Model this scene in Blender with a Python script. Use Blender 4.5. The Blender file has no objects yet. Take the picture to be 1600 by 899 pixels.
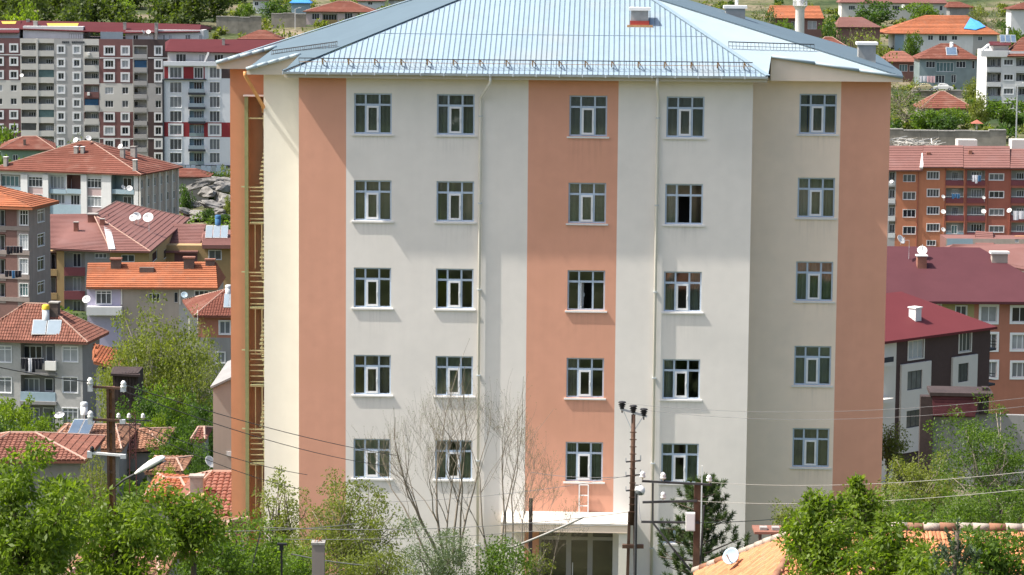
import bpy, math, random
import numpy as np
from mathutils import Vector, Matrix
from mathutils.bvhtree import BVHTree

S = bpy.context.scene
COL = S.collection
R = math.radians
rng = random.Random(7)

# ------------------------------------------------------------------ camera
CAM = Vector((0, 0, 26.0))
FPX = 4500.0                      # focal length in photo pixels (1600 wide)
PITCH = R(7.0)
ROLL = 0.0085
fwd = Vector((0, math.cos(PITCH), -math.sin(PITCH)))
up0 = Vector((0, math.sin(PITCH), math.cos(PITCH)))
right = (Vector((1, 0, 0)) + ROLL * up0).normalized()
upv = (up0 - ROLL * Vector((1, 0, 0))).normalized()
cam_d = bpy.data.cameras.new('camera')
cam = bpy.data.objects.new('camera', cam_d)
COL.objects.link(cam)
M3 = Matrix((right, upv, -fwd)).transposed()
cam.matrix_world = Matrix.Translation(CAM) @ M3.to_4x4()
cam_d.sensor_width = 36.0
cam_d.lens = 36.0 * FPX / 1600.0
cam_d.clip_start = 0.5
cam_d.clip_end = 6000
S.camera = cam

# ------------------------------------------------------------------ daylight
BYAW = R(2.1)                     # the main facade is turned a little to the viewer's left
_sx, _sy = 0.67, 0.122             # sunlight travel direction in the facade's own axes (per metre of drop)
SUN = Vector((_sx * math.cos(BYAW) + _sy * math.sin(BYAW), -_sx * math.sin(BYAW) + _sy * math.cos(BYAW), -1.0)).normalized()
sl = bpy.data.lights.new('sun', 'SUN')
sl.energy = 5.0
sl.angle = R(0.5)
sl.color = (1.0, 0.945, 0.865)
so = bpy.data.objects.new('sun', sl)
COL.objects.link(so)
so.rotation_euler = SUN.to_track_quat('-Z', 'Y').to_euler()
W = bpy.data.worlds.new('World')
S.world = W
W.use_nodes = True
nt = W.node_tree
sky = nt.nodes.new('ShaderNodeTexSky')
sky.sky_type = 'NISHITA'
sky.sun_disc = False
to_sun = -SUN
sky.sun_elevation = math.asin(to_sun.z)
sky.sun_rotation = math.atan2(to_sun.x, to_sun.y)
sky.air_density = 1.0
sky.dust_density = 4.0
sky.ozone_density = 0.6
bg = nt.nodes['Background']
bg.inputs['Strength'].default_value = 0.15
nt.links.new(sky.outputs[0], bg.inputs[0])
S.view_settings.view_transform = 'Standard'
S.view_settings.look = 'None'
S.view_settings.exposure = 0.6
S.view_settings.gamma = 1.0
S.cycles.max_bounces = 6
S.cycles.diffuse_bounces = 3
S.cycles.glossy_bounces = 2
S.cycles.transparent_max_bounces = 8
S.cycles.transmission_bounces = 3
S.cycles.caustics_reflective = False
S.cycles.caustics_refractive = False

# ------------------------------------------------------------------ picture -> world helpers
def ray(px, py):
    return fwd + right * ((px - 800.0) / FPX) - upv * ((py - 449.5) / FPX)

def P(px, py, Y):
    d = ray(px, py)
    return CAM + d * (Y / d.y)

def ground_hit(px, py):
    d = ray(px, py); Y = 60.0
    while Y < 1500:
        p = CAM + d * (Y / d.y)
        if p.z <= T(p.x, p.y): return p
        Y += 1.0
    return p

def smooth(t):
    t = min(1.0, max(0.0, t))
    return t * t * (3 - 2 * t)

_RP = [(-60, -19), (60, -18), (74, -20), (85, -22), (112, -26), (140, -29.5), (190, -37), (250, -48), (290, -50.5), (380, -52.5),
       (470, -52), (505, -46), (518, -40), (521, -36), (560, -35.2), (620, -33.7), (640, -33.3), (700, -30.3), (720, -29.2),
       (800, -23.5), (900, -18), (1200, 0), (2000, 60), (3500, 190)]
_LP = [(-60, -19), (60, -18), (74, -20), (85, -22), (112, -26), (135, -29), (170, -34), (255, -45), (300, -45.5), (350, -46.5),
       (430, -47.5), (480, -47), (560, -46), (600, -45), (640, -32), (680, -23.2), (720, -21.3), (800, -18.7), (900, -13),
       (1200, 10), (2000, 70), (3500, 200)]
def _interp(tab, y):
    if y <= tab[0][0]: return tab[0][1]
    for (a, za), (b, zb) in zip(tab, tab[1:]):
        if y <= b: return za + (zb - za) * (y - a) / (b - a)
    return tab[-1][1]
def T(x, y):
    """ground height: the valley between the viewer and the hillside"""
    u = 800 + 4500 * x / max(y, 30.0)
    t = smooth((u - 650) / 500.0)
    return 26.0 + _interp(_LP, y) * (1 - t) + _interp(_RP, y) * t

def G(px, Y):
    """ground point under a picture column at distance Y"""
    x = (px - 800) / FPX * Y
    return Vector((x, Y, T(x, Y)))

# ------------------------------------------------------------------ materials
MATS = {}
def lin(r, g, b):
    f = lambda c: (c / 255 / 12.92) if c <= 10 else (((c / 255) + 0.055) / 1.055) ** 2.4
    return (f(r), f(g), f(b))

def mat(name, col, rough=0.85, var=0.10, scale=3.0, bump=0.0, bscale=30.0, metal=0.0, spec=0.3, streak=0.0, dirt=None, island=0.0, obj_rand=0.0):
    """procedural paint / render / stone: base colour broken up by two scales of noise"""
    if name in MATS: return MATS[name]
    m = bpy.data.materials.new(name)
    m.use_nodes = True
    n = m.node_tree.nodes; l = m.node_tree.links
    b = n['Principled BSDF']
    b.inputs['Roughness'].default_value = rough
    b.inputs['Metallic'].default_value = metal
    b.inputs['Specular IOR Level'].default_value = spec
    tc = n.new('ShaderNodeTexCoord')
    n1 = n.new('ShaderNodeTexNoise'); n1.inputs['Scale'].default_value = scale; n1.inputs['Detail'].default_value = 6
    n2 = n.new('ShaderNodeTexNoise'); n2.inputs['Scale'].default_value = scale * 0.13; n2.inputs['Detail'].default_value = 3
    oiv = n.new('ShaderNodeObjectInfo'); off = n.new('ShaderNodeVectorMath'); off.operation = 'ADD'
    l.new(tc.outputs['Object'], off.inputs[0]); l.new(oiv.outputs['Location'], off.inputs[1]); OC = off.outputs[0]
    l.new(OC, n1.inputs['Vector']); l.new(OC, n2.inputs['Vector'])
    add = n.new('ShaderNodeMath'); add.operation = 'ADD'
    l.new(n1.outputs['Fac'], add.inputs[0]); l.new(n2.outputs['Fac'], add.inputs[1])
    last = add.outputs[0]
    if streak > 0:
        mp = n.new('ShaderNodeMapping'); mp.inputs['Scale'].default_value = (2.2, 2.2, 0.12)
        l.new(OC, mp.inputs['Vector'])
        n3 = n.new('ShaderNodeTexNoise'); n3.inputs['Scale'].default_value = 1.6; n3.inputs['Detail'].default_value = 5
        l.new(mp.outputs[0], n3.inputs['Vector'])
        s3 = n.new('ShaderNodeMath'); s3.operation = 'MULTIPLY_ADD'; s3.inputs[1].default_value = streak * 2; 
        l.new(n3.outputs['Fac'], s3.inputs[0]); l.new(last, s3.inputs[2])
        sub = n.new('ShaderNodeMath'); sub.operation = 'SUBTRACT'; sub.inputs[1].default_value = streak
        l.new(s3.outputs[0], sub.inputs[0]); last = sub.outputs[0]
    if island > 0:
        ge = n.new('ShaderNodeNewGeometry')
        s4 = n.new('ShaderNodeMath'); s4.operation = 'MULTIPLY_ADD'; s4.inputs[1].default_value = island * 2
        l.new(ge.outputs['Random Per Island'], s4.inputs[0]); l.new(last, s4.inputs[2])
        sub = n.new('ShaderNodeMath'); sub.operation = 'SUBTRACT'; sub.inputs[1].default_value = island
        l.new(s4.outputs[0], sub.inputs[0]); last = sub.outputs[0]
    if obj_rand > 0:
        oi = n.new('ShaderNodeObjectInfo')
        s4 = n.new('ShaderNodeMath'); s4.operation = 'MULTIPLY_ADD'; s4.inputs[1].default_value = obj_rand * 2
        l.new(oi.outputs['Random'], s4.inputs[0]); l.new(last, s4.inputs[2])
        sub = n.new('ShaderNodeMath'); sub.operation = 'SUBTRACT'; sub.inputs[1].default_value = obj_rand
        l.new(s4.outputs[0], sub.inputs[0]); last = sub.outputs[0]
    mr = n.new('ShaderNodeMapRange')
    mr.inputs['From Min'].default_value = 0.55; mr.inputs['From Max'].default_value = 1.45
    mr.inputs['To Min'].default_value = 1 - var * 1.6; mr.inputs['To Max'].default_value = 1 + var * 1.6
    l.new(last, mr.inputs['Value'])
    hs = n.new('ShaderNodeVectorMath'); hs.operation = 'SCALE'
    hs.inputs[0].default_value = col
    l.new(mr.outputs[0], hs.inputs['Scale'])
    out = hs.outputs[0]
    if dirt:
        n4 = n.new('ShaderNodeTexNoise'); n4.inputs['Scale'].default_value = dirt[1]; n4.inputs['Detail'].default_value = 7
        l.new(OC, n4.inputs['Vector'])
        cr = n.new('ShaderNodeMapRange'); cr.inputs['From Min'].default_value = 0.52; cr.inputs['From Max'].default_value = 0.72
        cr.inputs['To Max'].default_value = dirt[2]
        l.new(n4.outputs['Fac'], cr.inputs['Value'])
        mx = n.new('ShaderNodeMix'); mx.data_type = 'RGBA'
        l.new(cr.outputs[0], mx.inputs[0]); l.new(out, mx.inputs[6]); mx.inputs[7].default_value = (*dirt[0], 1)
        out = mx.outputs[2]
    l.new(out, b.inputs['Base Color'])
    if bump > 0:
        nb = n.new('ShaderNodeTexNoise'); nb.inputs['Scale'].default_value = bscale; nb.inputs['Detail'].default_value = 4
        l.new(OC, nb.inputs['Vector'])
        bp = n.new('ShaderNodeBump'); bp.inputs['Strength'].default_value = bump; bp.inputs['Distance'].default_value = 0.02
        l.new(nb.outputs['Fac'], bp.inputs['Height']); l.new(bp.outputs[0], b.inputs['Normal'])
    MATS[name] = m
    return m

def leaf_mat(name, c1, c2, trans=0.5):
    if name in MATS: return MATS[name]
    m = bpy.data.materials.new(name); m.use_nodes = True
    n = m.node_tree.nodes; l = m.node_tree.links
    for q in list(n): n.remove(q)
    out = n.new('ShaderNodeOutputMaterial')
    ge = n.new('ShaderNodeNewGeometry'); oi = n.new('ShaderNodeObjectInfo')
    tc = n.new('ShaderNodeTexCoord'); no = n.new('ShaderNodeTexNoise'); no.inputs['Scale'].default_value = 1.3
    l.new(tc.outputs['Object'], no.inputs['Vector'])
    a = n.new('ShaderNodeMath'); a.operation = 'MULTIPLY_ADD'; a.inputs[1].default_value = 0.55
    l.new(ge.outputs['Random Per Island'], a.inputs[0])
    b = n.new('ShaderNodeMath'); b.operation = 'MULTIPLY_ADD'; b.inputs[1].default_value = 0.35; b.inputs[2].default_value = -0.08
    l.new(oi.outputs['Random'], b.inputs[0])
    c = n.new('ShaderNodeMath'); c.operation = 'MULTIPLY_ADD'; c.inputs[1].default_value = 0.35
    l.new(no.outputs['Fac'], c.inputs[0]); l.new(b.outputs[0], c.inputs[2]); l.new(c.outputs[0], a.inputs[2])
    mx = n.new('ShaderNodeMix'); mx.data_type = 'RGBA'; mx.clamp_factor = True
    l.new(a.outputs[0], mx.inputs[0]); mx.inputs[6].default_value = (*c1, 1); mx.inputs[7].default_value = (*c2, 1)
    d = n.new('ShaderNodeBsdfPrincipled'); d.inputs['Roughness'].default_value = 0.5; d.inputs['Specular IOR Level'].default_value = 0.35
    t = n.new('ShaderNodeBsdfTranslucent')
    br = n.new('ShaderNodeVectorMath'); br.operation = 'MULTIPLY'; br.inputs[1].default_value = (1.6, 1.7, 0.55)
    l.new(mx.outputs[2], d.inputs['Base Color']); l.new(mx.outputs[2], br.inputs[0]); l.new(br.outputs[0], t.inputs['Color'])
    ms = n.new('ShaderNodeMixShader'); ms.inputs[0].default_value = trans
    l.new(d.outputs[0], ms.inputs[1]); l.new(t.outputs[0], ms.inputs[2]); l.new(ms.outputs[0], out.inputs[0])
    MATS[name] = m
    return m

def glass_mat(name, tint=(0.72, 0.77, 0.74), refl=1.0):
    if name in MATS: return MATS[name]
    m = bpy.data.materials.new(name); m.use_nodes = True
    n = m.node_tree.nodes; l = m.node_tree.links
    for q in list(n): n.remove(q)
    out = n.new('ShaderNodeOutputMaterial')
    fr = n.new('ShaderNodeFresnel'); fr.inputs['IOR'].default_value = 1.65
    tr = n.new('ShaderNodeBsdfTransparent'); tr.inputs['Color'].default_value = (*tint, 1)
    gl = n.new('ShaderNodeBsdfGlossy'); gl.inputs['Roughness'].default_value = 0.03
    gl.inputs['Color'].default_value = (refl, refl, refl, 1)
    ms = n.new('ShaderNodeMixShader')
    l.new(fr.outputs[0], ms.inputs[0]); l.new(tr.outputs[0], ms.inputs[1]); l.new(gl.outputs[0], ms.inputs[2]); l.new(ms.outputs[0], out.inputs[0])
    MATS[name] = m
    return m

# ------------------------------------------------------------------ mesh building
class MB:
    def __init__(s): s.v = []; s.f = []; s.m = []
    def add(s, vs, fs, mi=0):
        o = len(s.v); s.v += [tuple(v) for v in vs]; s.f += [tuple(i + o for i in f) for f in fs]; s.m += [mi] * len(fs)
    def poly(s, pts, mi=0): s.add(pts, [tuple(range(len(pts)))], mi)
    def box(s, x0, x1, y0, y1, z0, z1, mi=0):
        s.add([(x0, y0, z0), (x1, y0, z0), (x1, y1, z0), (x0, y1, z0), (x0, y0, z1), (x1, y0, z1), (x1, y1, z1), (x0, y1, z1)],
              [(0, 3, 2, 1), (4, 5, 6, 7), (0, 1, 5, 4), (1, 2, 6, 5), (2, 3, 7, 6), (3, 0, 4, 7)], mi)
    def bar(s, a, b, w, h=None, mi=0, upd=(0, 0, 1)):
        a = Vector(a); b = Vector(b); h = h or w
        d = (b - a).normalized(); u = Vector(upd)
        if abs(d.dot(u)) > 0.95: u = Vector((1, 0, 0))
        sd = d.cross(u).normalized(); u = sd.cross(d).normalized()
        p = []
        for c in (a, b):
            for i, j in ((-1, -1), (1, -1), (1, 1), (-1, 1)): p.append(c + sd * (w / 2 * i) + u * (h / 2 * j))
        s.add(p, [(0, 1, 2, 3), (7, 6, 5, 4), (0, 4, 5, 1), (1, 5, 6, 2), (2, 6, 7, 3), (3, 7, 4, 0)], mi)
    def tube(s, pts, rads, n=6, mi=0, cap=True):
        pts = [Vector(p) for p in pts]
        if not hasattr(rads, '__len__'): rads = [rads] * len(pts)
        o = len(s.v); prev = None
        for i, p in enumerate(pts):
            d = (pts[min(i + 1, len(pts) - 1)] - pts[max(i - 1, 0)])
            if d.length < 1e-9: d = Vector((0, 0, 1))
            d.normalize()
            if prev is None:
                u = Vector((0, 0, 1)) if abs(d.z) < 0.9 else Vector((1, 0, 0))
            else: u = prev
            sd = d.cross(u)
            if sd.length < 1e-6: sd = d.cross(Vector((0, 1, 0.1)))
            sd.normalize(); u = sd.cross(d).normalized(); prev = u
            for k in range(n):
                a = 2 * math.pi * k / n
                s.v.append(tuple(p + sd * (math.cos(a) * rads[i]) + u * (math.sin(a) * rads[i])))
        for i in range(len(pts) - 1):
            for k in range(n):
                k2 = (k + 1) % n
                s.f.append((o + i * n + k, o + i * n + k2, o + (i + 1) * n + k2, o + (i + 1) * n + k)); s.m.append(mi)
        if cap:
            s.f.append(tuple(o + k for k in reversed(range(n)))); s.m.append(mi)
            e = o + (len(pts) - 1) * n
            s.f.append(tuple(e + k for k in range(n))); s.m.append(mi)
    def lathe(s, prof, n=12, c=(0, 0, 0), mi=0):
        o = len(s.v); c = Vector(c)
        for r, z in prof:
            for k in range(n):
                a = 2 * math.pi * k / n
                s.v.append((c.x + r * math.cos(a), c.y + r * math.sin(a), c.z + z))
        for i in range(len(prof) - 1):
            for k in range(n):
                k2 = (k + 1) % n
                s.f.append((o + i * n + k, o + i * n + k2, o + (i + 1) * n + k2, o + (i + 1) * n + k)); s.m.append(mi)
    def mesh(s, name, mats, smooth=False):
        me = bpy.data.meshes.new(name)
        me.from_pydata(s.v, [], s.f)
        for m in (mats if isinstance(mats, (list, tuple)) else [mats]): me.materials.append(m)
        if len(me.materials) > 1: me.polygons.foreach_set('material_index', s.m)
        if smooth: me.polygons.foreach_set('use_smooth', [True] * len(s.f))
        me.update()
        return me
    def obj(s, name, mats, parent=None, smooth=False, loc=None, rotz=None):
        return link(name, s.mesh(name, mats, smooth), parent, loc, rotz)

def link(name, me, parent=None, loc=None, rotz=None):
    o = bpy.data.objects.new(name, me)
    COL.objects.link(o)
    if parent is not None: o.parent = parent
    if loc is not None: o.location = loc
    if rotz is not None: o.rotation_euler = (0, 0, rotz)
    return o

def empty(name, loc=(0, 0, 0), rotz=0.0):
    o = bpy.data.objects.new(name, None)
    o.empty_display_size = 0.2
    COL.objects.link(o); o.location = loc; o.rotation_euler = (0, 0, rotz)
    return o

def tag(o, label, cat, group=None, kind=None):
    if label: o['label'] = label
    if cat: o['category'] = cat
    if group: o['group'] = group
    if kind: o['kind'] = kind
    return o

def copy_tree(o, parent=None):
    c = o.copy(); COL.objects.link(c)
    if parent is not None: c.parent = parent
    for ch in list(o.children): copy_tree(ch, c)
    return c

def quads_mesh(name, V, material, tri=False):
    """V: (n,k,3) array of n polygons of k corners"""
    n, k, _ = V.shape
    me = bpy.data.meshes.new(name)
    me.vertices.add(n * k); me.vertices.foreach_set('co', V.reshape(-1).astype(np.float32))
    me.loops.add(n * k); me.loops.foreach_set('vertex_index', np.arange(n * k, dtype=np.int32))
    me.polygons.add(n); me.polygons.foreach_set('loop_start', np.arange(0, n * k, k, dtype=np.int32))
    me.materials.append(material)
    me.update(calc_edges=True)
    return me

def wall_grid(mb, x0, x1, z0, z1, holes=(), zones=(), mi=0, y=0.0, reveal_mi=None):
    """a wall in the plane y with real rectangular openings; holes = (x0,z0,x1,z1,depth,back_mi or None[, reveal_mi])"""
    xs = {x0, x1}; zs = {z0, z1}
    for h in holes: xs |= {h[0], h[2]}; zs |= {h[1], h[3]}
    for q in zones: xs |= {q[0], q[2]}; zs |= {q[1], q[3]}
    xs = sorted(x for x in xs if x0 - 1e-6 <= x <= x1 + 1e-6); zs = sorted(z for z in zs if z0 - 1e-6 <= z <= z1 + 1e-6)
    def zone(cx, cz):
        r = mi
        for q in zones:
            if q[0] < cx < q[2] and q[1] < cz < q[3]: r = q[4]
        return r
    for a, b in zip(xs, xs[1:]):
        if b - a < 1e-5: continue
        for c, d in zip(zs, zs[1:]):
            if d - c < 1e-5: continue
            cx = (a + b) / 2; cz = (c + d) / 2
            if any(h[0] < cx < h[2] and h[1] < cz < h[3] for h in holes): continue
            mb.poly([(a, y, c), (b, y, c), (b, y, d), (a, y, d)], zone(cx, cz))
    for h in holes:
        hx0, hz0, hx1, hz1, dp, back = h[:6]
        rm = h[6] if len(h) > 6 else zone((hx0 + hx1) / 2, (hz0 + hz1) / 2)
        yb = y + dp
        mb.poly([(hx0, y, hz0), (hx0, yb, hz0), (hx0, yb, hz1), (hx0, y, hz1)][::-1], rm)
        mb.poly([(hx1, y, hz0), (hx1, yb, hz0), (hx1, yb, hz1), (hx1, y, hz1)], rm)
        mb.poly([(hx0, y, hz1), (hx1, y, hz1), (hx1, yb, hz1), (hx0, yb, hz1)][::-1], rm)
        mb.poly([(hx0, y, hz0), (hx1, y, hz0), (hx1, yb, hz0), (hx0, yb, hz0)], rm)
        if back is not None: mb.poly([(hx0, yb, hz0), (hx1, yb, hz0), (hx1, yb, hz1), (hx0, yb, hz1)], back)

class Face:
    """one facade: px,py -> (u, z) on its plane, children placed in its own axes"""
    def __init__(s, root, O, th, loc=(0, 0, 0), rel=0.0):
        s.root = root; s.O = Vector(O); s.th = th; s.loc = Vector(loc); s.rel = rel
        s.ex = Vector((math.cos(th), math.sin(th), 0)); s.ey = Vector((-math.sin(th), math.cos(th), 0))
        s.holes = []; s.zones = []; s.mats = []
    def L(s, px, py, d=0.0):
        r = ray(px, py)
        t = (s.O + s.ey * d - CAM).dot(s.ey) / r.dot(s.ey)
        p = CAM + r * t - s.O
        return (p.dot(s.ex), p.z)
    def W(s, u, d, z): return s.O + s.ex * u + s.ey * d + Vector((0, 0, z))
    def put(s, o):
        o.location = s.loc + Matrix.Rotation(s.rel, 3, 'Z') @ Vector(o.location); o.rotation_euler = (0, 0, s.rel)
        return o
    def obj(s, mb, name, mats, smooth=False, parent=None):
        o = mb.obj(name, mats, parent or s.root, smooth)
        return o if parent is not None else s.put(o)
# ------------------------------------------------------------------ material set
M = {}
M['cream'] = mat('cream_render', (0.74, 0.71, 0.625), 0.9, 0.03, 2.0, 0.15, 60, streak=0.25)
M['white_render'] = mat('pale_grey_render', (0.82, 0.775, 0.715), 0.9, 0.032, 2.0, 0.15, 60, streak=0.22, dirt=((0.62, 0.60, 0.56), 0.35, 0.3))
M['beige_render'] = mat('beige_render', (0.93, 0.77, 0.62), 0.9, 0.032, 2.0, 0.15, 60, streak=0.22, dirt=((0.62, 0.56, 0.48), 0.35, 0.3))
M['orange_render'] = mat('orange_render', (0.72, 0.365, 0.25), 0.9, 0.045, 2.0, 0.15, 60, streak=0.22, dirt=((0.60, 0.31, 0.20), 0.5, 0.35))
M['orange_deep'] = mat('deep_orange_render', (0.55, 0.27, 0.15), 0.9, 0.05, 2.0, 0.15, 60, streak=0.35)
M['soffit'] = mat('soffit_boards', (0.62, 0.56, 0.46), 0.85, 0.04, 3.0)
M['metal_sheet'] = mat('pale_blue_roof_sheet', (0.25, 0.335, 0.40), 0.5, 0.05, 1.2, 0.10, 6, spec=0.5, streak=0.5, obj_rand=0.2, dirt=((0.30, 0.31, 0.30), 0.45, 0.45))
M['metal_bright'] = mat('bright_slope_roof_sheet', (0.33, 0.41, 0.45), 0.5, 0.06, 1.2, 0.12, 5, spec=0.5)  # same roof sheet, lightened for the bright sky reflection off the right slope
M['metal_dim'] = mat('dim_slope_roof_sheet', (0.095, 0.14, 0.17), 0.6, 0.05, 1.2, 0.10, 6, spec=0.4)  # same roof sheet darkened: dimmer light on left and far slopes put in colour
M['seam'] = mat('seam_shadow_underlay', (0.10, 0.115, 0.125), 0.8, 0.1)  # dark colour in the sheet gaps stands in for the ribs' shadow lines
M['gutter'] = mat('zinc_gutter', (0.55, 0.60, 0.63), 0.5, 0.08, 4, spec=0.4, dirt=((0.20, 0.21, 0.2), 2.0, 0.5))
M['rust'] = mat('rust', (0.36, 0.17, 0.07), 0.85, 0.3, 12)
M['rust_pale'] = mat('rusty_bracket', (0.50, 0.28, 0.13), 0.85, 0.25, 12)
M['dark_steel'] = mat('dark_steel', (0.06, 0.06, 0.062), 0.6, 0.2, 8)
M['brown_steel'] = mat('rusted_pole_steel', (0.105, 0.058, 0.037), 0.75, 0.3, 5, streak=0.5)
M['pvc'] = mat('white_pvc', (0.80, 0.81, 0.82), 0.4, 0.02, 4, spec=0.5)
M['pvc_sky'] = mat('sky_tinted_pvc', (0.46, 0.555, 0.67), 0.4, 0.03, 4, spec=0.5)  # white PVC with the bluish sky reflection put into its colour
M['sill'] = mat('white_stone_sill', (0.76, 0.75, 0.72), 0.6, 0.05, 6)
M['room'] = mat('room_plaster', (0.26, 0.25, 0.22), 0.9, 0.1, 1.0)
M['curtain_a'] = mat('sage_curtain', (0.60, 0.62, 0.52), 0.9, 0.12, 3)
M['curtain_b'] = mat('taupe_curtain', (0.74, 0.63, 0.52), 0.9, 0.12, 3)
M['curtain_c'] = mat('net_curtain', (0.66, 0.66, 0.63), 0.9, 0.08, 3)
M['curtain_d'] = mat('blue_curtain', (0.12, 0.20, 0.32), 0.9, 0.12, 3)
M['glass'] = glass_mat('window_glass', (0.80, 0.84, 0.82))
M['green_paint'] = mat('green_steel_paint', (0.21, 0.26, 0.13), 0.6, 0.12, 6)
M['olive_steel'] = mat('olive_grating_steel', (0.44, 0.48, 0.27), 0.6, 0.15, 6)
M['orange_pipe'] = mat('orange_pipe', (0.60, 0.30, 0.11), 0.5, 0.1, 6)
M['chimney_grey'] = mat('chimney_concrete', (0.36, 0.355, 0.34), 0.9, 0.15, 4, 0.2, 30)
M['red_flash'] = mat('red_flashing', (0.36, 0.06, 0.05), 0.6, 0.1)
M['concrete'] = mat('concrete', (0.34, 0.325, 0.30), 0.92, 0.15, 3, 0.3, 25, dirt=((0.14, 0.13, 0.11), 1.5, 0.6))
M['white_paint'] = mat('white_paint', (0.80, 0.79, 0.76), 0.7, 0.05, 3)
M['canopy_top'] = mat('white_canopy_screed', (0.60, 0.575, 0.53), 0.85, 0.08, 2.0, dirt=((0.5, 0.46, 0.4), 1.2, 0.35))
M['black'] = mat('black_rubber', (0.022, 0.022, 0.024), 0.6, 0.1)
M['glass_dark'] = mat('dark_pane', (0.035, 0.04, 0.048), 0.12, 0.25, 1.2, spec=0.5, obj_rand=0.8)
M['glass_mid'] = mat('curtained_pane', (0.13, 0.14, 0.15), 0.15, 0.3, 1.2, spec=0.5, obj_rand=0.8)
M['glass_pale'] = mat('pane_with_net_curtain', (0.36, 0.38, 0.40), 0.2, 0.15, 1.5, spec=0.5, obj_rand=0.6)
M['glass_blue'] = mat('pane_with_blue_blind', (0.025, 0.085, 0.18), 0.2, 0.15, 1.5, spec=0.5)
M['glass_teal'] = mat('teal_balcony_glass', (0.10, 0.17, 0.18), 0.15, 0.2, 1.5, spec=0.5)

def stain_mat():
    m = bpy.data.materials.new('rain_streak'); m.use_nodes = True
    n = m.node_tree.nodes; l = m.node_tree.links
    b = n['Principled BSDF']; b.inputs['Base Color'].default_value = (.16, .145, .12, 1); b.inputs['Roughness'].default_value = .95
    tc = n.new('ShaderNodeTexCoord'); mp = n.new('ShaderNodeMapping'); mp.inputs['Scale'].default_value = (9, 9, .5)
    oi = n.new('ShaderNodeObjectInfo'); ad = n.new('ShaderNodeVectorMath'); ad.operation = 'ADD'
    l.new(tc.outputs['Object'], ad.inputs[0]); l.new(oi.outputs['Location'], ad.inputs[1]); l.new(ad.outputs[0], mp.inputs['Vector'])
    no = n.new('ShaderNodeTexNoise'); no.inputs['Scale'].default_value = 1.0; no.inputs['Detail'].default_value = 4; l.new(mp.outputs[0], no.inputs['Vector'])
    r = n.new('ShaderNodeMapRange'); r.inputs['From Min'].default_value = .45; r.inputs['From Max'].default_value = .75; r.inputs['To Max'].default_value = .13; l.new(no.outputs['Fac'], r.inputs['Value'])
    sp = n.new('ShaderNodeSeparateXYZ'); l.new(tc.outputs['Generated'], sp.inputs[0])
    w = n.new('ShaderNodeMath'); w.operation = 'POWER'; w.inputs[1].default_value = 1.6; l.new(sp.outputs['Z'], w.inputs[0])
    x1 = n.new('ShaderNodeMapRange'); x1.interpolation_type = 'SMOOTHSTEP'; x1.inputs['From Max'].default_value = .18; l.new(sp.outputs['X'], x1.inputs['Value'])
    x2 = n.new('ShaderNodeMapRange'); x2.interpolation_type = 'SMOOTHSTEP'; x2.inputs['From Min'].default_value = 1; x2.inputs['From Max'].default_value = .82; l.new(sp.outputs['X'], x2.inputs['Value'])
    k = r.outputs[0]
    for o in (w.outputs[0], x1.outputs[0], x2.outputs[0]):
        q = n.new('ShaderNodeMath'); q.operation = 'MULTIPLY'; l.new(k, q.inputs[0]); l.new(o, q.inputs[1]); k = q.outputs[0]
    l.new(k, b.inputs['Alpha'])
    return m
M['stain'] = stain_mat()
# ------------------------------------------------------------------ the ground
def build_ground():
    ys = []
    y = -60.0
    while y < 1320:
        ys.append(y); y += 4 if y < 140 else (8 if y < 700 else (16 if y < 1000 else 60))
    mb = MB(); nx = 90
    for j, y in enumerate(ys):
        w = 60 + max(y, 0) * 0.55
        for i in range(nx + 1):
            x = (i / nx * 2 - 1) * w
            mb.v.append((x, y, T(x, y) + 0.35 * math.sin(x * 0.31 + y * 0.17) * math.sin(y * 0.23 - x * 0.11) * min(1, max(0, (y - 118) / 40))))
    for j in range(len(ys) - 1):
        for i in range(nx):
            a = j * (nx + 1) + i
            mb.f.append((a, a + 1, a + nx + 2, a + nx + 1)); mb.m.append(0)
    m = bpy.data.materials.new('earth_and_grass'); m.use_nodes = True
    n = m.node_tree.nodes; l = m.node_tree.links; b = n['Principled BSDF']; b.inputs['Roughness'].default_value = 1.0
    b.inputs['Specular IOR Level'].default_value = 0.1
    tc = n.new('ShaderNodeTexCoord')
    a1 = n.new('ShaderNodeTexNoise'); a1.inputs['Scale'].default_value = 0.045; a1.inputs['Detail'].default_value = 8
    a2 = n.new('ShaderNodeTexNoise'); a2.inputs['Scale'].default_value = 0.6; a2.inputs['Detail'].default_value = 8
    l.new(tc.outputs['Object'], a1.inputs[0]); l.new(tc.outputs['Object'], a2.inputs[0])
    r1 = n.new('ShaderNodeValToRGB'); e = r1.color_ramp.elements
    e[0].position = 0.36; e[0].color = (0.035, 0.055, 0.022, 1); e[1].position = 0.66; e[1].color = (0.20, 0.165, 0.115, 1)
    q = e.new(0.5); q.color = (0.085, 0.10, 0.045, 1)
    r2 = n.new('ShaderNodeMapRange'); r2.inputs['From Min'].default_value = 0.3; r2.inputs['From Max'].default_value = 0.7
    r2.inputs['To Min'].default_value = 0.55; r2.inputs['To Max'].default_value = 1.35
    l.new(a1.outputs['Fac'], r1.inputs[0]); l.new(a2.outputs['Fac'], r2.inputs['Value'])
    sc = n.new('ShaderNodeVectorMath'); sc.operation = 'SCALE'
    l.new(r1.outputs[0], sc.inputs[0]); l.new(r2.outputs[0], sc.inputs['Scale']); l.new(sc.outputs[0], b.inputs['Base Color'])
    o = mb.obj('ground', m, None, True)
    tag(o, 'sloping valley ground of grass and bare earth', 'ground', kind='structure')
build_ground()

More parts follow.
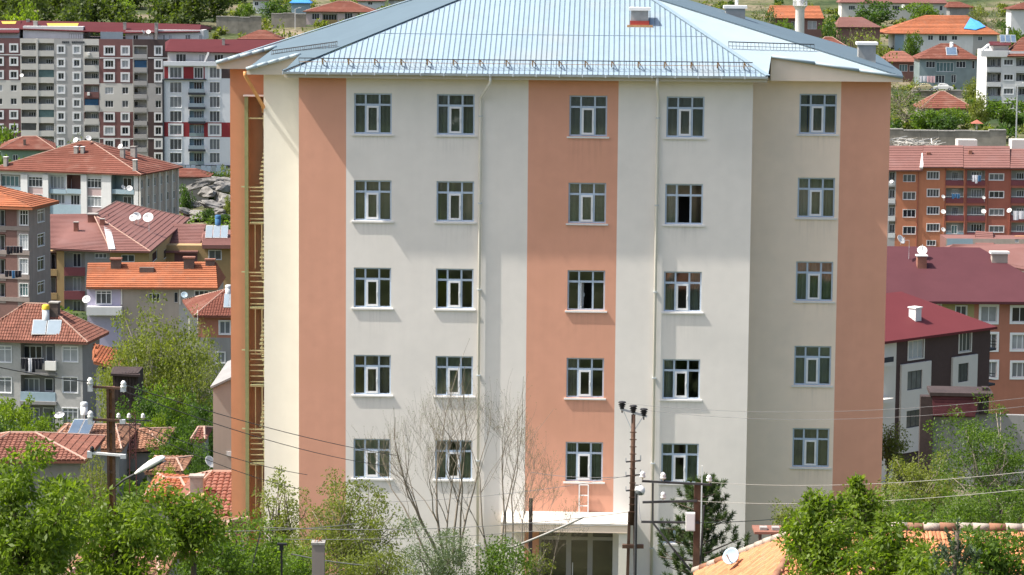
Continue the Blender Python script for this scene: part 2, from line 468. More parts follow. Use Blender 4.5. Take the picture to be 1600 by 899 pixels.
# ------------------------------------------------------------------ the main building
BR = empty('institution_building', (0, 112, 0), -BYAW)
tag(BR, 'large cream and orange striped building with pale blue metal roof filling the middle', 'building')
F0 = Face(BR, (0, 112, 0), -BYAW)
def bx(px, py=450, d=0.0): return F0.L(px, py, d)[0]
def bz(px, py, d=0.0): return F0.L(px, py, d)[1]
def bp(px, py, d): u, z = F0.L(px, py, d); return Vector((u, d, z))

WALL_TOP = bz(800, 122)
SB = 2.3        # wings set back from the front block
SL = 4.8        # outermost left wing set back further
# openings: rows from the first column, columns from row three
row_top = [bz(582, y) for y in (146, 282, 418.5, 555, 686)]
WH = row_top[0] - bz(582, 209.5)
cols = [(bx(552.5, 450), bx(611.5, 450)), (bx(680.5), bx(740.5)), (bx(886.5), bx(945.5)), (bx(1037), bx(1096.5))]
WW = 1.47
open_main = []
for ci, (a, b) in enumerate(cols):
    c = (a + b) / 2
    for ri, zt in enumerate(row_top):
        open_main.append((c - WW / 2, zt - WH, c + WW / 2, zt, ci, ri))
wing_rows = [bz(1274, y, SB) for y in (147, 278, 409, 541, 669.5)]
wcx = bx(1272.5, 440, SB)
open_wing = [(wcx - WW / 2, zt - WH, wcx + WW / 2, zt, 4, ri) for ri, zt in enumerate(wing_rows)]

REV = 0.17
X = {k: bx(k) for k in (467, 540.5, 823, 962.5, 1171)}
XW0, XW1, XW2 = bx(1171, 450), bx(1307.5, 450, SB), bx(1384.5, 450, SB)
XL0, XL1 = bx(412.5, 450, SB), bx(467, 450)
XO0 = bx(360.5, 450, SL)

def main_wall(x0, x1, material, holes, y=0.0, label=None, ztop=None):
    mb = MB()
    hs = [(h[0], h[1], h[2], h[3], REV, None) for h in holes if x0 < (h[0] + h[2]) / 2 < x1]
    wall_grid(mb, x0, x1, -1.5, ztop or WALL_TOP, hs, y=y)
    o = mb.obj('wall', material, BR)
    if label: o['label'] = label
    return o
# ground floor: entrance opening and one small window
gw = (bx(1031, 838), bz(1050, 849), bx(1074.5, 838), bz(1050, 826))
ent = (bx(842, 860), -0.2, bx(966, 860), bz(900, 827))
low = [(gw[0], gw[1], gw[2], gw[3], 9, 5)]
main_wall(X[467], X[540.5], M['orange_render'], [], label='orange stripe at the left corner of the front')
main_wall(X[540.5], X[823], M['white_render'], open_main, label='pale grey wall with two columns of windows')
main_wall(X[823], X[962.5], M['orange_render'], open_main + [ent + (9, 9)], label='orange stripe above the entrance')
main_wall(X[962.5], X[1171], M['white_render'], open_main + low, label='pale grey wall right of the entrance')
main_wall(XW0, XW1, M['beige_render'], open_wing, SB, label='beige wall of the right wing')
main_wall(XW1, XW2, M['orange_render'], [], SB, label='orange stripe at the right end')
main_wall(XL0, XL1, M['cream'], [], SB, label='bright cream wall of the left wing')
# outermost left wing with its tall recess for the escape stair
rx0, rx1 = bx(386, 450, SL), XL0 + 0.25
rtop = bz(398, 152, SL)
mb = MB()
wall_grid(mb, XO0, XL0 + 0.3, -1.5, WALL_TOP, [(rx0, -1.4, rx1, rtop, .55, 1, 1)], y=SL)
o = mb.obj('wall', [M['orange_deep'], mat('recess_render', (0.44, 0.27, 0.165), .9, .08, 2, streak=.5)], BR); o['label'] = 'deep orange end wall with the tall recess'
# returns and rear
mb = MB()
mb.poly([(X[467], 0, -1.5), (X[467], SB, -1.5), (X[467], SB, WALL_TOP), (X[467], 0, WALL_TOP)])
mb.obj('wall', M['cream'], BR)
mb = MB()
mb.poly([(X[1171], 0, -1.5), (X[1171], SB, -1.5), (X[1171], SB, WALL_TOP), (X[1171], 0, WALL_TOP)])
mb.obj('wall', M['white_render'], BR)
mb = MB()
mb.poly([(XL0, SB, -1.5), (XL0, SL, -1.5), (XL0, SL, WALL_TOP), (XL0, SB, WALL_TOP)])
mb.poly([(XO0, SL, -1.5), (XO0, 20, -1.5), (XO0, 20, WALL_TOP), (XO0, SL, WALL_TOP)])
mb.poly([(XW2, SB, -1.5), (XW2, 20, -1.5), (XW2, 20, WALL_TOP), (XW2, SB, WALL_TOP)])
mb.poly([(XO0, 20, -1.5), (XW2, 20, -1.5), (XW2, 20, WALL_TOP), (XO0, 20, WALL_TOP)])
mb.obj('wall', M['orange_render'], BR)
# floors and a corridor wall inside, so the rooms behind the glass are real rooms
mb = MB()
FH = (row_top[0] - row_top[4]) / 4
for k in range(-1, 6):
    z = row_top[0] + 0.75 - FH * (5 - k) if k < 6 else WALL_TOP
    mb.box(X[467] + 0.05, X[1171] - 0.05, 0.3, 5.2, z - 0.12, z)
    mb.box(X[1171], XW2 - 0.05, SB + 0.3, SB + 5, z - 0.14, z - 0.02)
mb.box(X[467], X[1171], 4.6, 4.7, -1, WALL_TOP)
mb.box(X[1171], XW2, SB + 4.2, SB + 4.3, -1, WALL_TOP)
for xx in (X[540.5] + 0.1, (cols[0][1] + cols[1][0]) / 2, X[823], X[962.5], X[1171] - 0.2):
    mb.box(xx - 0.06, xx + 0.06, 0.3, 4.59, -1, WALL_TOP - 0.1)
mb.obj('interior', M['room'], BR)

# --- windows: frame, sash, six panes, sill, curtains
FW = 0.06
m1, m2 = 0.305 * WW, 0.675 * WW
tz = WH * 0.715
frame_mb = MB()
fb = frame_mb
y0, y1 = -0.035, 0.035
fb.box(0, FW, y0, y1, 0, WH); fb.box(WW - FW, WW, y0, y1, 0, WH)
fb.box(FW, WW - FW, y0, y1, 0, FW); fb.box(FW, WW - FW, y0, y1, WH - FW, WH)
fb.box(m1 - 0.035, m1 + 0.035, y0 + .003, y1 - .003, FW, WH - FW); fb.box(m2 - 0.035, m2 + 0.035, y0 + .003, y1 - .003, FW, WH - FW)
for a, b in ((FW, m1 - .035), (m1 + .035, m2 - .035), (m2 + .035, WW - FW)):
    fb.box(a, b, y0 + .006, y1 - .006, tz - 0.04, tz + 0.04)
ME_FRAME = fb.mesh('window', M['pvc_sky'])
sa = MB(); sw, sh = (m2 - m1 - 0.07), tz - 0.04 - FW
for a in ((0, 0.075, 0, sh), (sw - 0.075, sw, 0, sh), (0.075, sw - 0.075, 0, 0.075), (0.075, sw - 0.075, sh - 0.075, sh)):
    sa.box(a[0], a[1], -0.06, -0.0, a[2], a[3])
sa.box(sw - 0.06, sw - 0.03, -0.10, -0.06, sh * .42, sh * .42 + 0.14)
ME_SASH = sa.mesh('sash', M['pvc'])
def pane_mesh(w, h):
    mb = MB(); mb.box(0, w, -0.006, 0.006, 0, h); return mb.mesh('pane', M['glass'])
pw = [m1 - .035 - FW, m2 - m1 - .07, WW - FW - m2 - .035]
px_ = [FW, m1 + .035, m2 + .035]
ME_PANE_T = [pane_mesh(w, WH - FW - tz - .04) for w in pw]
ME_PANE_B = [pane_mesh(w, tz - .04 - FW) for w in pw]
ME_PANE_S = pane_mesh(sw - .15, sh - .15)
si = MB(); si.box(-0.09, WW + 0.09, -REV * .62 - 0.06, -0.036, -0.075, -0.012)
ME_SILL = si.mesh('sill', M['sill'])
ME_STAIN = []
for hh in (.8, 1.2, 1.6):
    mb = MB(); mb.add([(-.12, 0, -hh), (WW + .12, 0, -hh), (WW + .12, 0, 0), (-.12, 0, 0), (-.12, .001, -hh)], [(0, 1, 2, 3)]); ME_STAIN.append(mb.mesh('rain_streak', M['stain']))
def curtain_mesh(w, h, mt, folds, ph):
    mb = MB(); n = 26
    for i in range(n + 1):
        x = w * i / n; y = 0.05 * math.sin(folds * x * 6.3 + ph) + 0.02 * math.sin(folds * x * 13 + ph * 2)
        mb.v += [(x, y, 0), (x, y * 0.7, h)]
    for i in range(n): mb.f.append((2 * i, 2 * i + 2, 2 * i + 3, 2 * i + 1)); mb.m.append(0)
    return mb.mesh('curtain', mt, True)
ME_CURT = {}
for k in 'abcd':
    for wi, w in enumerate((WW - .1, WW * .62, WW * .34)):
        ME_CURT[k, wi] = curtain_mesh(w, WH - .08, M['curtain_' + k], 2.2 + wi, wi * 1.7 + ord(k))

def main_window(x, z, y, ci, ri):
    w = link('window', ME_FRAME, BR, (x, y + REV * 0.62, z))
    openw = (ci, ri) in ((3, 1), (2, 2))
    for i in range(3):
        link('pane', ME_PANE_T[i], w, (px_[i], 0, tz + .04))
        if i != 1: link('pane', ME_PANE_B[i], w, (px_[i], 0, FW))
    if not openw:
        s = link('sash', ME_SASH, w, (px_[1], 0, FW))
        link('pane', ME_PANE_S, w, (px_[1] + .075, -0.03, FW + .075))
    elif ci == 2:
        s = link('sash', ME_SASH, w, (px_[1], 0.0, FW), R(78)); 
    link('sill', ME_SILL, w, (0, 0, 0))
    link('rain_streak', ME_STAIN[(ci + ri) % 3], w, (0, -REV * .62 - .004, -.08))
    r = random.Random(ci * 31 + ri * 7 + 3)
    style = r.random()
    if openw:
        if ci == 3: link('curtain', ME_CURT['c', 2], w, (0.03, 0.16, 0.04))
        return
    if (ci, ri) in ((0, 2), (1, 2)): return
    if (ci, ri) == (2, 3) or (ci, ri) == (3, 3):
        link('curtain', ME_CURT['b' if ci == 2 else 'c', 2], w, (0.03, 0.16, 0.04)); return
    if (ci, ri) == (4, 0): link('curtain', ME_CURT['d', 2], w, (0.02, 0.19, 0.04)); style = 0.2
    if ri == 1 and ci < 2: link('curtain', ME_CURT['b', 0], w, (0.05, 0.16, 0.04)); return
    if style < 0.26: link('curtain', ME_CURT['a', 0], w, (0.05, 0.13, 0.04))
    elif style < .42: link('curtain', ME_CURT['c', 0], w, (0.05, 0.10, 0.04))
    elif style < .55: link('curtain', ME_CURT['c', 2], w, (0.05, 0.10, 0.04)); link('curtain', ME_CURT['a', 1], w, (0.5, 0.26, 0.04))
    elif style < .68: link('curtain', ME_CURT['b', 0], w, (0.05, 0.14, 0.04))
    elif style < 0.8: link('curtain', ME_CURT['a' if r.random() < .5 else 'b', 1], w, (0.45, 0.30, 0.04))
    else:
        link('curtain', ME_CURT['a', 2], w, (0.03, 0.26, 0.04)); link('curtain', ME_CURT['a', 2], w, (WW * .64, 0.26, 0.04))
for h in open_main: main_window(h[0], h[1], 0.0, h[4], h[5])
for h in open_wing: main_window(h[0], h[1], SB, h[4], h[5])
# small ground floor window
w_, h_ = gw[2] - gw[0], gw[3] - gw[1]
mb = MB()
for a in ((0, .06, 0, h_), (w_ - .06, w_, 0, h_), (w_ * .48, w_ * .48 + .1, .05, h_ - .05), (.06, w_ - .06, 0, .05), (.06, w_ - .06, h_ - .05, h_)):
    mb.box(a[0], a[1], -.03 + (.004 if a[2] else 0), .03, a[2], a[3])
gwo = mb.obj('window', M['pvc_sky'], BR, loc=(gw[0], REV * .6, gw[1]))
gp = pane_mesh(w_ * .42, h_ - .1)
link('pane', gp, gwo, (.06, 0, .05)); link('pane', gp, gwo, (w_ * .54, 0, .05))
si = MB(); si.box(-.1, w_ + .1, -.17, -.04, -.08, -.01); si.obj('sill', M['sill'], gwo)

# --- entrance: canopy, piers, glazed doors
CD = 2.3
cz = bz(880, 799.5)
cx0, cx1 = bx(786, 805), bx(985, 805, -1)
mb = MB(); mb.box(cx0, cx1, -CD, -0.003, cz - 0.07, cz); can = mb.obj('entrance_canopy', M['canopy_top'], BR)
mb = MB(); mb.box(cx0 + .02, cx1 - .02, -CD + .03, -0.004, cz - 0.36, cz - 0.073); mb.obj('fascia', M['beige_render'], can)
mb = MB(); mb.box(cx1 - .45, cx1 - .06, -CD + .1, -CD + .5, -1.2, cz - 0.362); mb.obj('entrance_pier', M['cream'], BR)
mb = MB(); mb.box(cx0 + .06, cx0 + .45, -CD + .1, -CD + .5, -1.2, cz - 0.362); mb.obj('entrance_pier', M['cream'], BR)
ew, eh = ent[2] - ent[0], ent[3] - ent[1]
dfm = MB()
vx = [0, (bx(888.5, 860) - ent[0]), (bx(922, 860) - ent[0]), ew - .12]
ttz = bz(900, 842) - ent[1]
for v in (0, ew - .1): dfm.box(v, v + .1, -.05, .05, 0, eh)
for v in vx[1:3]: dfm.box(v - .1, v + .1, -.048, .048, 0.0, eh - .08)
for a, b in ((.1, vx[1] - .1), (vx[1] + .1, vx[2] - .1), (vx[2] + .1, ew - .1)): 
    dfm.box(a, b, -.045, .045, ttz - .07, ttz + .07); dfm.box(a, b, -.044, .044, 0, .12)
dfm.box(.1, ew - .1, -.042, .042, eh - .08, eh)
doors = dfm.obj('entrance_door', M['concrete'] if False else mat('grey_aluminium', (0.38, 0.37, 0.35), 0.5, 0.05), BR, loc=(ent[0], REV * .7, ent[1]))
for a, b in ((.1, vx[1] - .1), (vx[1] + .1, vx[2] - .1), (vx[2] + .1, ew - .1)):
    link('pane', pane_mesh(b - a, ttz - .19), doors, (a, 0, .12)); link('pane', pane_mesh(b - a, eh - ttz - .15), doors, (a, 0, ttz + .07))
mb = MB(); mb.tube([(0, -.1, .9), (0, -.1, 1.5)], .02); mb.obj('handle', M['pvc'], doors, loc=(vx[1] + .16, 0, 0))
# white ladder on the wall above the canopy
lx0, lx1 = bx(905, 780), bx(919, 780)
mb = MB(); zt_, zb_ = bz(912, 757), cz + .01
for x in (lx0, lx1): mb.box(x - .025, x + .025, -.12, -.07, zb_, zt_)
k = zb_ + .25
while k < zt_: mb.box(lx0 + .026, lx1 - .026, -.11, -.08, k - .02, k + .02); k += .42
mb.obj('wall_ladder', M['white_paint'], BR)

# --- roof ---------------------------------------------------------------
YE = -0.75
A_ = bp(442, 112.5, YE); B_ = bp(1200, 119.5, YE)
ze = (A_.z + B_.z) / 2
PT = 0.415                          # pitch of the front slope
CL, CR = 1.0, 0.66                  # how fast the two hips run in from the corners
SMAX = 6.9
xA, xB = A_.x, B_.x
def slope(x, s): return Vector((x, YE + s, ze + PT * s))
roof_mb = MB()
pts = [slope(xA, 0), slope(xB, 0), slope(xB - CR * SMAX, SMAX), slope(xA + CL * SMAX, SMAX)]
roof_mb.poly([p - Vector((0, 0, .03)) for p in pts])
roof = roof_mb.obj('roof', M['seam'], BR)
# standing seam sheets, each its own piece
sheet = 0.2025
x = xA + 0.02
def smax(x): return min(SMAX, (x - xA) / CL, (xB - x) / CR)
while x < xB - 0.05:
    a, b = x + 0.008, min(x + sheet - 0.008, xB - 0.02)
    br = sorted({a, b, *[k for k in (xA + CL * SMAX, xB - CR * SMAX) if a < k < b]})
    top = [slope(k, max(0.02, smax(k) - 0.03)) for k in br]
    bot = [slope(a, 0.0), slope(b, 0.0)]
    mb = MB()
    ring = [bot[0], bot[1]] + top[::-1]
    base = ring[0].copy()
    jit = rng.uniform(-.003, .003)
    up = Vector((0, -PT, 1)).normalized() * (0.0 + jit)
    mb.poly([p - base + up for p in ring])
    # the upstand along the left edge
    e0, e1 = bot[0], top[0]
    if (e1 - e0).length > .1:
        nn = Vector((0, -PT, 1)).normalized() * 0.022
        q = [e0, e1, e1 + nn, e0 + nn]; w_v = Vector((.010, 0, 0))
        mb.add([p - base for p in q] + [p - base + w_v for p in q], [(0, 1, 2, 3), (7, 6, 5, 4), (2, 6, 7, 3) , (1, 5, 6, 2), (0, 3, 7, 4)])
    mb.obj('roof_sheet', M['metal_sheet'], roof, loc=base)
    x += sheet
mb = MB(); mb.bar(slope(xA + 3.4 * CL, 3.35) + Vector((0, 0, .012)), slope(xB - 3.4 * CR, 3.35) + Vector((0, 0, .012)), .03, .008); mb.obj('sheet_lap', M['metal_sheet'], roof)
# hip caps
def hip_cap(a, b, w=.16, mt='metal_sheet'):
    mb = MB(); mb.bar(a, b, w, .035); return mb.obj('hip_cap', M[mt], roof)
lift = Vector((0, 0, .04))
hip_cap(slope(xA, 0) + lift, slope(xA + CL * SMAX, SMAX) + lift, .12, 'metal_dim')
hip_cap(slope(xB, 0) + lift, slope(xB - CR * SMAX, SMAX) + lift, .2)
# right: side of the front block, the wing's slope and the slope beyond its hip
R2 = slope(xB - CR * SMAX, SMAX)
V1 = bp(1205, 88, SB - .7); V2 = bp(1411, 121, SB - .7)
mb = MB()
mb.poly([slope(xB, 0), V1, R2]); mb.poly([V1, V2, R2])
Sb = bp(1034, -12, SMAX + 3.5); S3 = bp(1409, 112.5, 9.5)
o = mb.obj('roof_slope', M['metal_bright'], roof); right_mb = mb
mb = MB(); mb.poly([V2, S3, Sb, R2]); mb.obj('roof_slope', M['metal_dim'], roof)
hip_cap(V2 + lift, R2 + lift, .12, 'metal_dim')
# left slopes
L2 = slope(xA + CL * SMAX, SMAX)
W1 = bp(385, 108, SB - .7); W2 = bp(470, 84.5, SB - .7)
U1 = bp(338, 98, SL - .7); U2 = bp(432, 73, SL - .7)
TB = bp(686, -13, SMAX + 2.5)
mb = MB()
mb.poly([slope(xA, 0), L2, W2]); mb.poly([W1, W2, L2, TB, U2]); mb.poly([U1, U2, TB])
mb.obj('roof_slope', M['metal_dim'], roof); left_mb = mb
hip_cap(U1 + lift, TB + lift, .1, 'metal_bright')
# rear slopes (out of sight) close the roof
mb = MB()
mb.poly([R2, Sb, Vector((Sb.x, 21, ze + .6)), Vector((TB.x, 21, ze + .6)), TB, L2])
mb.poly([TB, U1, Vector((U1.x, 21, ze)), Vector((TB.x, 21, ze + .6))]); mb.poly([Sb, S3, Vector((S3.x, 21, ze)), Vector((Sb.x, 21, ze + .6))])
mb.obj('roof_slope', M['metal_dim'], roof)
# boxed gables under the sloping verges + flat soffits
zs_ = WALL_TOP + .02
def gable(a, b, y, zb, y2):
    mb = MB(); fr = [Vector((a.x, y, zb)), Vector((b.x, y, zb)), Vector((b.x, y, b.z - .06)), Vector((a.x, y, max(a.z - .06, zb + .02)))]
    bk = [Vector((p.x, y2, p.z)) for p in fr]
    mb.add(fr + bk, [(0, 1, 2, 3), (0, 4, 5, 1), (1, 5, 6, 2), (3, 7, 4, 0)])
    return mb.obj('soffit', M['soffit'], BR)
zR = bz(1300, 127.5, SB - .62); zL = bz(415, 117, SB - .62); zU = bz(365, 108, SL - .62)
gable(V1, V2, SB - .62, zR, SB + .2).data.materials[0] = M['beige_render']
gable(W1, W2, SB - .62, zL, SB + .2)
gable(U1, U2, SL - .62, zU, SL + .2)
mb = MB(); mb.box(xA + .03, xB - .03, YE + .1, 0.1, ze - .23, ze - .05); mb.obj('soffit', M['soffit'], BR)
mb = MB(); mb.box(xA + .03, X[467] , 0.1, SB + .1, ze - .23, ze - .05); mb.box(X[1171], xB - .02, .1, SB - .63, ze - .23, ze - .05); mb.obj('soffit', M['soffit'], BR)
mb = MB()
mb.poly([(xB - .02, YE + .1, ze - .2), (xB - .02, SB - .6, ze - .2), V1 - Vector((.03, 0, .03)), (xB - .02, YE + .1, ze)])
mb.obj('soffit', M['pvc'], BR)
# gutters in sections
n = 21
gm = MB(); gl = (xB - xA) / n
prof = [(-.09, .0), (-.075, -.075), (-.02, -.10), (.05, -.095), (.075, -.03)]
for i in range(n):
    mb = MB()
    g0, g1 = gl * i + .008, gl * (i + 1) - .008
    for (y_, z_), (y2_, z2_) in zip(prof, prof[1:]):
        mb.poly([(0, y_, z_), (g1 - g0, y_, z_), (g1 - g0, y2_, z2_), (0, y2_, z2_)])
    mb.box(-.02, .012, -.098, .07, -.112, .004)
    mb.obj('gutter_section', M['gutter'], roof, loc=(xA + g0, YE - .04, ze - .0 + rng.uniform(-.008, .008)))
def verge(a, b, n, w=.2, h=.16, mt='metal_bright'):
    a = a + Vector((0, -.05, .0)); b = b + Vector((0, -.05, .0))
    for i in range(n):
        p = a.lerp(b, (i + .008) / n); q = a.lerp(b, (i + .992) / n)
        mb = MB(); mb.tube([p, p.lerp(q, .5) + Vector((0, 0, rng.uniform(-.004, .006))), q], [h * .5, h * .52, h * .5], 10)
        mb.obj('verge_trim', M[mt], roof, True)
verge(V1, V2, 3, h=.13); verge(W1, W2, 5, h=.15); verge(U1, U2, 5, h=.17)

# snow guards: rail, lower rail, pickets and rusty brackets
def snow_guard(pts_fn, x0, x1, hgt, foot, pick, brk, mts, tilt=0.0, name='snow_guard'):
    mb = MB()
    mb.bar(pts_fn(x0, hgt), pts_fn(x1, hgt), .03, .035); 
    x = x0
    while x <= x1 + 1e-3:
        mb.bar(pts_fn(x, hgt), pts_fn(x + rng.uniform(-.02, .02), foot), .013); x += pick
    g = mb.obj(name, M[mts], roof)
    if brk:
        mb = MB(); mb.bar(pts_fn(x0, hgt * .42), pts_fn(x1, hgt * .42), .02); mb.obj('rail', M['rust_pale'], BR)
        x = x0 + .9
        while x < x1:
            mb = MB(); p = pts_fn(x, hgt - .01); q = pts_fn(x, .03)
            mb.bar(p, q, .05, .025); mb.bar(p, q + Vector((.1, .2, .09)), .035, .02); mb.obj('bracket', M['rust_pale'], roof)['kind'] = 'stuff'; x += brk
s0 = .62
fn = lambda x, h: slope(x, s0 - h * .9) + Vector((0, 0, h))
snow_guard(fn, bx(469, 100), bx(1175, 105), .42, -.10, .235, 1.02, 'dark_steel')
def mesh_hit(mbs, px, py):
    vs = []; fs = []
    for m_ in mbs:
        o_ = len(vs); vs += [Vector(v) for v in m_.v]
        for f in m_.f:
            for k in range(1, len(f) - 1): fs.append((f[0] + o_, f[k] + o_, f[k + 1] + o_))
    t = BVHTree.FromPolygons(vs, fs)
    i0 = bp(px, py, -20); i1 = bp(px, py, 40)
    h = t.ray_cast(i0, (i1 - i0).normalized())
    return h[0]
def guard_between(mbs, qa, qb, n, hgt, pick):
    base = [mesh_hit(mbs, qa[0] + (qb[0] - qa[0]) * i / n, qa[1] + (qb[1] - qa[1]) * i / n) for i in range(n + 1)]
    mb = MB(); h = Vector((0, 0, hgt))
    mb.bar(base[0] + h, base[-1] + h, .035, .04)
    mb.bar(base[0] + h * .4, base[-1] + h * .4, .02)
    ln = (base[-1] - base[0]).length; k = int(ln / pick)
    for i in range(k + 1):
        p = base[0].lerp(base[-1], i / k)
        mb.bar(p + h, p + Vector((rng.uniform(-.03, .03), -.1, .0)), .014)
    mb.obj('snow_guard', M['dark_steel'], roof)
guard_between([right_mb], (1138, 76), (1272, 80), 1, .26, .16)
guard_between([left_mb], (425, 88), (527, 74), 1, .22, .085)

# chimneys of the main roof
def roof_chimney(px0, py0, px1, py1, d, base=None, mast=False):
    a = bp(px0, py0, d); b = bp(px1, py1, d); w = b.x - a.x
    mb = MB(); mb.box(a.x + .05, b.x - .05, d, d + w * .8, b.z - .4, a.z - .12)
    c = mb.obj('chimney', M['chimney_grey'], BR)
    mb = MB(); mb.box(a.x - .03, b.x + .03, d - .08, d + w * .8 + .08, a.z - .118, a.z); mb.obj('chimney_cap', M['white_paint'], c)
    if base:
        mb = MB(); mb.box(a.x + .02, b.x - .02, d - .03, d + w * .8 + .03, b.z, b.z + .18); mb.obj('flashing', M['red_flash'], c)
        mb = MB(); mb.box(a.x - .1, b.x + .12, d - .12, d - .033, b.z - .1, b.z + .015); mb.obj('flashing', M['rust_pale'], c)
    if mast:
        mb = MB(); xm = bx(1151, 8, d + .3); mb.tube([(xm, d + .3, a.z), (xm, d + .3, a.z + 1.6)], .07, 8); mb.obj('flue_pipe', M['white_paint'], c)
# front chimney stands where the sight line meets the front slope
def slope_hit(px, py):
    best = None
    for i in range(200):
        d = YE + SMAX * i / 199; p = bp(px, py, d)
        if p.z <= ze + PT * (d - YE): best = d; break
    return best or 3.0
dch = slope_hit(1000, 41)
roof_chimney(984, 12, 1015, 40, dch, base=True)
roof_chimney(1132, 9, 1166, 32, 10.5, mast=True)
roof_chimney(1340, 66, 1370, 97, 10.0)

# down pipes
def downpipe(pts, mt='cream', r=.055):
    mb = MB(); mb.tube(pts, r, 8); 
    o = mb.obj('downpipe', M[mt], BR, True); return o
for tx, kx, bxp in ((766, 755, 749), (1027, 1029, 1024)):
    xk = bx(bxp, 450); xt = bx(tx, 128, YE)
    zt = ze - .1
    pts = [(xt, YE - .02, zt), (xt, YE + .03, zt - .25), (xk, -.13, zt - .85), (xk, -.10, zt - 1.05), (xk, -.10, .0)]
    p = downpipe(pts, 'white_render' if False else 'cream')
    for z in [zt - 1.6 - 3.4 * i for i in range(6)]:
        mb = MB(); mb.box(xk - .075, xk + .075, -.16, 0.0, z, z + .04); mb.obj('bracket', M['gutter'], p)
a = bp(383, 118, SB - .55); b = bp(411, 166, SB - .1)
downpipe([a + Vector((0, 0, .15)), a, b, Vector((XL0 - .02, SB + .35, b.z - .25))], 'orange_pipe', .075)

# --- the escape stair in the left recess ---------------------------------
ES = MB()
ex0 = bx(383, 450, SL - .25); exw = bx(388.5, 450, SL - .25)
ztop_ = bz(386, 151, SL - .2)
ES.box(ex0, exw, SL - .3, SL - .12, -1.2, ztop_)
esc = ES.obj('fire_escape', M['green_paint'], BR)
lx0, lx1 = exw + .01, XL0 - .04
mb = MB(); mb.box(ex0 - .05, lx1, SL - .34, SL + .6, ztop_ + .01, ztop_ + .07); mb.obj('stair_roof', M['white_paint'], esc)
yE = SL - .22
plats = [bz(398, y, yE) for y in (292, 425, 547, 670)]
for zt in plats + [plats[0] + FH - .2]:
    top = zt
    if zt != plats[0] + FH - .2:
        mb = MB(); mb.box(lx0, lx1, yE - .03, yE + .02, top - .05, top); mb.box(lx0 - .3, lx0, yE - .03, yE + .0, top - .03, top + .02); mb.obj('handrail', M['olive_steel'], esc)
        zb = top - 1.48
        mb = MB(); mb.box(lx0 + .02, lx1 - .12, yE + .05, SL + .5, zb - .06, zb); mb.obj('platform', M['olive_steel'], esc)
        nr = 6
        for i in range(nr):
            zz = zb + (top - zb) * (i + .7) / (nr + .4)
            mb = MB(); mb.box(lx0 + .05, lx1 - .15, yE - .015, yE + .015, zz - .02, zz + .02); mb.obj('rail', M['olive_steel'], esc)
        for t in (.3, .62):
            xx = lx0 + (lx1 - lx0) * t
            mb = MB(); mb.box(xx - .014, xx + .014, yE - .02, yE + .01, zb - FH + 1.48 + .06, zb - .06); mb.obj('bar', M['olive_steel'], esc)
    else:
        mb = MB(); mb.box(lx0, lx1, yE - .03, yE + .02, top - .45, top - .39); mb.obj('handrail', M['olive_steel'], esc)
# stringer with treads climbing on the right side
mb = MB()
zz = -.5; i = 0
while zz < plats[0] + 3.2:
    t = (zz % FH) / FH
    xx = lx1 - .06 - .28 * abs(1 - 2 * ((t + .3) % 1))
    mb.box(xx - .10, xx + .08, yE - .02, yE + .4, zz, zz + .05)
    zz += .17; i += 1
mb.obj('stair_treads', M['olive_steel'], esc)['kind'] = 'stuff'
mb = MB()
z_ = -.5
while z_ < ztop_ - 1.6:
    mb.bar((lx1 - .02, yE - .03, z_), (lx1 - .26, yE - .03, z_ + FH / 2), .035, .03); mb.bar((lx1 - .26, yE - .03, z_ + FH / 2), (lx1 - .02, yE - .03, z_ + FH), .035, .03); z_ += FH
mb.obj('stair_rail', M['olive_steel'], esc)['kind'] = 'stuff'
mb = MB(); mb.box(lx1 - .06, lx1 - .0, yE - .0, yE + .08, -1, ztop_); mb.obj('stringer', M['green_paint'], esc)
# ------------------------------------------------------------------ kit for the houses of the town
M['tile_orange'] = mat('orange_roof_tiles', (0.31, 0.112, 0.058), 0.85, 0.16, 1.6, island=0.35, dirt=((0.24, 0.13, 0.09), 0.9, 0.5), spec=0.1)
M['tile_salmon'] = mat('salmon_roof_tiles', (0.16, 0.062, 0.045), 0.85, 0.12, 1.2, island=0.25, dirt=((0.24, 0.14, 0.11), 0.5, 0.5), spec=0.1)
M['tile_red'] = mat('red_roof_tiles', (0.22, 0.098, 0.072), 0.85, 0.16, 1.6, island=0.3, dirt=((0.22, 0.12, 0.09), 0.9, 0.5), spec=0.1)
M['tile_pink'] = mat('faded_red_roof', (0.195, 0.098, 0.086), 0.85, 0.07, 0.8, island=0.15, dirt=((0.22, 0.13, 0.12), 0.3, 0.5), spec=0.1)
M['tile_old'] = mat('old_roof_tiles', (0.25, 0.13, 0.083), 0.9, 0.22, 2.5, island=0.5, dirt=((0.15, 0.11, 0.08), 1.2, 0.6), spec=0.1)
M['roof_maroon'] = mat('maroon_roof_sheet', (0.088, 0.022, 0.025), 0.7, 0.06, 0.7, streak=0.2, spec=0.1)
M['roof_maroon2'] = mat('dusty_maroon_roof_sheet', (0.088, 0.033, 0.039), 0.7, 0.07, 0.5, streak=0.2, spec=0.1)
M['roof_crimson'] = mat('crimson_roof_sheet', (0.13, 0.032, 0.036), 0.7, 0.05, 0.5, spec=0.1)
M['ridge_pale'] = mat('pale_ridge_mortar', (0.36, 0.24, 0.19), 0.9, 0.15, 3)
M['tower_maroon'] = mat('maroon_tower_render', (0.175, 0.095, 0.095), 0.9, 0.06, 0.8)
M['tower_brown'] = mat('brown_tower_render', (0.20, 0.10, 0.095), 0.9, 0.06, 0.8)
M['tower_dark'] = mat('dark_tower_tone', (0.085, 0.06, 0.058), 0.9, 0.06, 0.8)
M['tower_cream'] = mat('pale_tower_render', (0.60, 0.58, 0.54), 0.9, 0.05, 0.8)
M['tower_grey'] = mat('grey_tower_render', (0.42, 0.41, 0.40), 0.9, 0.05, 0.8)
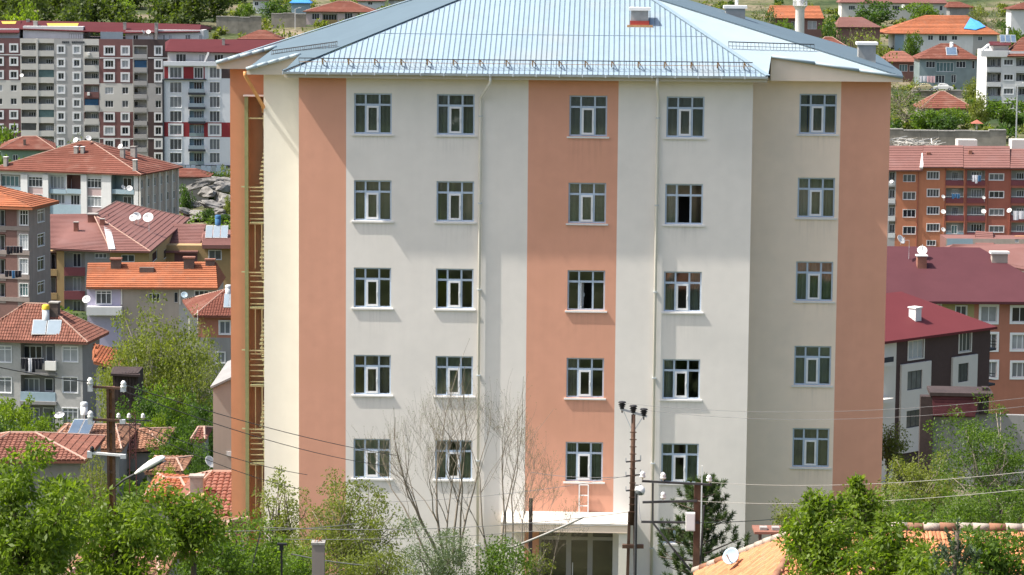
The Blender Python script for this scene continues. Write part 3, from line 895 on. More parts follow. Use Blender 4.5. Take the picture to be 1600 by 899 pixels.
M['grey_plain'] = mat('grey_cement_render', (0.27, 0.265, 0.26), 0.92, 0.12, 0.8, streak=0.4)
M['white_wall'] = mat('white_wall_render', (0.66, 0.665, 0.66), 0.9, 0.06, 0.8, streak=0.3)
M['blue_white'] = mat('cool_white_cladding', (0.65, 0.675, 0.71), 0.85, 0.04, 0.8)
M['navy'] = mat('dark_navy_trim', (0.035, 0.04, 0.05), 0.7, 0.08)
M['blood'] = mat('dark_red_panel', (0.25, 0.028, 0.034), 0.7, 0.08, 0.6)
M['pink_panel'] = mat('pale_pink_panel', (0.47, 0.36, 0.355), 0.9, 0.05)
M['pink_wall'] = mat('pale_pink_render', (0.56, 0.45, 0.43), 0.9, 0.06, 0.8, streak=0.3)
M['blue_parapet'] = mat('pale_blue_parapet', (0.30, 0.40, 0.46), 0.85, 0.06)
M['taupe_wall'] = mat('taupe_render', (0.42, 0.36, 0.31), 0.9, 0.08, 0.8, streak=0.3)
M['brick_brown'] = mat('brown_brick_wall', (0.20, 0.115, 0.10), 0.9, 0.1, 5)
M['grey_brown'] = mat('grey_brown_render', (0.29, 0.245, 0.225), 0.9, 0.1, 0.9, streak=0.4)
M['ochre'] = mat('ochre_render', (0.38, 0.265, 0.13), 0.9, 0.08, 0.8, streak=0.3)
M['olive'] = mat('olive_yellow_render', (0.36, 0.31, 0.145), 0.9, 0.06)
M['maroon_par'] = mat('maroon_parapet', (0.20, 0.065, 0.075), 0.9, 0.08)
M['lilac'] = mat('lilac_render', (0.46, 0.43, 0.55), 0.9, 0.06, 0.8, streak=0.3)
M['brick_white'] = mat('pale_grey_brick', (0.43, 0.425, 0.41), 0.9, 0.1, 4, 0.3, 12)
M['brick_red'] = mat('brick_red_render', (0.34, 0.12, 0.085), 0.9, 0.07, 0.8, streak=0.3)
M['rust_wall'] = mat('rust_orange_render', (0.50, 0.20, 0.11), 0.9, 0.07, 0.8, streak=0.3)
M['terracotta'] = mat('terracotta_render', (0.42, 0.18, 0.12), 0.9, 0.07, 0.8, streak=0.3)
M['umber'] = mat('umber_render', (0.075, 0.05, 0.047), 0.9, 0.08)
M['green_wall'] = mat('faded_green_render', (0.20, 0.29, 0.21), 0.9, 0.1, 0.8)
M['dark_wood'] = mat('dark_weathered_timber', (0.05, 0.035, 0.033), 0.85, 0.25, 4)
M['red_timber'] = mat('dark_red_sheet_cladding', (0.10, 0.03, 0.035), 0.8, 0.2, 3)
M['stone'] = mat('weathered_rock', (0.20, 0.192, 0.178), 0.95, 0.35, 1.2, 1.0, 2.5, dirt=((0.07, 0.068, 0.062), 0.8, 0.9))
M['stone_wall'] = mat('old_stone_wall', (0.30, 0.275, 0.23), 0.95, 0.25, 0.7, 0.5, 4, dirt=((0.15, 0.135, 0.11), 0.4, 0.6))
M['tarp'] = mat('bright_blue_tarpaulin', (0.07, 0.30, 0.72), 0.6, 0.12, 1.5)
M['yellow'] = mat('yellow_roof_patch', (0.52, 0.36, 0.07), 0.8, 0.1)
M['yellow_paint'] = mat('yellow_tank_cap', (0.72, 0.50, 0.04), 0.6, 0.06)
M['dish'] = mat('satellite_dish_white', (0.62, 0.62, 0.60), 0.5, 0.04)
M['dish_blue'] = mat('satellite_dish_pale_blue', (0.34, 0.44, 0.50), 0.5, 0.05)
M['collector'] = mat('solar_collector_glass', (0.25, 0.31, 0.36), 0.2, 0.08, 2, spec=0.5)
M['collector_dk'] = mat('dark_solar_collector', (0.10, 0.15, 0.22), 0.2, 0.15, 2, spec=0.5)
M['zinc'] = mat('galvanised_steel', (0.50, 0.52, 0.53), 0.45, 0.08, 4, spec=0.5)
M['brick'] = mat('chimney_brick', (0.26, 0.12, 0.085), 0.9, 0.2, 6)
M['soot'] = mat('sooty_chimney', (0.13, 0.10, 0.085), 0.9, 0.2, 5)
M['cloth_dark'] = mat('dark_laundry', (0.02, 0.02, 0.026), 0.95, 0.2, 6)
M['cloth_blue'] = mat('blue_laundry', (0.05, 0.14, 0.27), 0.95, 0.15, 6)
M['cloth_white'] = mat('white_laundry', (0.72, 0.71, 0.75), 0.95, 0.1, 6)
M['cloth_pink'] = mat('pink_laundry', (0.62, 0.40, 0.42), 0.95, 0.1, 6)
M['cloth_teal'] = mat('teal_blind', (0.25, 0.45, 0.40), 0.9, 0.1, 6)
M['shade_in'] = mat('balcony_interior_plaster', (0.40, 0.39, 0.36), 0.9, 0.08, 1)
M['teal_wall'] = mat('grey_teal_glazing', (0.22, 0.28, 0.29), 0.35, 0.15, 0.7, spec=0.4)

_win_cache = {}
def win_meshes(w, h, cols, tr, case, frame, glass, dp):
    k = (w, h, cols, tr, case, frame, glass, dp)
    if k in _win_cache: return _win_cache[k]
    f = min(0.07, w * .09)
    mb = MB()
    mb.box(0, f, -.03, .03, 0, h); mb.box(w - f, w, -.03, .03, 0, h)
    mb.box(f, w - f, -.03, .03, 0, f); mb.box(f, w - f, -.03, .03, h - f, h)
    for i in range(1, cols):
        x = w * i / cols; mb.box(x - f * .5, x + f * .5, -.027, .027, f, h - f)
    if tr: mb.box(f, w - f, -.024, .024, h * (1 - tr) - f * .5, h * (1 - tr) + f * .5)
    if case:
        y0, y1 = -dp - .06, -dp - .003
        mb.box(-case, 0, y0, y1, -case, h + case); mb.box(w, w + case, y0, y1, -case, h + case)
        mb.box(0, w, y0, y1, -case, 0); mb.box(0, w, y0, y1, h, h + case)
    fr = mb.mesh('window', M[frame])
    pb = MB(); pb.box(f * .5, w - f * .5, -.008, .008, f * .5, h - f * .5)
    _win_cache[k] = (fr, pb.mesh('pane', M[glass]))
    return _win_cache[k]

def face_mi(s, name):
    m = M[name]
    if m not in s.mats: s.mats.append(m)
    return s.mats.index(m)
def face_rect(s, px0, py0, px1, py1, d=0.0):
    ym = (py0 + py1) / 2; xm = (px0 + px1) / 2
    return s.L(px0, ym, d)[0], s.L(xm, py1, d)[1], s.L(px1, ym, d)[0], s.L(xm, py0, d)[1]
def face_zone(s, px0, py0, px1, py1, name):
    u0, z0, u1, z1 = s.rect(px0, py0, px1, py1); s.zones.append((u0, z0, u1, z1, s.mi(name)))
_gl = random.Random(5)
def face_win(s, px0, py0, px1, py1, cols=2, case=0.0, glass=None, frame='pvc', tr=0.0, d0=None, rec=0.15, parent=None):
    u0, z0, u1, z1 = s.rect(px0, py0, px1, py1, d0 or 0.0)
    w = max(.3, round(u1 - u0, 1)); h = max(.3, round(z1 - z0, 1)); uc = (u0 + u1) / 2; zc = (z0 + z1) / 2
    if glass is None: glass = _gl.choices(['glass_dark', 'glass_mid', 'glass_pale'], [.55, .33, .12])[0]
    dp = rec * .6
    fr, pa = win_meshes(w, h, cols, tr, case, frame, glass, round(dp, 3))
    if d0 is None:
        s.holes.append((uc - w / 2, zc - h / 2, uc + w / 2, zc + h / 2, rec, None)); d = dp
    else: d = d0 - .05
    o = link('window', fr, s.root, (uc - w / 2, d, zc - h / 2)); s.put(o)
    link('pane', pa, o)
    return o
def face_box(s, px0, py0, px1, py1, d0, d1, m, name, parent=None):
    u0, z0, u1, z1 = s.rect(px0, py0, px1, py1, min(d0, d1))
    mb = MB(); mb.box(u0, u1, d0, d1, z0, z1)
    return s.obj(mb, name, M[m] if isinstance(m, str) else m)
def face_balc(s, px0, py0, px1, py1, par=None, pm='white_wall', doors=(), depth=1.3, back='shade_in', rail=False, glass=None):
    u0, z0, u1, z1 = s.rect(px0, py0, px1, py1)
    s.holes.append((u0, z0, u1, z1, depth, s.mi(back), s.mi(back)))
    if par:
        zt = s.L((px0 + px1) / 2, par)[1]
        mb = MB(); mb.box(u0 - .03, u1 + .03, -.05, .09, z0 - .02, zt); s.obj(mb, 'balcony_parapet', M[pm])
        if rail:
            mb = MB(); mb.box(u0, u1, -.03, .0, zt + .18, zt + .24); s.obj(mb, 'rail', M['pvc'])
    for d in doors:
        s.win(d[0], d[1], d[2], d[3], d[4] if len(d) > 4 else 2, d0=depth, glass=glass)
def face_wall(s, u0, u1, z0, z1, m):
    base = s.mi(m)
    mb = MB(); wall_grid(mb, u0, u1, z0, z1, s.holes, s.zones, base)
    return s.obj(mb, 'wall', s.mats)
Face.mi = face_mi; Face.rect = face_rect; Face.zone = face_zone; Face.win = face_win; Face.box = face_box; Face.balc = face_balc; Face.wall = face_wall

def lerp(a, b, t): return a + (b - a) * t

class Bld:
    def __init__(s, name, label, cat, px, py, Y, a=0.0, group=None, sink=1.0, base=None):
        O = P(px, py, Y); O.z = (T(O.x, O.y) - sink) if base is None else base
        s.th = -R(a); s.root = empty(name, O, s.th)
        tag(s.root, label, cat, group)
        s.O = O; s.f = Face(s.root, O, s.th); s.roofs = []; s.depth = 10
    def side(s, u0, right=True):
        if right:
            th = s.th + math.pi / 2; return Face(s.root, s.f.W(u0, 0, 0), th, (u0, 0, 0), math.pi / 2)
        th = s.th - math.pi / 2; return Face(s.root, s.f.W(u0, 0, 0), th, (u0, 0, 0), -math.pi / 2)
    def shell(s, u0, u1, d1, z1, m, d0=0.0, left=True, right=True):
        mb = MB()
        if left: mb.poly([(u0, d0, 0), (u0, d1, 0), (u0, d1, z1), (u0, d0, z1)])
        if right: mb.poly([(u1, d0, 0), (u1, d1, 0), (u1, d1, z1), (u1, d0, z1)])
        mb.poly([(u0, d1, 0), (u1, d1, 0), (u1, d1, z1), (u0, d1, z1)])
        mb.poly([(u0, d0, z1 - .05), (u1, d0, z1 - .05), (u1, d1, z1 - .05), (u0, d1, z1 - .05)])
        return mb.obj('wall', M[m], s.root)
    def roof(s, c, rdg, m, axis='x', course=0.0, tiles=0.0, cap=None, name='roof', skirt=.16, part=None):
        """c: four eave corners (front-left, front-right, back-right, back-left); rdg: the two ridge ends"""
        c = [Vector(p) for p in c]; r0, r1 = Vector(rdg[0]), Vector(rdg[1])
        if axis == 'x': F = [(c[0], c[1], r1, r0), (c[1], c[2], r1, r1), (c[2], c[3], r0, r1), (c[3], c[0], r0, r0)]
        else: F = [(c[0], c[1], r0, r0), (c[1], c[2], r1, r0), (c[2], c[3], r1, r1), (c[3], c[0], r0, r1)]
        mb = MB(); tb = MB()
        for (a, b, tb_, ta) in F:
            nrm = (b - a).cross((ta + tb_) / 2 - a)
            if nrm.length < 1e-6: continue
            nrm.normalize()
            if nrm.z < 0: nrm = -nrm
            mb.poly([a, b, tb_] + ([ta] if (ta - tb_).length > 1e-4 else []))
            ln = (((ta + tb_) - (a + b)) / 2).length
            e = (b - a).normalized()
            if course:
                n = max(2, int(ln / course)); lf = nrm * .07; l0 = nrm * .012
                for i in range(n):
                    t0, t1 = i / n, (i + 1) / n
                    p0, p1, p2, p3 = a.lerp(ta, t0), b.lerp(tb_, t0), b.lerp(tb_, t1), a.lerp(ta, t1)
                    tb.poly([p0 + lf, p1 + lf, p2 + l0, p3 + l0]); tb.poly([p0, p1, p1 + lf, p0 + lf])
            elif tiles:
                # single curved tiles laid in courses
                n = max(2, int(ln / (tiles * 1.35)))
                up = ((ta + tb_) / 2 - (a + b) / 2); up = (up - e * up.dot(e)); h = up.length; up.normalize()
                for i in range(n):
                    t0, t1 = i / n, min(1, (i + 1.12) / n)
                    p0, p1 = a.lerp(ta, t0), b.lerp(tb_, t0)
                    q0, q1 = a.lerp(ta, (i + 1) / n), b.lerp(tb_, (i + 1) / n)
                    ua0, ua1 = (p0 - a).dot(e), (p1 - a).dot(e); ub0, ub1 = (q0 - a).dot(e), (q1 - a).dot(e)
                    lo, hi = min(ua0, ub0), max(ua1, ub1)
                    lo = max(ua0, ub0) * .5 + lo * .5; hi = min(ua1, ub1) * .5 + hi * .5
                    k = int(lo / tiles)
                    while k * tiles < hi - .03:
                        u = k * tiles + rng.uniform(-.008, .008); k += 1
                        if u < lo - tiles * .4: continue
                        z_ = rng.uniform(0, .014)
                        b0 = a + e * u + up * (h * t0) + nrm * (.05 + z_); b1 = a + e * u + up * (h * t1) + nrm * (.008 + z_)
                        wv = e * tiles * .5; am = nrm * tiles * .14
                        tb.add([b0 - nrm * .02, b0 + wv * .55 + am, b0 + wv * 1.45 + am, b0 + wv * 2 * .97 - nrm * .02,
                                b1 - nrm * .01, b1 + wv * .55 + am, b1 + wv * 1.45 + am, b1 + wv * 2 * .97 - nrm * .01],
                               [(0, 1, 5, 4), (1, 2, 6, 5), (2, 3, 7, 6), (0, 3, 2, 1)])
        d = Vector((0, 0, -skirt))
        for p, q in zip(c, c[1:] + c[:1]): mb.poly([p, p + d, q + d, q])
        mb.poly([p + d for p in c][::-1])
        ro = mb.obj(name, M[m], s.root)
        s.roofs.append(mb)
        if tb.v:
            t = tb.obj('roof_tiles', M[m], ro); t['kind'] = 'stuff'
        if cap:
            for p, q in ((r0, r1), (c[0], r0), (c[1], r1 if axis == 'x' else r0), (c[2], r1), (c[3], r0 if axis == 'x' else r1)):
                if (p - q).length < .3: continue
                g = MB(); g.tube([p + Vector((0, 0, .03)), q + Vector((0, 0, .03))], .085, 5); g.obj('ridge_cap', M[cap], ro)
        return ro
    def bvh(s):
        vs = []; fs = []
        mw = Matrix.Translation(s.O) @ Matrix.Rotation(s.th, 4, 'Z')
        for mb in s.roofs:
            o = len(vs); vs += [mw @ Vector(v) for v in mb.v]
            for f in mb.f:
                for k in range(1, len(f) - 1): fs.append((f[0] + o, f[k] + o, f[k + 1] + o))
        return BVHTree.FromPolygons(vs, fs)
    def hit(s, px, py):
        h = s.bvh().ray_cast(CAM, ray(px, py).normalized())
        return h[0]
    def local(s, w):
        d = Vector(w) - s.O
        return Vector((d.dot(s.f.ex), d.dot(s.f.ey), d.z))
    def chimney(s, px0, py0, px1, py1, m='brick', cap=True, capm='concrete', deep=1.0):
        w = s.hit((px0 + px1) / 2, py1)
        if w is None: return None
        p = s.local(w); sc = (w - CAM).dot(fwd) / FPX
        wd = (px1 - px0) * sc; h = (py1 - py0) * sc
        mb = MB(); mb.box(p.x - wd / 2, p.x + wd / 2, p.y, p.y + wd * deep, p.z - .6, p.z + h)
        c = mb.obj('chimney', M[m], s.root)
        if cap:
            mb = MB(); mb.box(p.x - wd * .6, p.x + wd * .6, p.y - wd * .1, p.y + wd * (deep + .1), p.z + h + .002, p.z + h + wd * .14); mb.obj('chimney_cap', M[capm], c)
        return c

def dish(px, py, rpx, foot, label, m='dish', az=None, group='satellite dishes on the roofs', tilt=35):
    """px,py centre and radius in the picture; foot = world point the mast stands on"""
    Y = foot.y; c = P(px, py, Y - .3); r = rpx * Y / FPX * .88
    o = empty('satellite_dish', foot); tag(o, label, 'satellite dish', group)
    mb = MB(); n = 5
    prof = [(r * k / n, r * .28 * (k / n) ** 2) for k in range(n + 1)]
    mb.lathe([(max(a, .001), b) for a, b in prof] + [(r * 1.01, r * .26)] + [(max(a, .001), b - .03) for a, b in prof[::-1]], 20)
    az_ = rng.uniform(-40, 25) if az is None else az
    aim = Vector((math.sin(R(az_)) * math.cos(R(tilt)), -math.cos(R(az_)) * math.cos(R(tilt)), math.sin(R(tilt))))
    b = mb.obj('reflector', M[m], o, True)
    rel = c - foot
    b.rotation_euler = aim.to_track_quat('Z', 'Y').to_euler(); b.location = rel - aim * r * .2
    mb = MB(); mb.tube([rel - aim * r * .2 + Vector((0, 0, -r * .9)), rel + aim * r * 1.0 + Vector((0, 0, -r * .25))], max(.02, r * .035), 5); 
    mb.box(rel.x + aim.x * r - r * .08, rel.x + aim.x * r + r * .08, rel.y + aim.y * r - r * .1, rel.y + aim.y * r + r * .1, rel.z + aim.z * r - r * .3, rel.z + aim.z * r - r * .14)
    mb.obj('feed_arm', M['zinc'], o)
    mb = MB(); mb.tube([(0, 0, -.15), (0, 0, max(.1, rel.z - r * .2)), rel - aim * r * .22], max(.025, r * .05), 6); mb.obj('mast', M['zinc'], o)
    return o
# ------------------------------------------------------------------ left: the two towers
def tower_left():
    b = Bld('apartment_tower', 'long maroon, cream and grey apartment tower with dark red roof at upper left', 'building', 130, 250, 560, 0)
    f = b.f; U = lambda px: f.L(px, 150)[0]
    zt = f.L(130, 61)[1]
    f.mi('tower_grey')
    f.zone(-30, 40, 32.5, 300, 'tower_maroon'); f.zone(-30, 125.5, 32.5, 170, 'tower_cream')
    f.zone(32.5, 40, 85.5, 300, 'tower_cream')
    f.zone(131, 40, 155.5, 300, 'tower_cream'); f.zone(131, 132, 155.5, 174, 'tower_brown'); f.zone(131, 176, 155.5, 190, 'tower_brown')
    f.zone(155.5, 40, 208, 300, 'tower_brown'); f.zone(155.5, 130.5, 208, 175, 'tower_cream')
    f.zone(208, 40, 231, 300, 'shade_in'); f.zone(231, 40, 262, 300, 'tower_dark'); f.zone(231, 130.5, 262, 175, 'tower_grey')  # right column repeats the banding darker: a shaded side put into colour
    f.zone(208, 40, 231, 71, 'tower_dark'); f.zone(208, 190, 231, 196, 'tower_dark')
    for i in range(9):
        y = 69 + 20.85 * i
        mid = i in (3, 4)
        for x0, x1 in ((-6, 4), (16.5, 26.5)):
            f.win(x0, y + 1.5, x1, y + 11, 2, 0 if mid else .28)
        if i < 8:
            f.balc(33.5, y - 1.5, 57, y + 19, y + 9.8, 'tower_cream', [(45, y + 1.5, 56, y + 9, 3)], 1.6)
            f.balc(60, y - 1.5, 84.5, y + 19, y + 10.3, 'tower_cream', [(72, y + 2.5, 83, y + 10, 3)], 1.6)
        f.win(91, y + 3.5, 100, y + 13.5, 2, .28); f.win(115.5, y + 4, 124.5, y + 14, 2, .28)
        if i < 8:
            bl = i == 4
            f.balc(132, y + 2, 154.5, y + 21, y + 12.5, 'tower_cream' if i != 3 else 'tower_brown', [(143, y + 4, 153, y + 12, 3)], 1.5)
            if i in (2, 5): f.box(60.4, y - 1, 84, y + 10, .1, .16, 'glass_teal', 'balcony_glazing')
            if i == 6: f.box(34, y - 1, 56.6, y + 9.6, .1, .16, 'glass_mid', 'balcony_glazing')
            if i in (0, 3): f.box(136, y + 13, 140, y + 18, -.5, -.06, 'white_paint', 'air_conditioner')
            if bl: f.box(132.3, y + 3, 154, y + 12.3, .1, .16, 'glass_blue', 'balcony_glazing')
        for x0, x1 in ((164.5, 177), (191, 200.5)):
            f.win(x0, y + 5, x1, y + 15.5, 3 if x0 < 180 else 2, .0 if mid else .3)
        f.win(243, y + 5, 252, y + 16, 2, 0 if mid else .28)
        if i < 8:
            f.balc(209.5, y + 4, 229.5, y + 22.5, y + 16, 'tower_grey', [(210.5, y + 6, 216, y + 14, 1)], 1.2)
            if i == 1: f.box(210, y + 5, 229, y + 15.8, .1, .16, 'glass_blue', 'balcony_glazing')
    f.wall(U(-30), U(262), 0, zt, 'tower_grey')
    for y in (90, 216):
        f.box(155.5, y, 208, y + 1.6, -.06, -.004, 'white_wall', 'band'); f.box(231, y, 262, y + 1.6, -.06, -.004, 'white_wall', 'band')
    f.box(-30, 85, 32.5, 86.5, -.06, -.004, 'white_wall', 'band')
    # piers between the balconies
    f.box(57, 61, 60, 240, -.12, -.004, 'tower_cream', 'pier')
    b.shell(U(-30), U(262), 16, zt, 'tower_dark')
    # stepped attic storey
    pd = 2.6
    for x0, x1, y0 in ((-30, 30, 46), (36, 130, 42), (196, 240, 48), (246, 318, 46)):
        mb = MB(); mb.box(f.L(x0, 60, pd)[0], f.L(x1, 60, pd)[0], pd, 12, zt - .1, f.L(150, y0, pd)[1])
        mb.obj('attic_wall', M['white_wall'], b.root)
    for x0, x1 in ((208, 216), (255, 257.5), (263, 269), (290, 293), (294, 297), (311, 316)):
        f.win(x0, 55, x1, 62, 2, d0=pd)
    mb = MB(); u0 = f.L(131, 60, .8)[0]; 
    mb.box(f.L(108, 60, .3)[0], f.L(154, 60, .3)[0], .25, .3, zt + .9, zt + .97)
    k = f.L(108, 60, .3)[0]
    while k < f.L(154, 60, .3)[0]: mb.box(k, k + .04, .25, .3, zt, zt + .92); k += .45
    mb.obj('terrace_railing', M['dark_steel'], b.root)
    f.box(157, 50, 192, 64, 1.6, 1.8, 'collector', 'terrace_screen')
    def R3(px, py, d): u, z = f.L(px, py, d); return Vector((u, d, z))
    b.roof([R3(-30, 51, 1.4), R3(30, 51, 1.4), R3(30, 40, 12), R3(-30, 40, 12)], [R3(-30, 31, 7), R3(33, 32.5, 7)], 'roof_maroon')
    b.roof([R3(30, 45.5, 2.2), R3(196, 51.5, 2.2), R3(330, 49, 14), R3(30, 40, 14)], [R3(30, 32, 8), R3(306, 38, 8)], 'roof_maroon')
    b.roof([R3(193, 51.5, 1.6), R3(312, 49.5, 2.2), R3(332, 44, 14), R3(193, 45, 14)], [R3(200, 36, 8), R3(314, 38.5, 8)], 'roof_maroon')
    for x0, x1, y0, y1 in ((4, 24, 34, 38), (75, 121, 37, 41.5)):
        pts = [b.hit(x, y) for x, y in ((x0, y1), (x1, y1), (x1 + 2, y0), (x0 - 2, y0))]
        if all(pts):
            mb = MB(); mb.poly([b.local(p) + Vector((0, -.04, .06)) for p in pts]); mb.obj('roof_patch', M['yellow'], b.root)
    for q in ((52, 34, 58, 41), (41, 31, 46, 35), (192.5, 36, 197, 47), (241.5, 37, 246.5, 50)): b.chimney(*q, 'concrete')
    mb = MB(); mb.box(f.L(241.5, 50, 1)[0], f.L(246, 50, 1)[0], .9, 1.6, zt - 1, f.L(243, 45, 1)[1]); mb.obj('chimney', M['concrete'], b.root)
    # dark sign letters over the grey bay (too worn to read in the photo)
    u = f.L(97, 67)[0]; z = f.L(110, 68)[1]
    mb = MB(); r = random.Random(3)
    for i in range(12):
        if i in (4,): u += .45; continue
        mb.box(u, u + .1, -.05, -.004, z, z + .42); mb.box(u + .1, u + .3, -.05, -.004, z + r.choice([0, .17, .33]), z + r.choice([0, .17, .33]) + .09) if False else None
        mb.box(u + .16, u + .26, -.05, -.004, z, z + .42); u += .36
    mb.obj('lettering', M['navy'], b.root)['kind'] = 'stuff'
    return b
TL = tower_left()

def tower_white():
    b = Bld('white_apartment_block', 'white and red apartment block with dark red roof, partly behind the main building', 'building', 256, 262, 536, 0)
    f = b.f; U = lambda px: f.L(px, 180)[0]
    zt = f.L(300, 97)[1]
    f.mi('blue_white')
    f.zone(256.5, 104.5, 320, 123, 'blood'); f.zone(342, 104.5, 420, 123, 'tower_dark')
    f.zone(256.5, 191.5, 420, 214.5, 'blood')
    rows = [(105.5, 122), (128.5, 145.5), (151.5, 168), (174, 190.5), (195.5, 211), (217.5, 234), (239, 255)]
    for i, (y0, y1) in enumerate(rows):
        c = .3 if i in (0, 4) else .08
        f.win(265.5, y0, 284, y1, 3, c, frame='pvc', glass='glass_mid'); f.win(327.5, y0, 343.5, y1, 3, c, glass='glass_mid')
        f.win(349, y0, 362, y1, 3, 0.08, glass='glass_mid') if i == 99 else None
        if i == 0: f.win(303.5, y0 + .5, 317, y1 + .5, 3, .1)
        else:
            f.balc(296, y0 - .5, 318.5, y1 + 2.5, y1 - 3, 'teal_wall', [(303, y0, 315.5, y1, 3)], 1.0, back='blue_parapet')
            if i in (1, 2, 3, 5): f.box(294, y1 - .5, 320, y1 + 3, -.9, -.06, 'navy', 'balcony_slab')
            if i in (1, 2, 3, 5): f.box(294.5, y1 - 6.5, 319.5, y1 - .6, -.88, -.82, 'collector', 'balcony_glass')
    f.wall(U(256), U(420), 0, zt, 'blue_white')
    f.box(253.8, 124, 256.3, 258, -.3, .4, 'navy', 'trim'); f.box(256.3, 123.2, 322, 125.2, -.5, -.004, 'navy', 'trim')
    f.box(254, 258.5, 420, 262, -.4, -.004, 'navy', 'trim')
    f.box(255, 96.5, 346, 103.2, -.5, -.004, 'blue_white', 'cornice')
    b.shell(U(256), U(420), 16, zt, 'tower_dark')
    pd = 1.8
    mb = MB(); mb.box(f.L(262, 90, pd)[0], f.L(371, 90, pd)[0], pd, 13, zt - .2, f.L(300, 79, pd)[1]); mb.obj('attic_wall', M['white_wall'], b.root)
    f.win(275, 84.5, 291, 97, 3, d0=pd); f.win(310, 85, 320, 97, 2, d0=pd); f.win(335, 85.5, 349, 97, 3, d0=pd)
    def R3(px, py, d): u, z = f.L(px, py, d); return Vector((u, d, z))
    b.roof([R3(258, 80, .8), R3(440, 83.5, .8), R3(440, 66, 14), R3(258, 66, 14)], [R3(266, 61, 8), R3(440, 62.5, 8)], 'roof_maroon')
    b.chimney(347, 61, 351, 71, 'concrete')
    mb = MB(); mb.bar(R3(320, 97, 1.0), R3(326, 82, .9), .35, .35); mb.obj('stair_wall', M['white_wall'], b.root)
    # blue hoarding at its foot
    o = empty('site_hoarding', P(282, 275, 500)); tag(o, 'teal blue sheet hoarding at the foot of the white and red block', 'fence')
    O = P(282, 275, 500)
    for i in range(9):
        w = 500 / FPX * 8; mb = MB(); mb.box(i * w + .04, (i + 1) * w - .04, 0, .08, -3, P(300, 259 , 500).z - O.z + rng.uniform(-.1, .1)); mb.obj('sheet', M['blue_parapet'] if i % 3 else M['teal_wall'], o)
    return b
TW = tower_white()

# small red-roofed house left of the towers' foot
def R3f(f): return lambda px, py, d=0.0: (lambda q: Vector((q[0], d, q[1])))(f.L(px, py, d))
b = Bld('red_roofed_house', 'green walled house with small red hip roof and black flue, below the maroon tower', 'house', 42, 260, 490, 0)
f = b.f; Q = R3f(f)
f.win(20, 242, 28, 252); f.win(50, 242, 58, 252)
f.wall(f.L(1, 245)[0], f.L(82, 245)[0], 0, f.L(40, 234)[1], 'green_wall'); b.shell(f.L(1, 245)[0], f.L(82, 245)[0], 9, f.L(40, 234)[1], 'green_wall')
b.roof([Q(-1, 233, -.6), Q(88, 234.5, -.6), Q(86, 224, 9.5), Q(3, 224, 9.5)], [Q(36, 213.5, 4.5), Q(57, 213, 4.5)], 'tile_salmon', course=.5, cap='ridge_pale')
b.chimney(36.5, 218, 40, 228, 'soot', False)

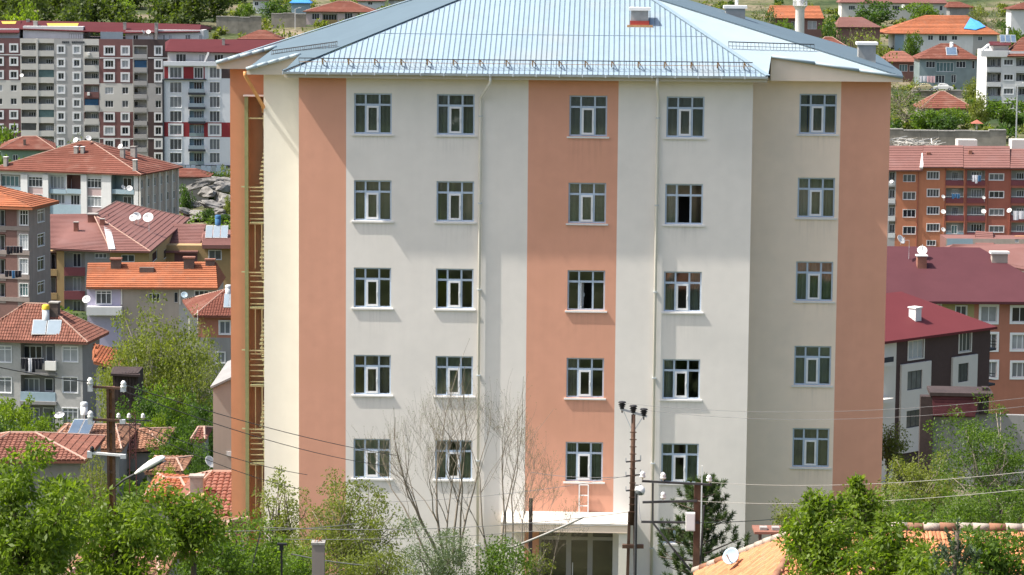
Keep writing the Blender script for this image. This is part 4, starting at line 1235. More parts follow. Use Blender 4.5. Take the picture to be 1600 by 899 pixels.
# salmon-roofed white apartment house
def salmon_house():
    b = Bld('balconied_apartment_house', 'white apartment house with large salmon hip roof, pale blue balconies and ribbed beige side', 'building', 216, 345, 428, 17, sink=2)
    f = b.f; Q = R3f(f); U = lambda px: f.L(px, 300)[0]
    ze = f.L(216, 273)[1]
    f.mi('white_wall')
    f.zone(44, 293, 75, 305, 'pink_panel'); f.zone(44, 318, 75, 330, 'pink_panel'); f.zone(137, 294, 158, 306, 'pink_panel'); f.zone(137, 323, 158, 338, 'pink_panel')
    f.balc(1, 273, 32, 304, 292, 'blue_parapet', [(3, 275, 30, 291, 4)], .5, back='shade_in', glass='glass_teal')
    f.win(44.5, 277, 66, 292, 4, .05, tr=.25); f.win(44.5, 304, 66, 319, 4, .05, tr=.25)
    f.balc(76.5, 273.5, 103, 302.5, 296, 'blue_parapet', [(78, 275, 101, 295, 4)], .8, back='blue_white')
    f.balc(104.5, 273.5, 126, 302.5, 295.5, 'blue_parapet', [(108, 280, 112, 295, 1)], 1.5, back='brick_brown')
    f.balc(76.5, 303, 126, 336, 320, 'blue_parapet', [(79, 304, 102, 318, 4), (111, 305, 125, 320, 3)], .8, back='blue_white')
    f.win(136.5, 279, 158, 294, 4, .05, tr=.25); f.win(136.5, 307.5, 158, 323, 4, .05, tr=.25, glass='glass_pale')
    f.balc(174.5, 274, 209, 303, 296, 'blue_parapet', [(193, 278, 206, 296, 2)], 1.5, back='teal_wall')
    f.balc(174.5, 304, 209, 335, 325, 'blue_parapet', [(193, 307, 206, 325, 2)], 1.5, back='teal_wall')
    f.wall(U(-8), U(216), 0, ze, 'white_wall')
    for x0, x1 in ((32.5, 43), (67, 75.5), (126.5, 135.5), (159, 173.5)): f.box(x0, 273, x1, 345, -.35, -.004, 'white_wall', 'pier')
    sd = b.side(U(217)); n = 6
    um = sd.L(277, 300)[0]
    cols_ = [um * (i + .5) / n for i in range(n)]
    for (z1, z0) in ((277, 290), (303, 316.5), (330, 343)):
        Z1, Z0 = sd.L(245, z1)[1], sd.L(245, z0)[1]
        for c in cols_: 
            sd.holes.append((c - .42, Z0, c + .42, Z1, .16, None))
            fr, pa = win_meshes(.8, round(Z1 - Z0, 1), 1, .0, 0, 'pvc', 'glass_mid', .1)
            o = link('window', fr, b.root, (c - .4, .1, Z0)); sd.put(o); link('pane', pa, o)
    sd.wall(0, um, 0, ze + .1, 'taupe_wall')
    for i in range(n + 1):
        mb = MB(); c = um * i / n; mb.box(max(0, c - .22), min(um, c + .22), -.28, -.004, 0, ze); sd.obj(mb, 'pier', M['tower_cream'])
    b.shell(U(-8), U(217), um, ze, 'white_wall', right=False)
    ov = .7; u0, u1 = U(-8) - ov, U(217) + ov
    zr = Q(138, 221, um * .5).z
    e = ze + .05; rz = e + (zr - e)
    b.roof([(u0, -ov, e), (u1, -ov, e), (u1, um + ov, e), (u0, um + ov, e)], [(Q(128, 223, um * .5).x, um * .5, rz), (Q(142, 221, um * .5).x, um * .5, rz)], 'tile_salmon', course=.55, cap='ridge_pale')
    for q in ((5, 246, 11, 261), (115, 230, 121, 241), (125.5, 230, 131, 241), (207, 250.5, 213, 268)): b.chimney(*q, 'concrete', capm='white_paint')
    mb = MB()
    for x0, y0, x1, y1 in ((187, 233, 193.5, 248), (203.5, 229, 211, 244)):
        pass
    b.chimney(187, 233, 193.5, 247, 'concrete'); b.chimney(203.5, 230, 211.5, 246, 'concrete')
    return b
SH = salmon_house()

# brown brick apartment house at the left edge
def brick_house():
    b = Bld('brick_apartment_house', 'brown brick apartment house with orange tiled roof, cut by the left picture edge', 'building', 45.5, 470, 320, 13, sink=2)
    f = b.f; Q = R3f(f); U = lambda px: f.L(px, 400)[0]; ze = f.L(45, 323)[1]
    f.mi('brick_brown'); f.zone(27, 300, 46, 500, 'grey_brown')
    for y0, y1, g in ((328.5, 352, None), (367, 390, None), (405, 428, None), (443, 463, 'glass_teal')):
        f.win(30.5, y0, 44, y1, 3, .06, tr=.3, glass=g)
        f.balc(-18, y0 - 1, 9, y1 + 10, y1 + 2, 'grey_brown', [(-5, y0, 8, y1 + 1, 2)], 1.2, back='brick_brown')
        f.box(-18, y1 + 1.5, 46, y1 + 8, -.1, -.004, 'grey_brown', 'band')
    f.wall(U(-160), U(45.5), 0, ze, 'brick_brown')
    sd = b.side(U(45.5)); um = sd.L(79, 400)[0]
    for y0, y1 in ((328, 347), (365, 385), (402, 422), (440, 458)):
        sd.win(58.5, y0, 69, y1, 2, .06, tr=.25)
    sd.wall(0, um, 0, ze, 'grey_brown')
    b.shell(U(-160), U(45.5), um, ze, 'brick_brown', right=False)
    ov = .8; u0, u1 = U(-160) - ov, U(45.5) + ov
    rq = Q(-42, 280, um * .5); rz = rq.z
    b.roof([(u0, -ov, ze), (u1, -ov, ze), (u1, um + ov, ze), (u0, um + ov, ze)], [(u0 + 2.5, um * .5, rz), (rq.x, um * .5, rz)], 'tile_orange', course=.42, skirt=.3)
    return b
BH = brick_house()

# row of joined houses with faded red roofs
def red_row():
    b = Bld('ochre_apartment_house', 'ochre and grey apartment house with broad faded red roof and maroon balconies', 'building', 172, 470, 350, 0, sink=2)
    f = b.f; Q = R3f(f); U = lambda px: f.L(px, 420)[0]; ze = f.L(130, 393)[1]
    f.mi('grey_plain'); f.zone(60, 380, 90, 520, 'brick_brown'); f.zone(89, 380, 101, 520, 'ochre'); f.zone(172, 380, 240, 520, 'ochre')
    for y0, y1 in ((395, 431), (432, 468), (469, 505)):
        f.balc(100.5, y0, 132.5, y1, y1 - 13, 'maroon_par', [(114, y0 + 1, 127, y1 - 13.5, 2)], 1.1, back='tower_grey')
        f.balc(76, y0, 88.5, y1, y1 - 10, 'ochre', [(80, y0 + 2, 87, y1 - 10, 1)], 1.1, back='brick_brown')
    f.win(148, 396, 167, 404, 3, glass='glass_mid'); f.win(190, 398, 210, 410, 2, glass='glass_dark')
    f.wall(U(74), U(233), 0, ze, 'grey_plain')
    sd = b.side(U(233)); um = sd.L(292, 385)[0]
    for x0, x1 in ((238, 246), (256, 262), (279, 287)): sd.win(x0, 393 - (x0 - 238) * .22, x1, 408 - (x0 - 238) * .22, 1, glass='glass_dark')
    sd.wall(0, um, 0, ze, 'ochre')
    b.shell(U(74), U(233), um, ze, 'ochre', right=False)
    b.roof([Q(78, 388.5, -.7), Q(173, 393, -.7), Q(170, 338, 17), Q(78, 336, 17)], [Q(76, 335, 15.5), Q(168, 334, 15.5)], 'tile_pink', course=.6)
    b.roof([Q(173.5, 393, -.7), Q(235, 393.5, -.7), (Q(236, 393.5, -.7).x, um + .7, Q(235, 393.5, -.7).z), (Q(173, 393, -.7).x - 3, um + .7, Q(235, 393.5, -.7).z)],
           [Q(146, 335, 12), (Q(146, 335, 12).x + .5, um * .72, Q(146, 335, 12).z)], 'tile_pink', axis='y', course=.6, cap='ridge_pale')
    mb = MB(); mb.bar(Q(166, 352, 9), Q(175, 392, -.4), .8, .5); mb.obj('valley_gutter', M['zinc'], b.root)
    for q in ((115, 348, 122, 362), (137, 336, 151, 348), (156, 343, 163, 353)): b.chimney(*q, 'brick')
    return b
RR = red_row()
b = Bld('ochre_house', 'ochre house with faded red roof carrying a solar heater, beside the main building', 'house', 330, 470, 368, 0, sink=2)
f = b.f; Q = R3f(f)
f.win(326, 391, 346, 406, 2, .06, glass='glass_mid'); f.win(338, 432, 343, 448, 1, glass='glass_dark')
f.zone(273, 392, 309, 600, 'tower_brown')
f.wall(f.L(234, 420)[0], f.L(400, 420)[0], 0, f.L(330, 384)[1], 'ochre'); b.shell(f.L(234, 420)[0], f.L(400, 420)[0], 12, f.L(330, 384)[1], 'ochre')
b.roof([Q(225, 394, -.5), Q(309, 394, -.5), Q(322, 352, 12.5), Q(225, 352, 12.5)], [Q(232, 349.5, 11), Q(322, 350.5, 11)], 'tile_pink', course=.6)
b.roof([Q(316, 384, -1.2), Q(400, 384, -1.2), Q(400, 360, 10), Q(316, 360, 10)], [Q(318, 366, 5), Q(400, 366, 5)], 'tile_pink', course=.6, skirt=.4)
OH2 = b

# orange tiled long house with lilac wall
def orange_long():
    b = Bld('orange_tiled_house', 'long house with bright orange tiled gable roof and lilac end wall', 'house', 240, 490, 300, -1.0, sink=2)
    f = b.f; Q = R3f(f); U = lambda px: f.L(px, 460)[0]; ze = f.L(240, 451)[1]
    f.mi('taupe_wall'); f.zone(120, 440, 189, 600, 'lilac'); f.zone(280, 440, 345, 600, 'tower_grey'); f.zone(120, 479, 189, 494, 'white_wall')
    f.win(150, 455, 174, 475, 3, .05, glass='glass_mid', tr=.2); f.win(304, 454.5, 326, 463, 3, .05, glass='glass_dark'); f.win(272, 457, 278, 473, 1); f.win(232, 458, 250, 472, 3)
    f.wall(U(136), U(338), 0, ze, 'taupe_wall'); b.shell(U(136), U(338), 9, ze, 'taupe_wall')
    f.box(135, 480, 190, 493, -1.0, -.01, 'white_wall', 'balcony_parapet')
    for x in (190, 281): f.box(x - .8, 451, x + .8, 476, -.15, -.01, 'white_paint', 'downpipe')
    b.roof([Q(134.5, 449.5, -.7), Q(340, 450.5, -.7), Q(340, 450.5, -.7) + Vector((0, 9.6, 0)), Q(134.5, 449.5, -.7) + Vector((0, 9.6, 0))],
           [Q(137, 411, 4), Q(337, 409, 4)], 'tile_orange', course=.38)
    for q in ((173, 406, 188.5, 421), (287, 404, 303, 421), (321, 407, 335, 416)): b.chimney(*q, 'soot', True, 'brick', .7)
    p = b.hit(230, 424)
    if p: 
        q = b.local(p); mb = MB(); mb.box(q.x - .8, q.x + .7, q.y - .3, q.y + .5, q.z - .1, q.z + .4); mb.obj('roof_hatch', M['soot'], b.root)
    return b
OL = orange_long()

# house right of the big tree, half behind the main building
b = Bld('terracotta_walled_house', 'terracotta walled house with salmon tiled roof, half hidden by the main building', 'house', 308, 600, 268, 0, sink=2)
f = b.f; Q = R3f(f); ze = f.L(330, 495)[1]
f.mi('terracotta'); f.zone(300, 528, 420, 640, 'grey_plain')
f.win(343, 502, 360, 522, 2, .1, glass='glass_mid'); f.win(338, 551, 352, 567, 2, .06, glass='glass_mid')
f.wall(f.L(308, 520)[0], f.L(420, 520)[0], 0, ze, 'terracotta'); b.shell(f.L(308, 520)[0], f.L(420, 520)[0], 10, ze, 'terracotta')
b.roof([Q(303, 494, -.6), Q(425, 495, -.6), Q(425, 470, 10.5), Q(285, 470, 10.5)], [Q(352, 453, 5), Q(415, 453, 5)], 'tile_salmon', tiles=.25, cap='ridge_pale')
TH = b
# plain grey building close to the main one
b = Bld('plain_grey_annexe', 'plain windowless grey building squeezed against the left of the main building', 'building', 333, 735, 138, 0, sink=3)
f = b.f; Q = R3f(f)
mb = MB(); zt0, zt1 = f.L(333, 607)[1], f.L(362, 594)[1]; u0, u1 = f.L(333, 680)[0], f.L(385, 680)[0]
fr_ = [(u0, 0, 0), (u1, 0, 0), (u1, 0, zt1 + .4), (u0, 0, zt0)]; bk_ = [(x, 8, z) for x, y, z in fr_]
mb.add(fr_ + bk_, [(0, 1, 2, 3), (4, 7, 6, 5), (0, 3, 7, 4), (3, 2, 6, 7)]); mb.obj('wall', M['taupe_wall'], b.root)
mb = MB(); mb.bar((u0 - .1, 4, zt0 + .05), (u1, 4, zt1 + .45), 8.3, .1); mb.obj('roof', M['grey_plain'], b.root)
f.box(354, 706, 362, 713, -.05, -.005, 'white_wall', 'vent')

# pale brick house with the solar heater
def solar_house():
    b = Bld('pale_brick_house', 'three storey pale brick house with red tiled hip roof and balcony full of dark laundry', 'house', 129, 690, 255, 8, sink=2)
    f = b.f; Q = R3f(f); U = lambda px: f.L(px, 580)[0]; ze = f.L(100, 533.5)[1]
    f.mi('brick_white')
    for (y0, y1) in ((541, 566), (590, 613.5), (638, 664)):
        f.win(-14, y0, 18, y1, 3, .05, tr=.22, glass='glass_pale' if y0 < 560 else 'glass_mid'); f.win(98, y0, 121.5, y1, 2 if y0 < 600 else 3, .06, tr=.22, glass='glass_pale' if y0 < 560 else 'glass_mid')
    f.balc(32.5, 537, 86, 583, 568, 'grey_plain', [(38, 540, 66, 566, 3), (72, 540, 84, 580, 1)], 1.2, back='grey_plain')
    f.balc(32.5, 586, 86, 631, 613, 'blue_parapet', [(37, 591, 62, 612, 3), (70, 591, 84, 612, 1)], 1.2, back='grey_plain')
    f.balc(32.5, 633, 86, 690, 668, 'grey_plain', [(36, 637, 62, 664, 3), (68, 637, 84, 664, 1)], 1.2, back='grey_plain')
    f.wall(U(-30), U(129), 0, ze, 'brick_white')
    f.box(31, 583.2, 88, 586.5, -.25, -.004, 'grey_plain', 'balcony_slab'); f.box(31, 627.5, 88, 632.5, -.25, -.004, 'grey_plain', 'balcony_slab')
    # courses of pale brick, raised
    f.box(70, 565, 87, 579, -.5, -.06, 'white_paint', 'air_conditioner')
    sd = b.side(U(129)); um = sd.L(156, 580)[0]
    sd.wall(0, um, 0, ze, 'grey_plain'); b.shell(U(-30), U(129), um, ze, 'grey_plain', right=False)
    ov = .7; u0, u1 = U(-30) - ov, U(129) + ov
    rz = Q(42, 474.5, um * .45).z
    b.roof([(u0, -ov, ze + .05), (u1, -ov, ze + .05), (u1, um + ov, ze + .05), (u0, um + ov, ze + .05)],
           [(Q(40, 475, um * .45).x, um * .45, rz), (Q(72, 477, um * .45).x, um * .45, rz)], 'tile_red', tiles=.25, cap='ridge_pale', skirt=.2)
    b.chimney(77, 474, 90.5, 497, 'soot', True, 'concrete')
    return b
SO = solar_house()
b = Bld('low_orange_house', 'low house with orange tiled hip roof showing between pale brick house and tree', 'house', 180, 600, 225, 0, sink=1)
f = b.f; Q = R3f(f); ze = f.L(180, 577)[1]
f.win(170, 584, 178, 594); f.wall(f.L(150, 590)[0], f.L(200, 590)[0], 0, ze, 'grey_plain'); b.shell(f.L(150, 590)[0], f.L(200, 590)[0], 8, ze, 'grey_plain')
b.roof([Q(146, 566, -.5), Q(196, 579, -.5), Q(212, 562, 8), Q(146, 548, 8)], [Q(150, 538, 4), Q(178, 545, 4)], 'tile_orange', tiles=.25)
b = Bld('dark_shed', 'dark timber shed under the trees beside the pale brick house', 'shed', 195, 630, 205, 0, sink=1)
f = b.f; Q = R3f(f)
for i in range(8):
    x0 = 176 + 5 * i; f.box(x0 + .3, 583, x0 + 4.7, 640, -.02 * (i % 2), 3, 'dark_wood', 'plank')
b.roof([Q(173, 584, -.3), Q(219, 586, -.3), Q(217, 576, 3.6), Q(176, 574, 3.6)], [Q(180, 572, 2.5), Q(213, 574, 2.5)], 'dark_wood')

# low tiled roofs at lower left
def low_house(name, label, px0, px1, pye, pyr, Y, m, wall='grey_plain', depth=6, rx=(.3, .7), a=0.0, tiles=.25, dy=0.0, cap='ridge_pale', wpx=None, winz=None):
    b = Bld(name, label, 'house', (px0 + px1) / 2, pye + 20, Y, a, sink=1.5)
    f = b.f; Q = R3f(f)
    c0, c1 = Q(px0, pye - dy, -.4), Q(px1, pye + dy, -.4)
    ze = min(c0.z, c1.z) - .1
    x0, x1 = (px0 + 4, px1 - 4) if wpx is None else wpx
    w0, w1 = f.L(x0, pye + 8)[0], f.L(x1, pye + 8)[0]
    if winz:
        for q in winz: f.win(*q)
    f.wall(w0, w1, 0, ze, wall); b.shell(w0, w1, depth, ze, wall)
    zr = Q((px0 + px1) / 2, pyr, depth * .5).z
    c2, c3 = c1 + Vector((0, depth + .8, 0)), c0 + Vector((0, depth + .8, 0))
    r0 = c0.lerp(c1, rx[0]); r1 = c0.lerp(c1, rx[1]); r0.y = r1.y = depth * .5; r0.z = r1.z = zr
    b.roof([c0, c1, c2, c3], [r0, r1], m, tiles=tiles, cap=cap, skirt=.15)
    return b
LH1 = low_house('low_tiled_house', 'low house with red tiled roof peeking out above the left tree', -60, 134, 720, 677, 150, 'tile_red', depth=6.5, rx=(.3, .5))
LH2 = low_house('old_tiled_house', 'low house with worn red tiled roof and tilted solar panel', 66, 190, 703, 664, 172, 'tile_old', depth=8, rx=(.2, .8))
LH3 = low_house('pale_tiled_house', 'low house with pale broken tiles just right of the lamp post', 176, 254, 703, 671, 176, 'tile_old', depth=6, rx=(.1, .55), dy=-4)
LH4 = low_house('garden_hut', 'tiny tiled hut roof among the green bushes', 298, 320, 688, 668, 172, 'tile_salmon', depth=3.5)
LH5 = low_house('bush_hidden_house', 'low tiled roof almost buried in bushes behind the lamp head', 226, 286, 738, 717, 160, 'tile_old', depth=4)
LH6 = low_house('small_orange_house', 'small orange tiled roof left of the concrete chimney', 222, 302, 782, 748, 128, 'tile_orange', depth=5, rx=(.3, .6), dy=3)
LH7 = low_house('red_tiled_house', 'low house with dusty red tiled roof at the left foot of the main building', 264, 420, 806, 738, 120, 'tile_red', depth=8, rx=(.33, .9))
LH8 = low_house('patched_tiled_house', 'patched tiled roof glimpsed through the leaves below the flue pipe', 236, 362, 868, 816, 106, 'tile_old', depth=6, rx=(.15, .85))
LH9 = low_house('leaf_hidden_house', 'scrap of tiled roof seen through gaps in the lower left leaves', 90, 250, 915, 872, 92, 'tile_old', depth=6, rx=(.15, .85))
# ------------------------------------------------------------------ right: apartment rows and the hillside houses
def rust_block():
    b = Bld('rust_orange_apartment_row', 'long rust orange and brick red apartment row with cream balconies, right of the main building', 'building', 1450, 392, 460, 0, sink=2)
    f = b.f; Q = R3f(f); U = lambda px: f.L(px, 320)[0]; ze = f.L(1450, 262)[1]
    f.mi('rust_wall'); f.zone(1506, 240, 1545, 420, 'brick_red'); f.zone(1543, 240, 1577, 420, 'brick_red'); f.zone(1577, 240, 1640, 420, 'brick_red')
    f.zone(1380, 240, 1399, 420, 'tower_grey'); f.zone(1543, 345, 1577, 420, 'brick_red')
    for i, y in enumerate((273, 300.5, 328, 354.5)):
        f.win(1411, y, 1430.5, y + 11.5, 3, .06 if i else 0, glass='glass_mid' if i == 0 else None, tr=0)
        f.win(1448.5, y - 4.5, 1467.5, y + 7, 4, .08); f.win(1546, y - 1, 1568, y + 8.5, 3, .08)
        f.balc(1478, y - 6.5, 1505.5, y + 17, y + 9, 'maroon_par' if i < 3 else 'blue_parapet', [(1487, y - 4.5, 1497, y + 9, 3)], 1.2, rail=True)
        f.balc(1511, y - 6.5, 1539, y + 17, y + 9.5, 'maroon_par', [(1517, y - 4.5, 1534, y + 8, 4)], 1.2, rail=True)
        f.balc(1580, y - 6.5, 1612, y + 17, y + 9, 'maroon_par', [(1588, y - 3, 1600, y + 8, 3)], 1.2, rail=True)
        f.balc(1388.5, y - 8, 1398.5, y + 17, y + 10, 'white_wall', [(1390, y - 4, 1397.5, y + 9, 2)], .8)
    f.win(1448, 376, 1462, 384, 3, .06)
    f.wall(U(1380), U(1640), 0, ze, 'rust_wall')
    for x in (1433.5, 1476, 1508, 1541.5, 1578): f.box(x - .5, 262, x + .5, 395, -.12, -.004, 'brick_red', 'downpipe')
    b.shell(U(1380), U(1640), 11, ze, 'rust_wall')
    zr = Q(1450, 229, 5.5).z
    for x0, x1, ye, yr, m in ((1380, 1442, 266.5, 228, 'tile_pink'), (1442.5, 1505, 261.5, 227.5, 'tile_pink'), (1505.5, 1578, 262.5, 228.5, 'tile_pink'), (1578.5, 1640, 263, 233, 'tile_pink')):
        c0, c1 = Q(x0, ye, -.7), Q(x1, ye, -.7); r0, r1 = Q(x0, yr, 5.5), Q(x1, yr, 5.5)
        b.roof([c0, c1, c1 + Vector((0, 12.4, 0)), c0 + Vector((0, 12.4, 0))], [r0, r1], m, course=.7)
    mb = MB(); mb.bar(Q(1439.5, 265, -.7) + Vector((0, 0, .2)), Q(1443.5, 236, 5) + Vector((0, 0, .2)), .5, .35); mb.obj('fire_wall', M['white_wall'], b.root)
    for q in ((1448, 238, 1454, 243), (1513.5, 235, 1519, 242)): b.chimney(*q, 'brick', False)
    f2 = lambda x0, y0, x1, y1, d: f.box(x0, y0, x1, y1, d, d + 3, 'tower_cream', 'roof_hut')
    f2(1497, 219, 1527, 233, 6.5); f2(1581, 219, 1640, 236, 6)
    for x, y in ((1394, 284), (1394, 340), (1496, 0)):
        pass
    return b
RB = rust_block()
# low lean-to yard buildings in front of it
b = Bld('yard_lean_to', 'pale lean-to with pink roof, just below the rust orange row', 'shed', 1560, 392, 425, 0, sink=2)
f = b.f; Q = R3f(f)
f.zone(1480, 366, 1520, 400, 'blue_parapet'); f.win(1486, 352, 1496, 366, 2, glass='glass_teal') ; f.win(1586, 374, 1592, 379, 1)
f.wall(f.L(1478, 380)[0], f.L(1620, 380)[0], 0, f.L(1500, 373)[1], 'taupe_wall'); b.shell(f.L(1478, 380)[0], f.L(1620, 380)[0], 6, f.L(1500, 373)[1], 'tile_pink')
b.roof([Q(1524, 382, -.5), Q(1553, 382, -.5), Q(1553, 366, 6), Q(1524, 366, 6)], [Q(1525, 361, 4), Q(1551, 363, 4)], 'tile_pink', course=.6)
b.roof([Q(1584, 386, -.5), Q(1630, 386, -.5), Q(1630, 370, 6), Q(1584, 370, 6)], [Q(1586, 368, 4), Q(1630, 368, 4)], 'tile_old', course=.6)

def maroon_block():
    b = Bld('maroon_roofed_block', 'terracotta and olive apartment block with a vast dusty maroon roof and white framed windows', 'building', 1560, 615, 288, -1.5, sink=3)
    f = b.f; Q = R3f(f); U = lambda px: f.L(px, 540)[0]; ze = f.L(1500, 472.5)[1]
    f.mi('terracotta'); f.zone(1360, 460, 1519.5, 700, 'olive')
    for i, y in enumerate((479, 522, 565.5)):
        for x in (1533, 1581.5):
            f.win(x, y + (1 if x > 1560 else 0), x + 24, y + 24.5, 2 if i < 1 else 3, .22, rec=.2)
        f.win(1445.5, y - 3, 1470, y + 9, 4, .1); f.win(1493, y - 1, 1510.5, y + 17.5, 2, .06)
    f.wall(U(1360), U(1680), 0, ze, 'terracotta'); b.shell(U(1360), U(1680), 16, ze, 'terracotta')
    f.box(1519.6, 472, 1680, 476, -.3, -.005, 'tower_brown', 'cornice')
    c0, c1 = Q(1340, 466, -1), Q(1680, 477, -1)
    z_ = (c0.z + c1.z) / 2; c0.z = c1.z = z_
    b.roof([c0, c1, c1 + Vector((0, 18, 0)), c0 + Vector((0, 18, 0))], [Q(1345, 384, 9.5), Q(1531, 387, 9.5)], 'roof_maroon2', skirt=.25)
    # faded pink rear wing
    b.roof([Q(1470, 396, 10.6), Q(1690, 440, 6), Q(1690, 400, 26), Q(1470, 388, 26)], [Q(1490, 382, 17), Q(1690, 381, 17)], 'tile_pink', course=.8)
    b.chimney(1433.5, 401, 1448, 420, 'brick', True, 'white_paint'); b.chimney(1550, 397, 1574.5, 411, 'taupe_wall', True, 'white_paint', .5)
    return b
MBk = maroon_block()

def umber_house():
    b = Bld('umber_house', 'dark umber house with crimson roof and pale square window panels', 'house', 1398, 740, 246, -42, sink=3)
    f = b.f; Q = R3f(f); U = lambda px: f.L(px, 600)[0]; ze = f.L(1398, 531)[1]
    f.mi('umber')
    f.zone(1360, 520, 1398.5, 760, 'tower_cream')
    f.win(1419.5, 531.5, 1442.5, 560.5, 3, .12, glass='glass_pale', frame='tower_cream'); f.win(1499, 520, 1516.5, 549, 3, .12, glass='glass_mid', frame='tower_cream')
    f.wall(U(1372), U(1545), 0, ze, 'umber')
    # pale panels standing proud of the wall, windows set in them
    def panel(x0, x1, y0, y1, wins):
        u0, z0, u1, z1 = f.rect(x0, y0, x1, y1)
        hs = []
        for (a, c, d, e) in wins:
            q = f.rect(a, c, d, e, -.2); hs.append((q[0], q[1], q[2], q[3], .19, None))
            w = round(q[2] - q[0], 1); h = round(q[3] - q[1], 1)
            fr, pa = win_meshes(w, h, 3, 0, 0, 'dark_steel', 'glass_mid', .1)
            o = link('window', fr, b.root, ((q[0] + q[2] - w) / 2, -.07, (q[1] + q[3] - h) / 2)); f.put(o); link('pane', pa, o)
        mb = MB(); wall_grid(mb, u0, u1, z0, z1, hs, y=-.2)
        mb.poly([(u0, -.2, z0), (u0, 0, z0), (u0, 0, z1), (u0, -.2, z1)]); mb.poly([(u1, -.2, z0), (u1, 0, z0), (u1, 0, z1), (u1, -.2, z1)]); mb.poly([(u0, -.2, z1), (u1, -.2, z1), (u1, 0, z1), (u0, 0, z1)])
        f.obj(mb, 'wall_panel', M['tower_cream'])
    panel(1405, 1451, 567, 705, [(1418, 579.5, 1441, 609), (1416.5, 641, 1440, 668)])
    panel(1486, 1524.5, 556, 613, [(1497.5, 568, 1513.5, 597)])
    f.win(1418, 685, 1440, 712, 2, .0, glass='glass_mid')
    f.box(1374, 567, 1396.5, 573, -.9, -.01, 'tower_cream', 'balcony_slab'); f.box(1374, 624, 1396.5, 630, -.9, -.01, 'tower_cream', 'balcony_slab')
    f.box(1374, 559, 1396.5, 566.8, -.88, -.8, 'navy', 'balcony_parapet'); f.win(1376, 540, 1392, 566, 2); f.win(1376, 580, 1392, 620, 2)
    sd = b.side(U(1545)); sd.wall(0, 12, 0, ze, 'umber')
    b.shell(U(1372), U(1545), 12, ze, 'umber', right=False)
    ov = .5; u0, u1 = U(1372) - ov, U(1545) + .35
    zr = ze + 3.0
    b.roof([(u0, -ov, ze + .05), (u1, -ov, ze + .05), (u1, 12 + ov, ze + .05), (u0, 12 + ov, ze + .05)], [(u0 + 5, 6, zr), (u1 - 5.6, 6, zr)], 'roof_crimson', skirt=.22)
    b.chimney(1428, 482, 1442, 502, 'white_wall', True, 'white_paint')
    # small balconies on the far end
    for y in (537, 592):
        u = U(1540); z = f.L(1540, y + 10)[1]
        mb = MB(); mb.box(u + .5, u + 1.6, .2, 2.6, z - .2, z); 
        for k in range(3): mb.box(u + 1.55, u + 1.6, .2, 2.6, z + .25 + .28 * k, z + .3 + .28 * k)
        mb.obj('balcony', M['navy'], b.root)['kind'] = 'stuff'
    return b
UH = umber_house()

# weathered timber house in front of it
b = Bld('timber_house', 'old dark timber house with dark red boards under its flat roof', 'house', 1500, 735, 188, 4, sink=2)
f = b.f; Q = R3f(f)
f.box(1457, 648, 1620, 760, 0, .4, 'grey_plain', 'wall')
f.box(1437, 620, 1456.5, 760, -.5, .4, 'dark_wood', 'side_wall')
for i in range(6):
    y = 620 + i * 5.2; f.box(1456.8 + i * .3, y, 1530 - i * 1.2, y + 4.6, -.55 - .05 * i, -.3 - .05 * i, 'red_timber', 'cladding_board')
f.box(1456.8, 619, 1524, 652, -.25, .0 - .005, 'dark_wood', 'backing')
f.box(1453, 614.5, 1552, 619.6, -.7, 2.2, 'dark_wood', 'roof')
f.box(1535, 606, 1545, 612.3, .5, 1.2, 'dark_wood', 'chimney')
f.box(1530.5, 620, 1545, 647.8, -.3, 3, 'dark_wood', 'gable_board')

# ------------------------------------------------------------------ hillside, upper right
def wall_thing(name, label, px0, px1, pyt, pyb, Y, m='stone_wall', th=.8, cat='wall', steps=6, kind=None):
    O = P(px0, pyb, Y); o = empty(name, O); tag(o, label, cat)
    w = (px1 - px0) / FPX * Y; h = (pyb - pyt) / FPX * Y
    n = steps
    for i in range(n):
        mb = MB(); dz = rng.uniform(-.15, .15)
        mb.box(w * i / n, w * (i + 1) / n - .02, 0, th, -3, h + dz); mb.obj('wall_section', M[m], o)
        mb = MB(); mb.box(w * i / n - .01, w * (i + 1) / n - .03, -.1, th + .1, h + dz + .002, h + dz + .2); mb.obj('coping', M['concrete'], o)
    return o
wall_thing('retaining_wall', 'long stone retaining wall above the rust orange apartment row', 1384, 1572, 204, 232, 519.6, steps=7)
wall_thing('terrace_wall', 'grey terrace wall on the left hillside below the white van', 338, 408, 27, 48, 678, steps=4)
wall_thing('garden_wall', 'pale garden wall left of the pink house', 424, 478, 22, 38, 690, steps=3)
wall_thing('road_wall', 'low wall carrying the road with two parked cars', 1425, 1530, 142, 150, 614, 'concrete', steps=4)

